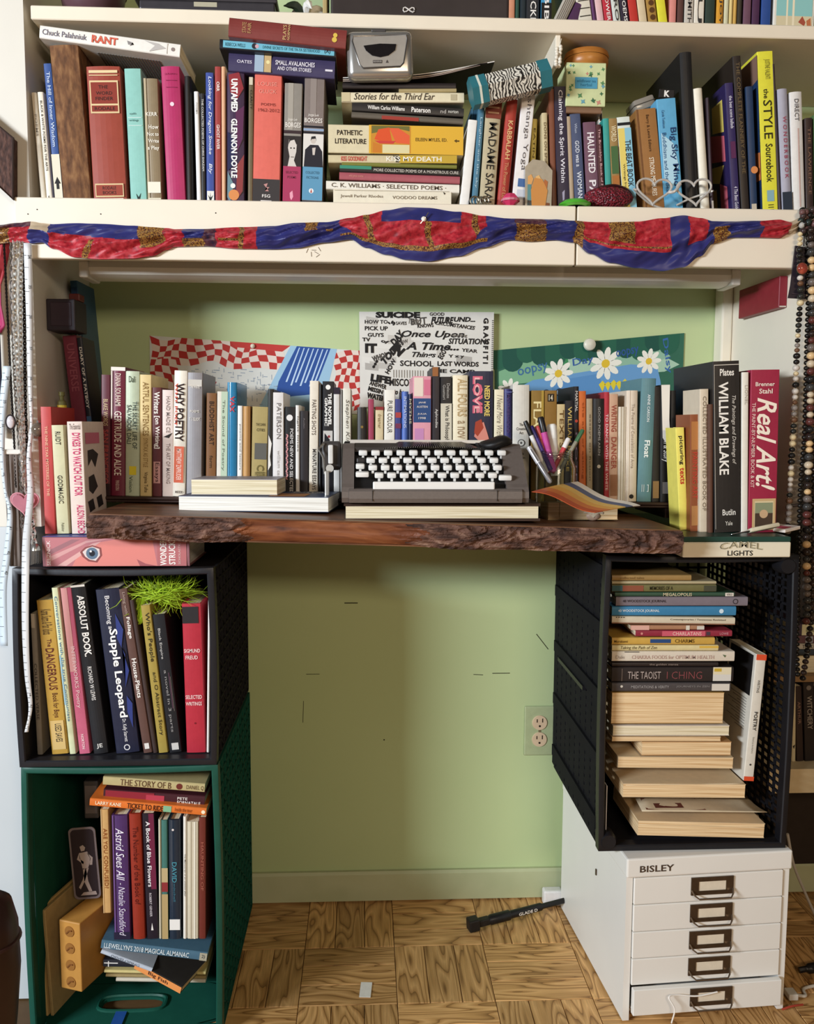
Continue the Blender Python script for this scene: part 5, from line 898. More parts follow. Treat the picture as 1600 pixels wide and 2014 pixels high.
for nm, P_ in (('head', [(-.004, .093), (.002, .094), (.004, .1), (.0, .105), (-.006, .102)]), ('torso', [(-.008, .09), (.007, .092), (.012, .078), (.006, .06), (-.004, .058), (-.006, .075)]), ('arm', [(.006, .09), (.016, .08), (.014, .066), (.009, .066), (.011, .079)]), ('arm', [(-.008, .09), (-.013, .078), (-.002, .068), (-.001, .073), (-.008, .079)]), ('leg', [(-.004, .06), (.002, .059), (.004, .035), (.01, .014), (.004, .014), (-.003, .034)]), ('leg', [(.001, .06), (.007, .06), (-.002, .036), (-.011, .02), (-.014, .024), (-.006, .038)]), ('plinth', [(-.012, .008), (.018, .008), (.016, .015), (-.006, .014)])):
    MB().ngon(P_, -.0011).build('statue_'+nm, mfig, sc)
a, b = P(116, 1948, 1.535), P(161, 1812, 1.535)
wb = thing('carved_box', 'wooden box with four round carved holes in the green crate', 'box', ((a.x+b.x)/2, 1.535, .0105+0*a.z), (0, 0, -.35)); wb.location.z = a.z; hw, hh = (b.x-a.x)/2, b.z-a.z
mo = M('b5813c', .5, var=.2, scale=30); MB().rbox((-hw, 0, 0), (hw, .13, hh), .002).build('body', mo, wb)
for k in range(4):
    zc = hh*(.12+.245*k); MB().lathe([(.0095, -.0015), (.0105, .0005), (.008, .0006)], (0, 0, zc), 20, axis='y').build('hole_rim', M('8f5f28', .5), wb); MB().lathe([(.0085, -.0008), (.0085, -.0003)], (0, 0, zc), 20, axis='y').build('hole', M('33200f' if k < 3 else '2c3a44', .5), wb); MB().tube([(-.006, -.002, zc-.004), (0, -.002, zc+.002), (.006, -.002, zc+.003)], .0014, 5).build('carving', M('7a4a20', .5), wb)
for z0_, lab, cc, px in ((0, 'pale wooden board leaning left of the carved box', 'b89a62', 92), (0, 'dull cream board leaning against the pale wooden board', 'a88f60', 103)):
    e = P(px, 1955, 1.545); o = MB().rbox((-.003, 0, 0), (.003, .20, .20), .001, 1).build('wooden_board', M(cc, .6, var=.2)); o.location = (e.x-.002, 1.545, .0165); o.rotation_euler = (0, -.05, -.24); tag(o, lab, 'board')
e = P(180, 1610, 1.62); dk = thing('slide_case', 'tall dark grey case at the back left of the green crate', 'case', (e.x, 1.62, e.z), (0, 0, 0)); MB().rbox((-.013, 0, 0), (.013, .1, .072), .002).build('body', M('3a3638', .5), dk); MB().rbox((-.011, -.001, .01), (.011, .0005, .064), .0005, 1).build('front_label', M('5a5254', .5), dk)
# ================================================================== right crate contents
GRP = 'books lying in the tall black crate'; YB = 1.555; DEP = .16
R_ = lambda x0, x1, y0, y1, c, lb, E_=(), **kw: lie(max(x0, 1203), y0, x1, y0+kw.pop('tilt', 0), y1-y0, c, lb, E_, **kw)
R_(1200, 1359, 1131, 1142, '9a7a48', 'tan short book topmost in the tall crate stack', [('H', 'collected tales', '7a5a30', .1, .3, .4, .7)])
R_(1187, 1408, 1143, 1149, 'b3a684', 'thin cream booklet second in the tall crate stack', [])
R_(1200, 1408, 1150, 1164, '6f6a42', 'olive and rust book near the top of the tall crate stack', [('R', '8a4f3a', .1, .1, .3, .9), ('R', '3a5a5c', 0, .1, .1, .9), ('H', 'MEMORIES OF A', '2f2c1a', .36, .2, .58, .75), ('R', '4a4a3a', .88, .1, 1, .9)])
R_(1209, 1444, 1165, 1173, '33503e', 'thin green book with cream capitals in the tall crate stack', [('H', 'MEGALOPOLIS', 'd0c4a0', .4, .1, .64, .9, .01), ('R', 'e0d8cc', .92, .1, .99, .95), ('H', 'VERSO', '3a3634', .93, .25, .98, .8)])
R_(1211, 1470, 1174, 1192, '7a7078', 'grey-violet journal in the tall crate stack', [('H', '48 WOODSTOCK JOURNAL', '3a3238', .05, .3, .38, .68, .012), ('C', '3a3238', .905, .5, .3), ('C', '7a7078', .905, .5, .2)])
R_(1189, 1447, 1193, 1211, '3a7da6', 'bright blue journal in the tall crate stack', [('H', '43 WOODSTOCK JOURNAL', 'e0e8ec', .05, .3, .38, .66, .012), ('C', 'cfe0ea', .88, .5, .25)])
R_(1203, 1445, 1212, 1226, 'd2c6ae', 'cream paperback with brown foot line in the tall crate stack', [('H', '....', '3a342c', .03, .05, .1, .2), ('H', 'Contemporaries / Tennessee Revisited', '5a5044', .47, .2, .92, .5), ('R', '8a6048', 0, .85, 1, 1)], tilt=3)
R_(1240, 1384, 1230, 1239, 'a87a5c', 'mixed peach and white thin book in the tall crate stack', [('R', 'd8a898', .0, 0, .25, 1), ('R', 'd8d0c0', .75, 0, .8, 1), ('R', 'cfc8bc', .9, .1, 1, .9)])
R_(1250, 1439, 1240, 1252, '8f2a3c', 'crimson book with pink title block in the tall crate stack', [('R', 'c85a6a', .27, .08, .72, .92), ('H', 'CHARLATANS', 'e8c0b4', .38, .2, .68, .8), ('R', '4a3a44', .73, .2, .77, .8), ('H', 'LOWE', 'd0909a', .87, .3, .96, .7), ('C', 'd08a80', .06, .5, .2)])
R_(1187, 1405, 1254, 1268, 'c9a04a', 'golden yellow book with blue title tab in the tall crate stack', [('R', '2a4a7a', .37, .2, .57, .75), ('H', 'CHARMS', '6a5020', .61, .2, .8, .72), ('H', 'Murakami', '6a5020', .02, .35, .15, .7)])
R_(1200, 1412, 1269, 1280, 'd9c994', 'pale yellow book with black italic title in the tall crate stack', [('H', 'Taking the Path of Zen', '5a4c30', .08, .12, .42, .85, 0, .2), ('R', 'd9b04a', .82, .1, 1, .5)])
R_(1202, 1444, 1281, 1301, 'd8ccba', 'cream book with faint pink title in the tall crate stack', [('R', '3a3430', .1, .02, .22, .09), ('H', 'CHAKRA FOODS for OPTIMUM HEALTH', 'b89a90', .16, .38, .83, .75, .006), ('H', 'Dale', 'a89a90', .03, .4, .1, .72), ('P', '5a6a4a', [(.9, .3), (.92, .6), (.93, .4)])])
R_(1202, 1412, 1303, 1311, '29201e', 'thin black book over the thick black one in the tall crate', [('H', 'the golden stanza', '8a7a70', .35, .2, .62, .8)])
R_(1194, 1442, 1312, 1341, '2a2322', 'thick black book with thin capitals and white stickers', [('H', 'THE TAOIST', 'b8a8a0', .13, .3, .4, .8, -.004), ('H', 'I CHING', '8a4a4c', .45, .3, .74, .8, -.012), ('R', '7a6a60', .08, .1, .085, .95), ('R', 'e0d4b4', .83, .0, .98, .5), ('R', 'd6d2ca', .83, .5, .98, .95), ('R', 'c9a83a', .84, .08, .9, .3)])
R_(1200, 1436, 1343, 1360, '4a4444', 'charcoal grey book with white label in the tall crate stack', [('H', 'MEDITATIONS & VERITY', 'a09a98', .16, .3, .48, .62), ('H', 'JOURNEYS IN ZEN', '8a8482', .54, .3, .82, .55), ('R', 'd8d0c4', .84, .1, .99, .9), ('C', 'd8d0c4', .08, .4, .15)])
AW = dict(away=True)
R_(1203, 1424, 1362, 1424, 'b08a50', 'thick yellowed book turned pages-out in the tall crate', [], tint='yellow', **AW)
R_(1205, 1434, 1427, 1447, 'e0d4c4', 'white-paged book turned pages-out under the thick yellowed one', [], tint='cream', **AW)
R_(1203, 1417, 1449, 1458, 'd0b48c', 'thin tan book turned pages-out in the tall crate', [], tint='yellow', **AW)
R_(1262, 1438, 1459, 1486, 'b88a58', 'short brown-paged book turned pages-out in the tall crate', [], tint='yellow', **AW)
R_(1215, 1442, 1488, 1510, 'd6bf98', 'cream-paged paperback turned pages-out below the short brown one', [], tint='yellow', tilt=2, **AW)
R_(1225, 1466, 1541, 1568, 'd9c09a', 'dog-eared paperback with printed flyleaf in the tall crate', [], tint='yellow', Y=1.54, tilt=2, **AW)
R_(1255, 1504, 1614, 1643, 'd9bd94', 'fat yellowed paperback lowest in the tall crate', [], tint='yellow', Y=1.54, tilt=6, **AW)
def sheet(name, label, pts, c, prints=(), cat='paper'):
    o = thing(name, label, cat, pts[0]); b = pts[0]; q = MB()
    n = 10; A, B, C, E_ = [Vector(p)-b for p in pts]
    S = lambda u, v: (A*(1-u)+B*u)*(1-v)+(E_*(1-u)+C*u)*v+Vector((0, 0, .003*math.sin(u*5)*math.sin(v*3)))
    for i in range(n+1):
        for j in range(n+1): q.v.append(tuple(S(i/n, j/n)))
    for i in range(n):
        for j in range(n): k = i*(n+1)+j; q.f.append((k, k+1, k+n+2, k+n+1)); q.m.append(0)
    ob = q.build('leaf', M(c, .8), o, True); m = ob.modifiers.new('s', 'SOLIDIFY'); m.thickness = .0008
    for e in prints:
        if e[0] == 'R':
            MB().add([S(u, v)+Vector((0, -.0012, .0012)) for u, v in ((e[2], e[3]), (e[4], e[3]), (e[4], e[5]), (e[2], e[5]))], [(0, 1, 2, 3)]).build('print', flat(e[1]), o)
        else: letter(o, e[1], e[2], lambda a, q_, e=e: tuple(S(e[3]+a*(e[5]-e[3]), e[4]+q_*(e[6]-e[4]))+Vector((0, -.0012, .0012))), 'printed_line', 0)
    return o
sheet('flyleaf', 'printed title page fanned open in the tall crate', [P(1230, 1545, 1.54), P(1464, 1542, 1.54), P(1448, 1513, 1.66), P(1216, 1513, 1.66)], 'dcc7a4', [('H', 'NAMES MIRRORS AND THE', '8a6a58', .06, .3, .6, .5), ('H', 'a stray pencil note here', 'a07a68', .1, .65, .7, .78), ('H', 'tiny printed line of words on page', 'a07a68', .1, .85, .9, .95)])
sheet('torn_cover', 'torn cream cover with brown picture over the lowest paperback', [P(1262, 1596, 1.54), P(1508, 1598, 1.54), P(1470, 1570, 1.62), P(1248, 1569, 1.62)], 'dbc7a6', [('R', '8a5a4a', .04, .1, .52, .95), ('R', '6a3a30', .12, .2, .35, .5)])
sheet('title_leaf', 'yellowed title leaf curling above the lowest paperback', [P(1256, 1622, 1.54), P(1502, 1628, 1.54), P(1490, 1602, 1.60), P(1262, 1598, 1.60)], 'd8c09a', [('H', 'POEMS OF MEN WE KEPT', '8a7458', .12, .45, .8, .75)])
# leaning white poetry book, bag and card
lp_ = stand(1461, 1481, 1487, 1287, 'd9d2c4', 'white slim book with orange ends leaning in the tall crate', [('R', 'd8502c', 0, 0, 1, .045), ('R', 'd8502c', 0, .965, 1, 1), ('T', 'WRITING', '4a4440', .35, .2, .6, .3), ('T', 'POETRY', '2a2624', .35, .45, .7, .6, .02), ('T', 'Edited by the Authors', '8a8478', .4, .65, .6, .78), ('C', '3a3634', .5, .87, .1)], Y=1.56, z0=P(1471, 1536, 1.56).z, d=.12, group=None)
hv = max(v.co.z for v in lp_.children[0].data.vertices); wv = max(v.co.x for v in lp_.children[0].data.vertices)
MB().add([(-wv-.0006, y, z) for y, z in ((.01, hv*.98), (.11, hv*.98), (.11, hv*.66), (.01, hv*.66))], [(0, 1, 2, 3)]).build('black_back_panel', flat('1a1819'), lp_)
for k in range(12): MB().box((-wv-.0009, .02, hv*(.62-.022*k)), (-wv-.0004, .10-.02*(k % 3), hv*(.625-.022*k))).build('blurb_line', flat('8a8680'), lp_)
e = P(1500, 1590, 1.60); o = thing('paper_bag', 'crumpled brown paper bag at the right inside the tall crate', 'bag', (.732, 1.73, ZR0+.012)); q = MB()
ring = [(-.018, 0), (.0, -.01), (.018, 0), (.02, .06), (.004, .075), (-.016, .06)]
for k, z in enumerate((0, .05, .09, .14)):
    for i, (x, y) in enumerate(ring): q.v.append((x*(1+.25*math.sin(i*2+k)), y+.008*math.sin(i+k*2), z+(.012*math.sin(i*1.7) if k == 3 else 0)))
for k in range(3):
    for i in range(6): q.f.append((k*6+i, k*6+(i+1) % 6, (k+1)*6+(i+1) % 6, (k+1)*6+i)); q.m.append(0)
q.f.append(tuple(range(6))); q.m.append(0); ob = q.build('bag_body', M('a87a50', .8, var=.2), o); mm = ob.modifiers.new('s', 'SOLIDIFY'); mm.thickness = .001; MB().rbox((-.012, -.012, .09), (.012, -.01, .12), .001, 1).build('folded_flap', M('b98a5c', .8), o)
o = thing('blue_card', 'white card with blue checks at the left inside the tall crate', 'card', (XC0+.016, 1.545, ZR0+.012), (0, 0, 0)); MB().box((0, 0, 0), (.0015, .12, .105)).build('sheet', M('dcd8d8', .6), o)
for k in range(4): MB().box((.0016, .01+.015*k, .05), (.0020, .018+.015*k, .095)).build('blue_bar', flat('3f6fa8'), o)
# ================================================================== bookcase glimpsed at the right edge
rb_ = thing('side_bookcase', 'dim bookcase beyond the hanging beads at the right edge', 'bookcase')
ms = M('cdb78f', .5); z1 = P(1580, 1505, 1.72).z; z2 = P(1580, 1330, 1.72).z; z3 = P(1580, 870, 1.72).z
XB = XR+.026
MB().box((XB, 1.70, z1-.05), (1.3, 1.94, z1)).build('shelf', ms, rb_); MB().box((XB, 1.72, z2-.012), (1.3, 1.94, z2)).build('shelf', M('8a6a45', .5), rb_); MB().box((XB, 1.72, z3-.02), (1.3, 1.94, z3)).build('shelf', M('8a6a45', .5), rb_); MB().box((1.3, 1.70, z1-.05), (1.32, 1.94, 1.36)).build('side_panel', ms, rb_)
GRP = 'books in the dim side bookcase'; YB = 1.74; DEP = .14
sx0, sx1 = P(1562, 1300, 1.74).x, P(1660, 1300, 1.74).x
zz = z2+.0005
for w_, c, lb, E_ in ((.036, 'b0976a', 'thick cream page block lowest in the dim side stack', []), (.012, '2a3034', 'dark book with white dots in the dim side stack', [('C', 'd8d8d8', .25, .5, .25), ('C', 'd8d8d8', .42, .5, .25)]), (.012, 'a89c88', 'grey book with black capitals in the dim side stack', [('H', 'TOOK US', '2a2622', .15, .2, .45, .8)]), (.016, '5a3a3c', 'brown and rose book in the dim side stack', [('R', '8a8a8a', .2, .1, .35, .9)]), (.024, '3a2a34', 'dark book with a cream stamp topmost in the dim side stack', [('R', 'c9bd94', .12, .05, .5, .98), ('R', '8a8460', .2, .3, .4, .7)])):
    book('paperback_book', lb, ((sx0+sx1)/2, 1.742, zz), 0, w_, sx1-sx0, .14, c, E_, lie=True, group=GRP, away=(w_ == .036)); zz += w_+.0006
for x0, x1, xt, yt, c, lb, E_ in ((1556, 1564, 1557, 1345, 'cfc09a', 'cream book with black curl beside the beads tail', [('P', '2a2420', [(.2, .8), (.8, .78), (.5, .84)])]), (1566, 1580, 1562, 1350, '30211c', 'dark chocolate book with worn lettering in the dim row', [('T', 'ARTHUR', '8a6a5a', .3, .2, .7, .5)]), (1582, 1604, 1578, 1340, '241c1a', 'near-black book with gothic pale lettering in the dim row', [('C', '7a7068', .5, .08, .22), ('T', 'WITCHERY', 'a09488', .3, .18, .75, .6, .01)]), (1606, 1630, 1603, 1350, '3a2a20', 'brown book cut off at the right edge of the dim row', [])):
    stand(x0, x1, xt, yt, c, lb, E_, Y=1.74, z0=z1+.0005)
for x0, x1, c, lb in ((1572, 1590, '5a1f22', 'oxblood book standing high behind the beads'), (1592, 1612, '7a5a3a', 'brown book standing high behind the beads')):
    stand(x0, x1, x0, 600, c, lb, [], Y=1.78, z0=z3+.0005)
    stand(x0, x1, x0, 905, '2a2320' if c == '5a1f22' else '4a3a2a', 'black book behind the lower beads' if c == '5a1f22' else 'umber book behind the lower beads', [], Y=1.78, z0=zz+.004)
MB().box((XB, 1.941, .07), (1.3, 1.9485, 1.36)).build('shaded_back_panel', M('2a2018', .7), rb_)  # back sheet coloured dark brown to stand in for the shade around the shelves
# ================================================================== typewriter
m_tw = M('665c56', .45, var=.12, scale=200, bump=.12); m_blk = M('141212', .5); m_met = M('9a958e', .25, .9)
ex0, ex1 = P(672, 985, 1.475).x, P(1038, 985, 1.475).x; TWW = ex1-ex0; zt0 = ZTB+.003
tw = thing('typewriter', 'grey-brown portable manual typewriter with white keys on the dark book', 'typewriter', ((ex0+ex1)/2, 1.472, zt0)); hw = TWW/2; tc = tw.location.copy()
def tl(px, py, y):                                # photo pixel at local depth y -> local point
    p = P(px, py, tc.y+y); return (p.x-tc.x, y, p.z-tc.z)
zl = tl(850, 962, 0)[2]; zsb = tl(850, 947, .004)[2]; ztop = tl(850, 876, .075)[2]; TD = .182
prof_side = [(0, .0), (-.005, .008), (-.004, zl*.8), (.002, zl+.003), (.010, zl+.008), (.078, ztop-.006), (.092, ztop+.002), (.15, ztop+.002), (.178, ztop-.012), (TD, .0)]
for s, wd in ((-1, .020), (1, .036)): MB().prism(prof_side, s*hw, s*(hw-wd)).build('side_cheek', m_tw, tw)
MB().prism([(-.006, 0), (-.0095, .007), (-.0085, zl*.85), (-.004, zl), (.006, zl+.001), (.010, zl-.004), (.010, 0)], -hw+.012, hw-.012).build('front_lip', m_tw, tw)
for x in (tl(732, 970, 0)[0], tl(976, 970, 0)[0]): MB().box((x-.0004, -.0102, .003), (x+.0004, -.008, zl-.001)).build('seam', m_blk, tw)
MB().prism([(.010, .001), (.010, zl-.006), (.075, ztop-.018), (.09, ztop-.010), (.17, ztop-.014), (.17, .001)], -hw+.0205, hw-.0365).build('key_well', m_blk, tw)
MB().rbox((-hw+.022, .012, -.002), (hw-.022, .17, .0008), .0003, 1).build('base_plate', m_blk, tw)
for sx_ in (-1, 1):
    for sy in (.02, .16): MB().lathe([(.008, -.003), (.009, 0)], (sx_*(hw-.03), sy, 0), 10).build('rubber_foot', m_blk, tw)
kc = MB(); kc.rbox((-.0074, -.0055, -.0045), (.0074, .0055, .0045), .0022, 2); kc.box((-.002, -.002, -.010), (.002, .002, -.0045)); m_key = M('e6e3de', .3, var=.03)
kme = kc.mesh('key', m_key, True); kw_ = MB().rbox((-.0110, -.0055, -.0045), (.0110, .0055, .0045), .0022, 2).mesh('wide_key', m_key, True)
s_ = 3.636; rows = [([340+90*k for k in range(12)], 1056, .068), ([395+88*k for k in range(11)], 1110, .050), ([410+89*k for k in range(11)], 1162, .033), ([455+90*k for k in range(10)], 1217, .016)]
for xs, yy, y in rows:
    for xx in xs:
        o = link('key', kme, tw); p = tl(620+xx/s_, 600+yy/s_, y); o.location = p; o.rotation_euler = (math.radians(10), 0, 0)
for xx, yy, y, me in ((335, 1210, .016, kw_), (1355, 1234, .016, kw_), (320, 1152, .033, kme)):
    o = link('key', me, tw); o.location = tl(620+xx/s_, 600+yy/s_, y); o.rotation_euler = (math.radians(10), 0, 0)
o = link('dark_key', MB().rbox((-.0074, -.0055, -.0045), (.0074, .0055, .0045), .0022, 2).mesh('dark_key', M('2a2626', .4)), tw); o.location = tl(620+325/s_, 600+1110/s_, .050)
a_, b_ = tl(733, 952, .0), tl(972, 958, .0); MB().rbox((a_[0], -.004, zl-.001), (b_[0], .006, zsb), .002).build('space_bar', m_key, tw)
MB().prism([(.078, ztop-.012), (.082, ztop-.004), (.10, ztop+.003), (.14, ztop+.003), (.14, ztop-.012)], -hw+.0205, -.06).build('ribbon_cover', M('3c3633', .45), tw)
tbk = MB()                                       # the fan of type bars
for k in range(44):
    t = -1+2*k/43; tbk.bar((t*.085, .080, ztop-.006+.003*(1-t*t)), (t*.055, .125, ztop+.005), .0013, .002)
tbk.build('type_bars', m_met, tw)
zb2 = tl(820, 869, .15)[2]
MB().lathe([(.0, -.125), (.012, -.124), (.012, .124), (.0, .125)], (-.01, .150, zb2-.012), 20, axis='x').build('platen', M('1c1a1a', .45), tw, True)
p0, p1 = tl(688, 868, .134), tl(960, 870, .134); MB().box((p0[0], .132, p0[2]-.003), (p1[0], .135, p0[2]+.003)).build('paper_scale', M('d8d2ca', .3, .3), tw)
for s in (-1, 1): MB().lathe([(.011, 0), (.013, .002), (.013, .014), (.011, .016)], (s*.137-.018, .150, zb2-.012), 18, axis='x').build('platen_knob', m_blk, tw, True)
a_ = tl(632, 868, .13); b_ = tl(668, 925, .13)
MB().rbox((a_[0], .13, b_[2]), (b_[0]+.002, .17, a_[2]), .005).build('carriage_end', M('3b3634', .4), tw)
MB().tube(curve([(a_[0]+.004, .127, a_[2]-.004), (a_[0]-.004, .122, a_[2]-.014), (a_[0]+.003, .118, a_[2]-.028), (a_[0]+.006, .117, b_[2]-.006)], 6), .0022, 7).build('return_lever', m_met, tw, True)
MB().rbox((a_[0]+.012, .120, a_[2]-.040), (a_[0]+.021, .129, a_[2]-.006), .002).build('margin_lever', M('d8d4ce', .3), tw); MB().lathe([(.007, 0), (.007, .012)], (a_[0]+.015, .117, b_[2]+.004), 14, axis='y').build('spool_wheel', M('bdb8b0', .3), tw)
MB().rbox((a_[0]+.006, .112, b_[2]-.06), (a_[0]+.014, .118, b_[2]+.0), .002).build('line_spacer', M('c9c4bc', .25, .6), tw)
q = MB(); c0 = tl(975, 872, .09); q.ball((0, 0, 0), 1, 12, sq=(.03, .03, .012)); q.v = [(c0[0]+x, .095+y, c0[2]+z+.004*math.sin(x*90)) for x, y, z in q.v]; q.build('black_cloth', m_blk, tw, True)
MB().prism([(.078, ztop-.012), (.082, ztop-.003), (.10, ztop+.004), (.14, ztop+.004), (.14, ztop-.012)], .082, hw-.0365).build('ribbon_cover', m_blk, tw)
# ================================================================== pen jar
e = PZ(1090, 948, zslab(P(1090, 950, 1.56).x)); zj2 = zris(1090); e = P(1092, 945, 1.608)
jz = zslab(e.x)+.0005; jz += .0015; jar = thing('pen_jar', 'clear glass jar holding pens and markers beside the typewriter', 'jar', (e.x, 1.608, jz))
jt = P(1090, 886, 1.608).z-jz; jr = .036
MB().lathe([(.0, 0.0), (jr-.003, .0), (jr, .004), (jr, jt-.03), (jr-.006, jt-.016), (jr-.006, jt), (jr-.0085, jt), (jr-.0085, jt-.016), (jr-.003, jt-.03), (jr-.003, .005), (0, .004)], n=32, cap=False).build('glass_body', glass_mat('eef4f2'), jar, True)
for k in range(3): 
    q = MB(); q.tube([((jr-.0055)*math.cos(a*math.pi/16), (jr-.0055)*math.sin(a*math.pi/16), jt-.004-.004*k) for a in range(32)], .0009, 5, closed=True); q.build('thread', glass_mat('eef4f2'), jar, True)
pens = [((1075, 930), (1032, 828), .0042, 'e4e0dc', '1c1a1a', 'white pen with black end leaning left in the jar'), ((1082, 925), (1043, 838), .005, '4a3a86', '2f2560', 'violet pen leaning left in the jar'), ((1088, 928), (1062, 820), .006, 'c04a96', '1d1a1c', 'magenta marker with black cap in the jar'), ((1080, 930), (1056, 838), .0052, 'b0303c', 'c0484c', 'red marker behind the magenta one'), ((1085, 930), (1118, 862), .0045, 'b83a40', 'e8e0dc', 'red and white pencil leaning right in the jar'), ((1098, 930), (1146, 845), .0038, '8a8472', '3f6a48', 'grey-green slim pen leaning far right in the jar'), ((1092, 935), (1084, 834), .0085, 'ecE8e0', 'f4f0ea', 'white correction bottle standing in the jar')]
for i, (a, b, r, c1, c2, lb) in enumerate(pens):
    A, B = P(*a, 1.596+.004*i), P(*b, 1.606+.003*i); A.z = max(A.z, jz+.008); r_ = thing('correction_bottle' if r > .008 else 'pen', lb, 'pen', A, group='pens in the glass jar'); v = B-A
    MB().tube([(0, 0, 0), v*.72], r, 12).build('barrel', M(c1, .3), r_, True); MB().tube([v*.721, v*.96, v], [r*1.06, r*1.06, r*.8], 12).build('cap', M(c2, .3), r_, True)
o = thing('fountain_pen', 'grey pen lying diagonally in front of the jar', 'pen', P(1083, 950, 1.50)); v = P(1040, 880, 1.535)-o.location
MB().tube([(0, 0, 0), v*.05, v*.55], [.002, .0045, .0045], 10).build('barrel', M('8a8688', .3, .4), o, True); MB().tube([v*.551, v], .005, 10).build('cap', M('c9c6c8', .3, .3), o, True); MB().tube([v*.62+Vector((0, -.006, 0)), v*.95+Vector((0, -.006, 0))], .001, 5).build('clip', m_met, o)
e = P(1170, 950, 1.565); o = thing('seashell', 'small cream and pink seashell by the jar', 'shell', (e.x, 1.57, zslab(e.x)+.001)); q = MB(); n = 12
for k in range(13):
    t = k/12; a = -.9+1.8*t; q.tube([(0, .0, .006), (math.sin(a)*.012, .004, .012+.004*math.cos(a)), (math.sin(a)*.022, .006, .006+.017*math.cos(a)*.7)], [.001, .0022, .003], 5)
q.build('ribs', M('d9c4a8', .4), o, True); MB().ball((0, .006, .008), .012, 8, sq=(1.2, .5, .7)).build('body', M('c9a890', .4), o, True)
# ================================================================== pictures pinned on the wall
YP = YWALL-.003
def poster(name, label, quad, col, Y=YP, curl=.004):
    A, B, C, E_ = [P(*p, Y) for p in quad]; o = thing(name, label, 'picture', (A.x, Y, E_.z)); b = Vector(o.location)
    S = lambda u, v: Vector(((A*(1-u)+B*u)*(1-v)+(E_*(1-u)+C*u)*v)-b)
    q = MB(); n = 12
    for i in range(n+1):
        for j in range(n+1): q.v.append(tuple(S(i/n, j/n)))
    for i in range(n):
        for j in range(n): k = i*(n+1)+j; q.f.append((k, k+n+1, k+n+2, k+1)); q.m.append(0)
    ob = q.build('sheet', M(col, .6, var=.08, scale=30), o); m = ob.modifiers.new('s', 'SOLIDIFY'); m.thickness = .0008; m.offset = 0
    lay = [0]
    def poly(c, pts, nm='print'):
        lay[0] += 1; y = -.0006-.00001*lay[0]
        q = MB(); q.add([S(u, v)+Vector((0, y, 0)) for u, v in pts], [tuple(range(len(pts)))]); return q.build(nm, flat(c), o)
    def polys(c, lst, nm='print'):
        lay[0] += 1; y = -.0006-.00001*lay[0]; q = MB()
        for pts in lst: q.add([S(u, v)+Vector((0, y, 0)) for u, v in pts], [tuple(range(len(pts)))])
        return q.build(nm, flat(c), o)
    def text(s, c, u0, v0, u1, v1, ang=0, bold=.01, shear=0, sp=1.0):
        lay[0] += 1; y = -.0008-.00001*lay[0]; ca, sa = math.cos(math.radians(ang)), math.sin(math.radians(ang)); asp = (S(1, 0)-S(0, 0)).length/(S(0, 1)-S(0, 0)).length
        cu, cv = (u0+u1)/2, (v0+v1)/2
        def fn(a, q_):
            du, dv = (a-.5)*(u1-u0), -(q_-.5)*(v1-v0); x, yv = du*asp, dv; x2, y2 = x*ca+yv*sa, -x*sa+yv*ca
            return tuple(S(cu+x2/asp, cv+y2)+Vector((0, y, 0)))
        letter(o, s, c, fn, 'printed_words', bold, shear, sp)
    return o, poly, polys, text
# left poster: red and white checks with a blue stroke field
po, poly, polys, text = poster('checked_poster', 'hand-drawn poster with red and white checks and blue strokes', [(294, 660), (712, 690), (716, 815), (296, 800)], 'd8d8d2')
rc = random.Random(11)
wp = lambda u, v: (u+.012*math.sin(v*9+u*20), v+.035*math.sin(u*17)+.03*math.sin(u*31+v*6))
def checks(u0, u1, v0, v1, nu, nv, slope=0):
    red, white = [], []
    for i in range(nu):
        for j in range(nv):
            c = [wp(u0+(u1-u0)*(i+a)/nu+slope*(v0+(v1-v0)*(j+b)/nv), v0+(v1-v0)*(j+b)/nv) for a, b in ((0, 0), (1, 0), (1, 1), (0, 1))]
            c = [(min(max(x, 0), 1), min(max(y, 0), 1)) for x, y in c]
            (red if (i+j) % 2 == 0 else white).append(c)
    polys('e3d2c6', white, 'pale_checks'); polys('b8342f', red, 'red_checks')
checks(0, .62, 0, .36, 17, 4); checks(0, .13, .3, 1, 4, 7); checks(.86, 1.0, .02, .98, 5, 10)
poly('c03a34', [(.38, .0), (.66, .0), (.62, .1), (.4, .08)])
poly('9cc0d8', [(.66, .0), (.88, .0), (.80, .98), (.50, .98)]); poly('2a4f96', [(.69, .0), (.85, .0), (.76, .72), (.58, .80), (.60, .55)])
polys('bcd2ea', [[(.70+.022*k, .02), (.705+.022*k, .02), (.64+.022*k, .55+.05*(k % 2)), (.632+.022*k, .55+.05*(k % 2))] for k in range(7)], 'pale_strokes')
dd = []
for k in range(150):
    u, v = rc.uniform(.15, .6), rc.uniform(.38, .95); L = rc.uniform(.008, .03); h = rc.choice((0, 1))
    dd.append([(u, v), (u+(L if h else .0025), v), (u+(L if h else .0025), v+(.01 if h else L*3)), (u, v+(.01 if h else L*3))])
polys('8f9cab', dd, 'doodle_lines'); polys('a8404a', [[(.20, .62), (.25, .6), (.24, .66), (.2, .68)], [(.27, .6), (.31, .6), (.3, .66), (.265, .65)]], 'maroon_marks')
pn = MB(); pn.lathe([(.0045, -.001), (.005, -.004), (.003, -.007), (.001, -.008)], (0, 0, 0), 12, axis='y'); w_ = pn.build('tack', M('e6dcc8', .4), po, True); w_.location = P(497, 681, YP)-po.location
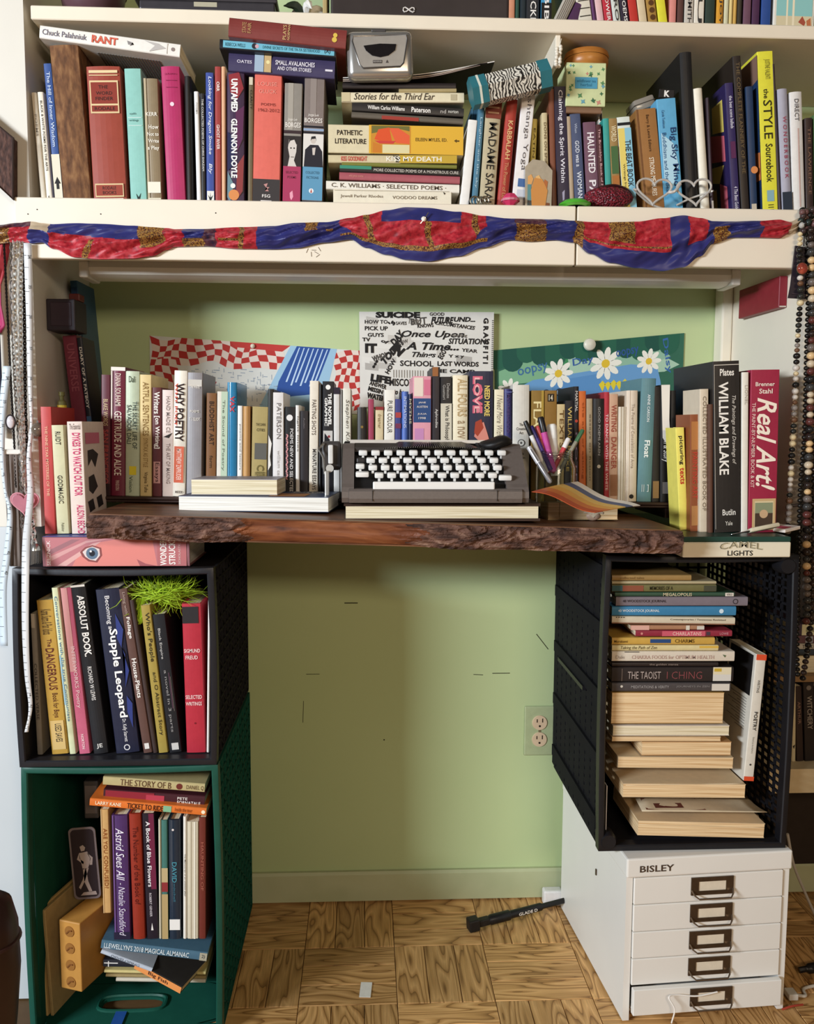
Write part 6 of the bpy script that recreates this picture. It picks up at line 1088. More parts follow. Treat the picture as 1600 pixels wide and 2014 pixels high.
# collage of printed words
co, poly, polys, text = poster('word_collage', 'black and white collage of cut-out printed words above the typewriter', [(706, 613), (971, 614), (968, 810), (708, 800)], 'ded9d1', Y=YP-.012)
rc = random.Random(4)
for k in range(26):
    u, v, w_, h = rc.uniform(0, .85), rc.uniform(0, .85), rc.uniform(.06, .2), rc.uniform(.04, .12); poly(rc.choice(('e3ded6', 'c2bcb4', 'dcd6cd', 'b3ada6', 'cbc4bb')), [(u, v), (min(u+w_, 1), v+.02), (min(u+w_, 1), v+h), (u, v+h-.01)], 'paper_patch')
K = '1d1a1a'
for t in [('SUICIDE', K, .12, .0, .45, .065, 0, .05), ('GOOD', K, .52, .005, .63, .04, 0, .01), ('FUTURE', K, .53, .05, .70, .12, 0, .04, .3), ('UND...', K, .7, .05, .86, .1, 0, .03, .2), ('HOW TO', K, .04, .085, .21, .125, 0, .015), ('PICK UP', K, .04, .15, .21, .195, 0, .015), ('GUYS', K, .06, .22, .18, .262, 0, .015), ("'s", K, .22, .08, .26, .15, 50, .03), ('SAVES', K, .27, .1, .35, .135, 0, .01), ('TRICK', '6a645e', .36, .07, .45, .13, -8, .01), ('BUT', '4a4642', .38, .06, .5, .13, 6, .01), ('KNOWS', K, .43, .12, .55, .16, 4, .02), ('CIRCUMSTANCES', K, .56, .115, .86, .155, -7, .02, .2),
          ('Once Upon', K, .31, .19, .78, .28, 0, .012, .3), ('A Time...', K, .34, .31, .74, .39, 0, .02, .3), ('SITUATIONS', K, .66, .265, .97, .325, 0, .02, .2), ('YEAR', K, .76, .37, .88, .405, -4, .012), ('Things', K, .39, .41, .57, .48, 0, .015, .35), ('EGO', K, .58, .40, .65, .46, 60, .03), ('Y x y', K, .66, .43, .78, .47, 0, .02), ('GRAFFITI', K, .78, .26, 1.10, .315, -90, .03, 0, 1.5), ('SCHOOL', K, .30, .50, .55, .56, 0, .012), ('LAST WORDS', K, .58, .50, .89, .55, 0, .02), ('IT', K, .04, .33, .13, .43, 0, .05), ('DAY', K, .22, .23, .34, .31, 50, .04, .2), ('TODAY', K, .13, .36, .37, .44, 48, .05, .2), ('IN', K, .24, .33, .33, .44, -45, .06), ('LOW', '5a5450', .29, .29, .36, .33, 15, .01), ('HOW', K, .17, .54, .29, .59, 60, .03),
          ('WHO?', '4a4642', .09, .44, .2, .5, 20, .03), ('...', K, .08, .53, .15, .56, 60, .04), ('LIFE', K, .08, .66, .23, .74, -8, .05), ('ANSWER', K, .07, .74, .2, .79, -14, .02), ('MISSING', K, .06, .8, .2, .85, -14, .03), ('WATER', K, .05, .86, .19, .92, -10, .05), ('MISCONC', K, .22, .69, .44, .77, 0, .008), ('THE CAMP', K, .52, .58, .86, .62, 0, .02), ('to be', K, .25, .8, .33, .86, 0, .03, .3), ('reading', '6a645e', .68, .22, .8, .26, 0, .0), ('of', K, .16, .29, .22, .33, -20, .02, .3), ('TV', K, .02, .27, .08, .31, 0, .02), ('love', '5a5450', .45, .88, .6, .94, 8, .02, .3), ('ONLY', K, .82, .62, .93, .66, 0, .02)]:
    t = list(t); t[7] += .014; text(*t)
polys('8a847c', [[(.25+.02*k, .6), (.255+.02*k, .6), (.255+.02*k, .68), (.25+.02*k, .68)] for k in range(12)], 'fine_print')
polys('6b655f', [[(.985, .08+.02*k), (.998, .08+.02*k), (.998, .09+.02*k), (.985, .09+.02*k)] for k in range(40)], 'fine_print')
# right poster: green with daisies
gp, poly, polys, text = poster('daisy_poster', 'hand-painted green poster with daisies and blue lettering', [(972, 689), (1345, 655), (1340, 800), (974, 830)], '2c6450')
poly('3f8a58', [(.12, .06), (.42, .03), (.4, .3), (.15, .32)]); poly('7fb08a', [(.02, .3), (.2, .16), (.3, .3), (.32, .48), (.02, .5)]); poly('a8c8b0', [(.38, .12), (.5, .06), (.62, .2), (.85, .22), (.98, .42), (.9, .5), (.4, .48)]); poly('8fb8a0', [(.6, .12), (.68, .04), (.73, .05), (.78, .2), (.88, .16), (.93, .3), (.8, .4), (.6, .35)])
poly('6a9ccc', [(.06, .62), (.2, .46), (.5, .40), (.72, .36), (.86, .42), (.88, .62), (.9, 1), (.05, 1)]); poly('5b8fc4', [(.3, .5), (.55, .45), (.6, .9), (.3, .9)])
for k in range(13):                               # scalloped dark edge
    u = .02+k*.075; r = .055; vv = .16+.06*math.sin(k*2.1)
    poly('1f5246' if k % 2 else '27604c', [(u+r*math.cos(a*math.pi/8), vv-.04+.15*math.sin(a*math.pi/8)) for a in range(9)]+[(u-r, 0), (u+r, 0)], 'scallop')
def daisy(u, v, s):
    pet = []
    for k in range(9):
        a = k*2*math.pi/9; ca, sa = math.cos(a), math.sin(a); pet.append([(u+s*(ca*.62+.42*math.cos(b*math.pi/5)*ca-.2*math.sin(b*math.pi/5)*sa)*.38, v+s*(sa*.62+.42*math.cos(b*math.pi/5)*sa+.2*math.sin(b*math.pi/5)*ca)) for b in range(10)])
    polys('efece0', pet, 'petals'); poly('e0bc3a', [(u+.38*s*.27*math.cos(a*math.pi/6), v+s*.27*math.sin(a*math.pi/6)) for a in range(12)], 'flower_centre')
for d_ in ((.075, .57, .16), (.335, .40, .2), (.585, .32, .22), (.815, .34, .17)): daisy(*d_)
text('oopsy', '3f6f9c', .12, .26, .28, .4, 8, .01); text('Day', '3a62a0', .41, .2, .52, .33, 6, .012); text('oopsy', '2f5596', .64, .14, .76, .27, 6, .012); text('Daisy', '3a68a8', .82, .24, 1.0, .34, -80, .012)
for u in (.27, .34, .41):
    for k, r in enumerate((.05, .036, .02)): poly(('24466a', 'a8c0dc', '24466a')[k], [(u+r*.42*math.cos(a*math.pi/8), .66+r*1.1*math.sin(a*math.pi/8)) for a in range(16)], 'spiral')
polys('e0cc3a', [[(.55+.03*k, .60), (.57+.03*k, .55+.02*(k % 2)), (.585+.03*k, .6), (.57+.03*k, .7)] for k in range(5)], 'yellow_petals')
e = P(1158, 678, YP-.01); pp = thing('push_pin', 'large round cream push pin holding the green poster', 'pin', (e.x, YP, e.z)); MB().lathe([(.003, -.0012), (.004, -.006), (.011, -.009), (.0135, -.014), (.012, -.02), (.006, -.0235), (.0005, -.024)], n=20, axis='y').build('head', M('dcd6c4', .35), pp, True); MB().lathe([(.001, 0), (.001, .002)], n=8, axis='y').build('needle', m_met, pp)
# ================================================================== things on the upper shelf
e = P(748, 151, 1.635); wk = thing('cassette_player', 'silver portable cassette player standing on the lying stack', 'player', (e.x, 1.598, P(748, 151, 1.598).z), (0, math.radians(-2), 0)); hw, hh = .057, .078
ms_ = M('b4b0aa', .28, .75, var=.04); MB().rbox((-hw, 0, 0), (hw, .036, hh), .011, 3).build('case', ms_, wk, True)
q = MB(); pts = [(-.045, .066), (.045, .068), (.047, .06), (.040, .022), (.034, .016), (-.030, .014), (-.036, .02), (-.047, .058)]; n = len(pts); q.add([(x, -.0025, z) for x, z in pts]+[(x*1.04, .002, (z-.04)*1.04+.04) for x, z in pts], [tuple(range(n))]+[(i, (i+1) % n, n+(i+1) % n, n+i) for i in range(n)]); q.build('door', M('c4c0ba', .3, .7), wk)
q = MB(); q.tube([(x, -.002, z) for x, z in pts], .0013, 6, closed=True); q.build('door_trim', M('6a6662', .3, .7), wk, True)
pts = [(-.028, .050), (.0, .053), (.028, .052), (.026, .042), (.015, .034), (0, .031), (-.014, .034), (-.024, .042)]; q = MB(); n = len(pts); q.add([(x, -.0042, z) for x, z in pts]+[(x, -.0026, z) for x, z in pts], [tuple(range(n))]+[(i, (i+1) % n, n+(i+1) % n, n+i) for i in range(n)]); q.build('window', M('171314', .08), wk)
MB().rbox((-.013, -.0035, .0215), (.003, -.0024, .0265), .0004, 1).build('badge', M('4a4440', .3), wk); letter(wk, 'REVERSE', 'b8b0a8', lambda a, q_: (-.012+a*.014, -.0038, .0228+q_*.0024), 'lettering'); MB().ngon([(.009, .022), (.014, .022), (.0115, .027)], -.0032).build('eject_mark', flat('4a4440'), wk)
MB().rbox((-.014, .008, hh), (.012, .028, hh+.005), .002).build('button_bar', M('4a4644', .4), wk)
# magazines fanned under the player
for k, (y0, y1, th, c, lb) in enumerate(((152, 120, 3, 'e6ded4', 'topmost pale magazine fanned under the cassette player'), (156, 122, 3, 'c9b4a0', 'second pale magazine fanned under the cassette player'), (159, 127, 3, '9a8478', 'lowest brown-edged magazine fanned under the cassette player'))):
    o = thing('magazine', lb, 'magazine', P(674, y0, 1.64), group='magazines under the cassette player'); b = Vector(o.location); q = MB(); n = 14
    pts = curve([P(674, y0, 1.64), P(760, y0-2, 1.64), P(850, y0-10, 1.64), P(972-14*k, y1, 1.64)], 6); t_ = .0016
    for p in pts:
        p = p-b; q.v += [(p.x, 0, p.z), (p.x, .13, p.z), (p.x, .13, p.z-t_), (p.x, 0, p.z-t_)]
    for i in range(len(pts)-1):
        for j in range(4): q.f.append((4*i+j, 4*i+4+j, 4*i+4+(j+1) % 4, 4*i+(j+1) % 4)); q.m.append(0)
    m_ = len(pts)-1; q.f += [(0, 1, 2, 3), (4*m_, 4*m_+1, 4*m_+2, 4*m_+3)]; q.m += [0, 0]; q.build('pages', M(c, .6), o); q2 = MB(); q2.v = [(x, y-.001 if y == 0 else y, z-.0019) for x, y, z in q.v]; q2.v = [(x, y, z+(.0013 if i % 4 > 1 else 0)) for i, (x, y, z) in enumerate(q2.v)]; q2.f = q.f; q2.m = q.m; q2.build('cover', M('2a2220', .4), o)
# patterned gift tube with teal ends
A, B = P(925, 185, 1.60), P(1078, 148, 1.60); gt = thing('gift_tube', 'black and white swirl patterned tube with teal ends on the books', 'tube', (A+B)/2); v = B-A; L = v.length; gt.rotation_euler = (0, math.atan2(-v.z, v.x), 0)
r = .026; hexp = lambda x, s=1: [(x, r*s*math.cos(a*math.pi/3), r*s*math.sin(a*math.pi/3)) for a in range(6)]
def hexbar(x0, x1, s=1): q = MB(); q.add(hexp(x0, s)+hexp(x1, s), [tuple(range(6)), tuple(range(11, 5, -1))]+[(i, (i+1) % 6, 6+(i+1) % 6, 6+i) for i in range(6)]); return q
hexbar(-L/2+.028, L/2-.02).build('patterned_body', ramp_mat('swirl_pattern', [(0, '26221f'), (.35, 'e6dfd0'), (.5, '26221f'), (.65, 'e6dfd0')], 'WAVE', 55, .5, 0, detail=2.0, dist=14.0, const=True), gt)
for x0, x1 in ((-L/2, -L/2+.0275), (L/2-.0195, L/2)): hexbar(x0, x1, 1.05).build('teal_end', M('2f6f78', .4), gt)
hexbar(-L/2+.012, -L/2+.016, 1.07).build('ribbon_band', M('d8d8c8', .5), gt)
# floral tea box and round wooden box
a, b = P(1112, 208, 1.63), P(1192, 124, 1.63); tb_ = thing('tea_box', 'small pale green floral box standing on the books', 'box', ((a.x+b.x)/2, 1.63, a.z)); hw, hh = (b.x-a.x)/2, a.z*0+b.z-a.z
MB().rbox((-hw, 0, 0), (hw, .075, hh), .001, 1).build('carton', M('ccd4a0', .5), tb_)
rc = random.Random(5)
for k in range(34):
    x, z = rc.uniform(-hw*.9, hw*.9), rc.uniform(.004, hh-.004)
    if abs(x) < .024 and abs(z-hh*.5) < .016: continue
    s = rc.uniform(.003, .0055); a = rc.uniform(0, 3); MB().ngon([(x+s*math.cos(t*math.pi/4+a)*(1 if t % 2 else .45), z+s*math.sin(t*math.pi/4+a)*(1 if t % 2 else .45)) for t in range(8)], -.0004-.00001*k).build('leaf_print', flat(rc.choice(('3f6a4a', '5a8a5c', 'c98a7a', '6aa0b0'))), tb_)
MB().ngon([(-.02, hh*.4), (.02, hh*.4), (.02, hh*.66), (-.02, hh*.66)], -.0012).build('blue_label', flat('4f97b4'), tb_); letter(tb_, 'wildflower tea', '2a6a86', lambda a, q_, hh=hh: (-.017+a*.034, -.0015, hh*.54+q_*.005), 'lettering'); letter(tb_, 'herbal', '2a6a86', lambda a, q_, hh=hh: (-.01+a*.02, -.0015, hh*.45+q_*.005), 'lettering')
e = P(1152, 123, 1.675); wd = thing('round_wooden_box', 'round honey-coloured wooden box on top of the tea box', 'box', (e.x, 1.675, tb_.location.z+hh+.0005)); mwd = ramp_mat('honey_wood', [(.3, '9a5a20'), (.6, 'b87a38'), (.85, 'c99250')], scale=12, rough=.35, stretch=(1, 1, 6)); MB().lathe([(.033, 0), (.038, .006), (.040, .015), (.039, .020)], n=32).build('base', mwd, wd, True); MB().lathe([(.0395, .0205), (.041, .023), (.039, .030), (.028, .033), (.0, .0335)], n=32, cap=False).build('lid', mwd, wd, True)
lie(1113, 209, 1182, 211, 13, '7d5c44', 'flat brown box supporting the tea box', [], Y=1.632, d=.12, group=None)
# pearls hanging from the batten
pr_ = thing('pearl_string', 'short cluster of white pearls hanging under the top shelf', 'pearls', P(1099, 90, 1.625)); pm = MB().ball((0, 0, 0), .0036, 7).mesh('pearl', M('e6dccb', .25), True)
for k in range(14): o = link('pearl', pm, pr_); p = P(1101+(-6 if k % 2 else 1)-k*.2, 92+3.1*k, 1.625)-pr_.location; o.location = p+Vector((0, .003*math.sin(k*2.3), 0))
MB().tube([(.004, 0, .012), (.001, 0, 0), P(1098, 135, 1.625)-pr_.location], .0006, 5).build('thread', M('d8d0c0'), pr_)
# strap thing and label by the sky blue book
e = P(1286, 200, 1.66); o = thing('plastic_case', 'grey clear plastic case lying above the tan textured paperback', 'case', (e.x-.012, 1.665, P(1275, 212, 1.66).z), (0, -.35, 0)); MB().rbox((-.02, 0, .001), (.02, .05, .022), .004).build('shell', M('8f877c', .2), o, True); MB().rbox((-.0205, -.001, .011), (.0205, .05, .0125), .0005, 1).build('seam', M('4a443c', .4), o)
e = P(1313, 193, 1.63); o = thing('name_badge', 'black and white tag resting on the sky blue paperback', 'tag', (e.x, 1.638, P(1313, 193, 1.638).z), (0, .05, 0)); MB().rbox((-.014, 0, 0), (.014, .004, .0155), .001, 1).build('plate', M('1d1b1c', .4), o); letter(o, 'K', 'f0ece6', lambda a, q_: (-.005+a*.01, -.0006, .002+q_*.011), 'lettering', .05)
# small things at the front edge of the shelf
YE = 1.612
def onz(px, Y): return (P(px, 405, Y).x, Y, ZSH+.0004)
o = thing('metal_trinket', 'tarnished silver coiled trinket on the shelf edge', 'trinket', onz(946, YE+.004)); q = MB()
for k in range(4): q.tube([(.006*k-.012+.0075*math.cos(t), .004*math.sin(k), .0085+.0075*math.sin(t)) for t in [i*math.pi/8 for i in range(16)]], .0016, 6, closed=True)
q.build('coils', M('8a8270', .35, .8), o, True); MB().rbox((-.018, -.004, 0), (.02, .006, .0025), .001, 1).build('foot', M('6d6656', .4, .7), o)
o = thing('pink_gem', 'faceted bright pink plastic gem on the shelf edge', 'trinket', onz(1003, YE+.004)); MB().lathe([(.006, 0), (.016, .008), (.0155, .014), (.009, .021), (.001, .022)], n=7, cap=True).build('stone', M('d03a66', .15), o); MB().lathe([(.0165, .008), (.017, .010), (.0165, .012)], n=14, cap=False).build('setting', M('c87a8a', .3), o)
o = thing('holy_card', 'small arched painting of golden figures on the shelf edge', 'card', onz(1058, YE+.008), (-.08, .02, 0)); q = MB(); w_, h_ = .0235, .085
pts = [(-w_, 0), (w_, 0), (w_*1.02, h_*.78), (w_*.4, h_*.97), (-w_*.5, h_), (-w_*1.05, h_*.84)]; n = 6; q.add([(x, 0, z) for x, z in pts]+[(x, .004, z) for x, z in pts], [tuple(range(n)), tuple(range(11, 5, -1))]+[(i, (i+1) % n, n+(i+1) % n, n+i) for i in range(n)]); q.build('panel', M('a89a84', .5, var=.25), o)
for c, P_ in (('5f8a8a', [(-.02, .0), (-.012, 0), (-.014, .04), (-.02, .05)]), ('c98a4a', [(-.012, .0), (.012, .0), (.016, .03), (.006, .05), (-.008, .052), (-.014, .03)]), ('e0b070', [(-.006, .044), (.0, .042), (.004, .05), (0, .057), (-.006, .054)]), ('d9a060', [(-.02, .04), (-.013, .04), (-.01, .05), (-.014, .058), (-.02, .054)]), ('b0683a', [(.006, .03), (.014, .028), (.016, .046), (.01, .05)]), ('7a4a30', [(-.02, 0), (.02, 0), (.02, .008), (-.02, .012)]), ('d8a868', [(-.004, .01), (.008, .012), (.004, .04), (-.006, .038)])): MB().ngon(P_, -.0004-.0001*len(P_)).build('painted_figure', flat(c), o)
o = thing('green_dome', 'bright lime green domed plastic piece on the shelf edge', 'trinket', onz(1130, YE+.004)); MB().lathe([(.02, 0), (.0275, .003), (.027, .006), (.02, .011), (.006, .0145), (.0, .0148)], n=28, cap=False).build('disc', M('5fc83a', .3), o, True); MB().lathe([(.0278, .0028), (.0285, .0045), (.0278, .006)], n=28, cap=False).build('edge_ring', M('4aa82c', .3), o, True)
o = thing('beaded_purse', 'dark red beaded purse slumped on the shelf edge', 'purse', onz(1196, YE+.016)); q = MB(); q.ball((0, 0, .0205), 1, 14, sq=(.045, .016, .0198)); mred = ramp_mat('red_beads', [(.1, '2a0c10'), (.4, '561420'), (.8, '8a2634')], 'VORONOI', 260, .35, .9, bd=.003); q.build('pouch', mred, o, True); MB().tube(curve([(-.042, 0, .022), (-.02, -.004, .036), (.01, -.002, .042), (.035, 0, .034), (.044, 0, .02)], 6), .0022, 7).build('frame', M('3a1a1c', .35, .4), o, True)
# heart-shaped glasses
hg = thing('heart_glasses', 'silver heart-shaped glasses frame standing on the shelf edge', 'glasses', onz(1325, YE-.004)); mgl = M('d2ccc4', .28, .35)
def heart(cx, cz, sx_, sz, rot): 
    pts = []
    for k in range(40):
        t = 2*math.pi*k/40; x = 16*math.sin(t)**3/17; z = (13*math.cos(t)-5*math.cos(2*t)-2*math.cos(3*t)-math.cos(4*t))/17; c, s = math.cos(rot), math.sin(rot); pts.append((cx+(x*c-z*s)*sx_, .0, cz+(x*s+z*c)*sz))
    return pts
hl = P(1285, 388, hg.location.y); hr_ = P(1365, 376, hg.location.y)
for (p, rot) in ((hl, -.05), (hr_, .12)):
    q = MB(); zc = max(p.z-ZSH, .0305); q.tube(heart(p.x-hg.location.x, zc, .033, .0265, rot), .0021, 8, closed=True); q.build('rim', mgl, hg, True)
q = MB(); q.tube(curve([(hl.x-hg.location.x+.026, 0, hl.z-ZSH+.008), ((hl.x+hr_.x)/2-hg.location.x, -.004, (hl.z+hr_.z)/2-ZSH+.004), (hr_.x-hg.location.x-.026, 0, hr_.z-ZSH+.012)], 6), .0028, 8); q.build('bridge', mgl, hg, True)
for s in (-1, 1):
    x = (hl.x if s < 0 else hr_.x)-hg.location.x+s*.031; q = MB(); q.tube(curve([(x, 0, .03), (x+s*.002, .006, .031), (x-s*.03, .02, .012 if s < 0 else .022), (x-s*.055, .022, .004 if s < 0 else .01)], 6), .0018, 7); q.build('temple', mgl, hg, True)
# ================================================================== draped scarf along the apron
YA = YS-.019
tab = [(-30, 446, 482), (0, 444, 480), (40, 440, 476), (65, 437, 480), (85, 440, 478), (105, 442, 490), (150, 440, 507), (200, 442, 511), (260, 445, 510), (300, 448, 505), (330, 450, 492), (345, 452, 486), (400, 452, 485), (470, 448, 490), (540, 446, 491), (580, 440, 489), (640, 438, 478), (690, 430, 472), (720, 424, 488), (760, 415, 502), (800, 409, 512), (840, 410, 515), (900, 418, 505), (950, 426, 488), (1000, 431, 473), (1040, 432, 476), (1090, 433, 473), (1128, 436, 478), (1160, 438, 500), (1200, 438, 518), (1250, 437, 528), (1300, 431, 534), (1340, 425, 527), (1375, 430, 505), (1400, 436, 480), (1440, 437, 468), (1490, 436, 468), (1530, 433, 469), (1550, 437, 460), (1575, 428, 446)]
def scol(x, t):
    n = noise.noise((x*.02, t*3, 0))*6
    X = x+n
    if X < 60: return 3 if t < .25 else (0 if int(x/22) % 3 else 2)
    if X < 100: return 4 if t < .45 else 1
    if X < 275:
        if 178 < X+(t-.5)*30 < 190 and t > .45: return 2
        return 1 if t < .42+.05*math.sin(x*.03) else 0
    if X < 325: return 2 if t < .7 else 0
    if X < 362: return 0
    if X < 402: return 1 if t < .6 else 2
    if X < 505: return (2 if (470 < X < 480 or (430 < X < 470 and .55 < t < .68)) else (3 if X < 425 else 0))
    if X < 668: return 2 if (600 < X < 625 and t < .45) or (640 < X < 652 and .4 < t < .5) else 1
    if X < 955:
        if t > .84: return 1
        if t > .74: return 2
        if 750 < X < 905 and t < .28-.0000*(x): return 1
        e = (X-668)/287
        if t > 1.35*min(e, 1-e)*3.2+.35: return 1
        for b in (728, 843, 938):
            if abs(X-b-(t-.5)*14) < 6: return 2
        return 0
    if X < 1012: return 1
    if X < 1072: return 2 if t > .25 else 3
    if X < 1128: return 1
    if X < 1145: return 2
    if X < 1315:
        if t > .66: return 1
        if .55 < t < .6: return 2
        if 1195 < X < 1245 and t < .5: return 2
        return 0
    if X < 1342: return 1
    if X < 1388: return 1 if (t > .6 or X < 1350) else 0
    if X < 1428: return 2 if t > .3 and X > 1400 else 1
    if X < 1492: return 1
    if X < 1548: return 0
    return 4
sf = thing('silk_scarf', 'red and blue patterned silk scarf draped along the shelf front', 'scarf', (0, YA, 1.4)); q = MB(); nx, nt = 900, 30; vs = []
for i in range(nx+1):
    px = -30+1605*i/nx; y0, y1 = lerp_tab(tab, px); hgt = (y1-y0)
    for j in range(nt+1):
        t = j/nt; p = P(px, y0+hgt*t, YA); bul = math.sin(math.pi*min(max(t, .03), .97))**.6
        fold = noise.noise((px*.018+t*1.5, t*2.2, 3))*.009+noise.noise((px*.05+t*5, t*6, 7))*.005+.004*math.sin(t*11+px*.035)
        vs.append((p.x, -.003-(.011+fold)*bul, p.z-1.4))
fs = []; mi = []
for i in range(nx):
    for j in range(nt):
        a = i*(nt+1)+j; fs.append((a, a+nt+1, a+nt+2, a+1)); mi.append(scol(-30+1605*(i+.5)/nx, (j+.5)/nt))
o_ = len(vs)
for i in range(nx+1):
    for j in (0, nt): x, y, z = vs[i*(nt+1)+j]; vs.append((x, -.0006, z))
for i in range(nx): fs.append((o_+2*i, o_+2*i+1, o_+2*i+3, o_+2*i+2)); mi.append(1)
for i in range(nx):
    for k, j in ((0, 0), (1, nt)): a = i*(nt+1)+j; fs.append((a, a+nt+1, o_+2*i+2+k, o_+2*i+k)); mi.append(mi[i*nt+(0 if j == 0 else nt-1)])
q.v = vs; q.f = fs; q.m = mi
m_sr = ramp_mat('scarf_red', [(.3, '7d1420'), (.5, 'a8202c'), (.72, 'b83a40')], 'NOISE', 130, .5, .1, detail=3.0)
m_sb = M('2b2c66', .4, var=.15, scale=20); m_sg = ramp_mat('scarf_chain_print', [(.3, '2e1a16'), (.46, '6a3a20'), (.54, 'b0843c'), (.62, '4a2a1c')], 'NOISE', 260, .45, 0, detail=2.0); m_sd = ramp_mat('scarf_dark_print', [(.3, '241c38'), (.5, '4a2030'), (.7, '6a4a48')], 'NOISE', 120, .5, 0); m_st_ = M('b8a286', .5)
q.build('cloth', [m_sr, m_sb, m_sg, m_sd, m_st_], sf, True)
e = P(833, 431, YA-.014); o = MB().ball((0, 0, 0), .0048, 8).build('pearl_pin', M('e6ddd0', .25), sf, True); o.location = e-sf.location
MB().tube([P(826, 440, YA-.017)-sf.location, P(836, 428, YA-.017)-sf.location, P(842, 418, YA-.015)-sf.location], .001, 5).build('pin_wire', m_met, sf)
# ================================================================== hanging chains at the left post
YC = YS-.012
def chain(label, pts, link_r, wire, col, rough=.25, metal=.9, name='chain_necklace', step=1.5):
    c = curve([P(x, y, YC+dy) for x, y, dy in pts], 10); o = thing(name, label, 'necklace', c[0]); q = MB(); acc = 0; k = 0; last = c[0]
    # resample evenly
    seg = [0]
    for a, b in zip(c, c[1:]): seg.append(seg[-1]+(b-a).length)
    n = int(seg[-1]/(link_r*step)); j = 0; b0 = c[0]
    for i in range(n):
        s = seg[-1]*i/n
        while seg[j+1] < s: j += 1
        t = (s-seg[j])/(seg[j+1]-seg[j]+1e-9); p = c[j].lerp(c[j+1], t)-b0; d = (c[j+1]-c[j]).normalized(); sd = Vector((1, 0, 0)) if i % 2 else Vector((.3, 1, 0)).normalized(); sd = (sd-d*sd.dot(d)).normalized()
        q.tube([p+d*(link_r*1.05*math.cos(a))+sd*(link_r*.62*math.sin(a)) for a in [2*math.pi*m/8 for m in range(8)]], wire, 4, closed=True)
    q.build('links', M(col, rough, metal, var=.3, scale=300), o, True); return o
chain('thick silver rope chain hanging innermost at the left post', [(30, 462, -.012), (28, 600, -.012), (36, 740, -.01), (42, 860, -.01), (47, 930, -.01), (60, 1000, -.01), (68, 1078, -.012)], .0062, .0019, 'd2cec8', .3, .6)
chain('silver curb chain hanging beside the tape measure', [(42, 465, -.012), (40, 600, -.012), (42, 760, -.012), (46, 860, -.012), (46, 960, -.012)], .0050, .0015, 'c4c0ba', .3, .6)
chain('dark antique chain hanging left of the rope chain', [(22, 466, -.008), (24, 600, -.008), (30, 760, -.008), (40, 900, -.008), (44, 1040, -.01)], .0040, .0013, '8a847e', .3, .6)
chain('thin black cord chain at the far left of the bundle', [(8, 480, -.006), (14, 600, -.006), (22, 760, -.006), (28, 870, -.006), (32, 960, -.008)], .0022, .0010, '1c1818', .4, .4)
chain('black beaded strand behind the rope chain', [(48, 468, -.006), (48, 620, -.006), (50, 800, -.006), (54, 900, -.006), (60, 1000, -.008), (70, 1060, -.008)], .0034, .0014, '231f1e', .3, .3)
# tassel end of the rope chain
e = P(70, 1082, YC-.014); o = thing('silver_tassel', 'silver bell-shaped tassel at the end of the rope chain', 'pendant', e); q = MB(); q.lathe([(.003, .012), (.007, .008), (.0085, 0)], n=14); q.build('bell_cap', M('b0aca6', .25, .9), o, True)
q = MB()
for k in range(18): a = k*.35; q.tube([(.007*math.cos(a), .007*math.sin(a), 0), (.009*math.cos(a), .009*math.sin(a), -.028)], .0009, 4)
q.build('fringe', M('8f8b86', .3, .8), o, True)
# measuring tape ribbons
def ribbon(name, label, pts, w, col, nums, Y=YC):
    c = curve([P(x, y, Y+dy) for x, y, dy in pts], 12); o = thing(name, label, 'tape', c[0]); b = c[0]; q = MB()
    for i, p in enumerate(c):
        ww = w*(.35+.65*abs(math.cos(i*.035+.3)))/2; a = .25*math.sin(i*.05); p = p-b; q.v += [(p.x-ww*math.cos(a), p.y-ww*math.sin(a), p.z), (p.x+ww*math.cos(a), p.y+ww*math.sin(a), p.z)]
    for i in range(len(c)-1): q.f.append((2*i, 2*i+1, 2*i+3, 2*i+2)); q.m.append(0)
    ob = q.build('ribbon', M(col, .4, var=.04), o, True); mm = ob.modifiers.new('s', 'SOLIDIFY'); mm.thickness = .0006; mm.offset = 0
    tk = MB()
    for i in range(2, len(c)-2, 2):
        x0, y0, z0 = q.v[2*i]; x1, y1, z1 = q.v[2*i+1]; f = .35 if i % 4 else .55
        tk.add([(x0, y0-.0007, z0), (x0+(x1-x0)*f, y0+(y1-y0)*f-.0007, z0+(z1-z0)*f), (x0+(x1-x0)*f, y0+(y1-y0)*f-.0007, z0+(z1-z0)*f-.0008), (x0, y0-.0007, z0-.0008)], [(0, 1, 2, 3)])
    tk.build('tick_marks', flat('3a3634'), o)
    for k in range(nums):
        i = int((k+.5)*(len(c)-1)/nums); x0, y0, z0 = q.v[2*i]; x1, y1, z1 = q.v[2*i+1]; w_ = max(.003, (x1-x0))
        letter(o, str(34+k), '3a3634', lambda a, q_, x0=x0, y0=y0, z0=z0, w_=w_: (x0+w_*(.5+.45*q_), y0-.0012, z0-a*.006), 'numeral', .01)
ribbon('tape_measure', 'white tape measure hanging from the left post down past the crate', [(54, 478, -.016), (58, 620, -.016), (60, 760, -.016), (62, 830, -.018), (57, 900, -.02), (60, 970, -.05), (52, 1060, -.11), (50, 1130, -.135), (50, 1240, -.14), (54, 1330, -.138), (60, 1390, -.136), (52, 1440, -.136)], .0135, 'cfcdcc', 26)
ribbon('cloth_tape', 'pale blue end of a tape measure at the far left edge', [(14, 720, -.01), (6, 800, -.012), (4, 880, -.014), (10, 960, -.014), (20, 1010, -.014), (14, 1090, -.014), (6, 1160, -.014), (8, 1270, -.014)], .014, 'c9d4dc', 12)
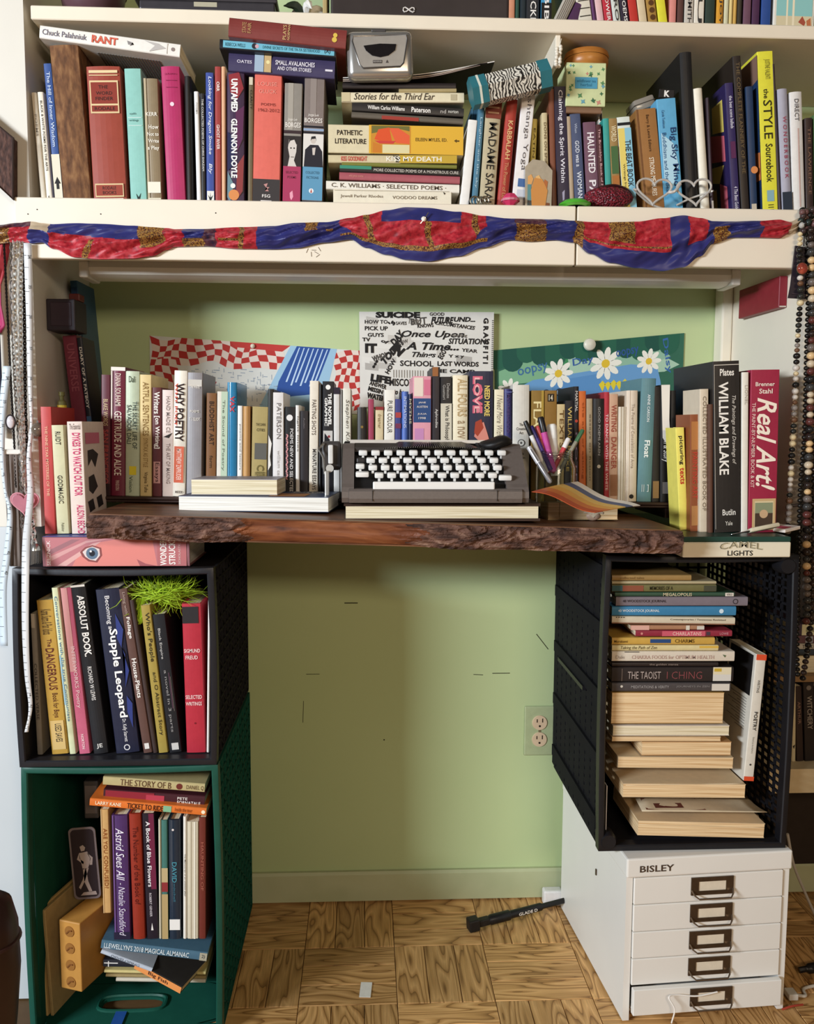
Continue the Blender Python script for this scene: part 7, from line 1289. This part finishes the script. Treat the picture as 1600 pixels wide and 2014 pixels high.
# pendants
e = P(49, 988, YC-.03); hp = thing('heart_pendant', 'pink glass heart pendant among the hanging chains', 'pendant', e); q = MB(); hp_ = []
for k in range(32):
    t = 2*math.pi*k/32; hp_.append((math.sin(t)**3*.024, (13*math.cos(t)-5*math.cos(2*t)-2*math.cos(3*t)-math.cos(4*t))/16*.022))
n = 32; q.add([(x*.8, -.006, z*.8) for x, z in hp_]+[(x, 0, z) for x, z in hp_]+[(x*.8, .006, z*.8) for x, z in hp_], [tuple(range(n)), tuple(range(3*n-1, 2*n-1, -1))]+[(r*n+i, r*n+(i+1) % n, (r+1)*n+(i+1) % n, (r+1)*n+i) for r in range(2) for i in range(n)]); q.build('stone', M('b0707c', .12), hp); q = MB(); q.tube([(x, 0, z) for x, z in hp_], .0016, 6, closed=True); q.build('bezel', M('c88a92', .25), hp, True)
e = P(76, 845, YC-.016); o = thing('glass_ball', 'smoky glass ball pendant beside the chains', 'pendant', e); MB().ball((0, 0, 0), .0125, 14).build('ball', M('6d5f52', .06, .3), o, True); MB().lathe([(.003, .0122), (.0035, .016)], n=10).build('cap', M('b0aca6', .25, .9), o)
e = P(21, 830, YC-.02); o = thing('oval_pendant', 'dark-framed pearly oval pendant among the chains', 'pendant', e); q = MB(); q.ball((0, 0, 0), 1, 12, sq=(.007, .004, .011)); q.build('cabochon', M('c9c2c4', .15), o, True); q = MB(); q.tube([(.0078*math.cos(t), 0, .012*math.sin(t)) for t in [i*math.pi/12 for i in range(24)]], .0016, 6, closed=True); q.build('frame', M('2a2222', .4), o, True)
# grey-brown bag hanging behind the chains, red cloth, navy strap
a, b = P(12, 890, YC+.004), P(56, 1112, YC+.004); bg = thing('cloth_bag', 'narrow taupe cloth bag hanging behind the chains', 'bag', ((a.x+b.x)/2, YC-.001, b.z)); hw, hh = (b.x-a.x)/2, a.z-b.z
q = MB(); nn = 10
for i in range(nn+1):
    for j in range(nn+1):
        x = -hw+2*hw*i/nn; z = hh*j/nn; q.v.append((x*(.8+.2*j/nn), -.004*math.sin(math.pi*i/nn)-.002*math.sin(i*2.1), z))
for i in range(nn):
    for j in range(nn): k = i*(nn+1)+j; q.f.append((k, k+nn+1, k+nn+2, k+1)); q.m.append(0)
ob = q.build('body', M('6d6058', .7, var=.15, scale=30), bg, True); mm = ob.modifiers.new('s', 'SOLIDIFY'); mm.thickness = .003; mm.offset = 1; MB().rbox((-hw, -.010, hh-.003), (hw, -.004, hh+.006), .002).build('top_band', M('d8d2c8', .5), bg)
rd = thing('red_cloth', 'red and pink cloth hanging at the far left edge', 'cloth', P(0, 470, YC+.004)); q = MB(); bb_ = Vector(rd.location); col_ = [(-30, 470, 24), (-30, 520, 14), (-30, 560, 2), (-30, 600, 4), (-30, 640, 13), (-30, 655, 6)]
cc = []
for k in range(26):
    t = k/25*(len(col_)-1); i = min(int(t), len(col_)-2); f = t-i; y = col_[i][1]*(1-f)+col_[i+1][1]*f; x1 = col_[i][2]*(1-f)+col_[i+1][2]*f
    for j in range(9): p = P(-34+(x1+34)*j/8, y, YC+.002)-bb_; q.v.append((p.x, p.y-.004-.004*math.sin(j*1.3+k*.2), p.z))
for k in range(25):
    for j in range(8): a = k*9+j; q.f.append((a, a+1, a+10, a+9)); q.m.append(0 if k < 12 else 1)
ob = q.build('folds', [M('a02832', .6), M('a02a58', .6)], rd, True); mm = ob.modifiers.new('s', 'SOLIDIFY'); mm.thickness = .0015
a, b = P(-12, 640, YC), P(8, 860, YC); ns = MB().rbox((a.x, YC-.004, b.z), (b.x, YC+.003, a.z), .002).build('navy_strap', M('1f2440', .6)); tag(ns, 'navy fabric strap hanging at the far left edge', 'strap')
# dark bark-textured frame on the left panel
a = [P(-40, 215, YS-.02), P(26, 272, YS-.02), P(26, 393, YS-.02), P(-40, 330, YS-.02)]; q = MB(); q.add(a+[p+Vector((0, .019, 0)) for p in a], [(0, 1, 2, 3), (7, 6, 5, 4), (0, 4, 5, 1), (1, 5, 6, 2), (2, 6, 7, 3), (3, 7, 4, 0)]); o = thing('bark_plaque', 'dark bark-textured wooden plaque fixed to the left panel', 'plaque'); q.build('plank', ramp_mat('dark_bark', [(.3, '2a1a16'), (.5, '4a3028'), (.75, '6d4c40')], scale=70, rough=.8, bump=.6, stretch=(3, 3, 1)), o); q = MB(); q.tube([a[0]+Vector((0, -.001, 0)), a[1]+Vector((0, -.001, 0)), a[2]+Vector((0, -.001, 0)), a[3]+Vector((0, -.001, 0))], .0022, 6, closed=True); q.build('raised_edge', M('33221c', .7), o)
# ================================================================== bead strands at the right post
YBD = YS-.03
def strand(label, pts, rads, cols, seed, loc='right'):
    rn = random.Random(seed); c = curve([P(x, y, YBD+dy) for x, y, dy in pts], 12); o = thing('bead_strand', label, 'necklace', c[0]); b0 = c[0]
    seg = [0]
    for a, b in zip(c, c[1:]): seg.append(seg[-1]+(b-a).length)
    s = 0; j = 0; k = 0
    while s < seg[-1]-.004:
        r = rn.choice(rads); s += r
        while j < len(seg)-2 and seg[j+1] < s: j += 1
        p = c[j].lerp(c[j+1], (s-seg[j])/(seg[j+1]-seg[j]+1e-9))-b0; col = cols[(k//rn.choice((1, 2, 3))) % len(cols)] if len(cols) > 1 else cols[0]
        key = (r, col)
        if key not in BEADS: BEADS[key] = MB().ball((0, 0, 0), r, 7, sq=(1.08, 1.08, .92)).mesh('bead', M(col, .22, var=.2, scale=200), True)
        q = link('bead', BEADS[key], o); q.location = p; s += r*.92; k += 1
    MB().tube([p-b0 for p in c], .0005, 4).build('thread', M('2a2420'), o); return o
BEADS = {}
strand('left strand of mixed cream, black and brown beads at the right post', [(1573, 455, -.006), (1572, 520, -.008), (1574, 580, -.008), (1571, 620, -.006), (1566, 700, 0), (1562, 800, 0), (1556, 900, 0), (1551, 1000, 0), (1548, 1045, 0)], [.0045, .0052, .006], ['d8c49a', '1c1917', 'cfc6ba', '6a4a34', '8a8078', '2a2a26'], 2)
strand('middle strand of glossy black beads at the right post', [(1588, 440, 0), (1590, 560, 0), (1586, 700, 0), (1582, 850, 0), (1574, 960, 0), (1570, 1100, 0), (1567, 1200, 0), (1566, 1290, 0), (1568, 1330, 0)], [.005], ['17130f'], 3)
strand('right strand of large cream, grey and amber beads at the right edge', [(1594, 445, -.008), (1597, 600, -.008), (1594, 720, -.008), (1592, 850, -.008), (1588, 950, -.008), (1585, 1080, -.008), (1586, 1180, -.008), (1584, 1230, -.008)], [.006, .0068, .0075], ['2c211d', 'd8b483', '6a5f58', '3a3836', 'c9b69a', '5a2f2a', '1f1d1c'], 9)
strand('outermost dark strand cut by the right edge', [(1602, 440, 0), (1606, 600, 0), (1604, 800, 0), (1600, 950, 0), (1598, 1120, 0), (1592, 1240, 0), (1578, 1335, 0)], [.0055], ['1d1816', '3a2c28'], 12)
e = P(1577, 528, YBD-.014); o = thing('red_stone', 'round polished red stone pendant on the left bead strand', 'pendant', e); MB().ball((0, 0, 0), .0098, 12, sq=(1, .6, 1.02)).build('stone', ramp_mat('red_jasper', [(.3, '6a2a22'), (.6, 'a84a38'), (.8, 'b86a50')], scale=90, rough=.15), o, True); q = MB(); q.tube([(.0095*math.cos(t), 0, .0097*math.sin(t)) for t in [i*math.pi/10 for i in range(20)]], .0009, 5, closed=True); q.build('bezel', M('8a6a50', .3, .6), o, True)
q = [P(1564, 483, YBD+.005), P(1589, 487, YBD+.005), P(1584, 588, YBD+.005), P(1550, 586, YBD+.005), P(1555, 560, YBD+.005)]; o = thing('leather_tag', 'long dark leather tag hanging behind the bead strands', 'tag'); mq = MB(); n = 5; mq.add(q+[p+Vector((0, .004, 0)) for p in q], [tuple(range(n)), tuple(range(2*n-1, n-1, -1))]+[(i, (i+1) % n, n+(i+1) % n, n+i) for i in range(n)]); mq.build('strap', M('2a2028', .5, var=.2), o); MB().tube([P(1556, 577, YBD+.003), P(1583, 580, YBD+.003)], .0008, 5).build('stitch', M('4a3a42'), o); MB().tube([P(1580, 484, YBD+.006), P(1581, 460, YBD+.006)], .0012, 5).build('hanging_loop', M('2a2028'), o)
e = P(1562, 994, YBD+.002); o = thing('wooden_peg', 'dark wooden peg crossing the bead strands', 'peg', e, (0, math.radians(-8), 0)); MB().lathe([(.002, -.012), (.003, -.010), (.003, .018), (.002, .02)], n=10, axis='x').build('rod', M('2c201a', .5), o, True); MB().lathe([(.0042, -.013), (.0042, -.010)], n=10, axis='x').build('knob', M('3a2a22', .5), o, True)
# knot of beads at the shelf corner
kn = thing('bead_bundle', 'tangled bundle of dark and silver beads at the shelf corner', 'necklace', P(1586, 432, YS-.024)); rn = random.Random(21)
for k in range(46):
    col = rn.choice(('1c1816', '3a2c2a', 'b0aca4', '6a4a48', '26302c')); key = (.0056, col)
    if key not in BEADS: BEADS[key] = MB().ball((0, 0, 0), .0056, 7).mesh('bead', M(col, .25, var=.2, scale=200), True)
    q = link('bead', BEADS[key], kn); q.location = (rn.uniform(-.016, .02), rn.uniform(-.016, .002), rn.uniform(-.024, .016))
# red folder under the shelf at the right, leaning paper sheet
a = P(1478, 590, 1.80); o = thing('red_folder', 'dark red folder tucked under the shelf at the right panel', 'folder', (XR-.004, 1.66, ZAP-.062), (0, math.radians(0), 0)); MB().rbox((-.012, 0, 0), (0.0035, .18, .058), .001, 1).build('cover', M('8a2430', .45), o); MB().box((-.0105, -.0008, .003), (.002, .178, .0005)).build('paper_edge', M('d8ccbc', .6), o)
# ================================================================== leather chair arm at the lower left
e = P(-30, 1870, 1.15); ch = thing('leather_chair', 'dark brown leather armchair corner at the lower left edge', 'chair', (e.x, 1.15, 0)); ml = M('2f1915', .38, var=.3, scale=18, bump=.1)
zt_ = P(0, 1757, 1.15).z; r = (P(48, 1870, 1.15).x-P(-85, 1870, 1.15).x)/2
q = MB(); n = 24; prof = [(0, 0), (r*.55, 0.02), (r*.62, zt_*.45), (r*.85, zt_*.62), (r, zt_*.78), (r*.97, zt_*.9), (r*.8, zt_*.97), (r*.4, zt_), (0, zt_)]
q.lathe([(max(a, .0001), b) for a, b in prof], n=n); q.v = [(x, y*1.0-(.0 if y > 0 else .0), z) for x, y, z in q.v]; q.build('arm_pad', ml, ch, True); q = MB(); q.tube([(r*.985*math.cos(t), r*.985*math.sin(t), zt_*.86) for t in [i*math.pi/16 for i in range(32)]], .003, 6, closed=True); q.build('piping', M('3a211b', .4), ch, True)
# ================================================================== finish
build_texts()
bpy.context.view_layer.update()
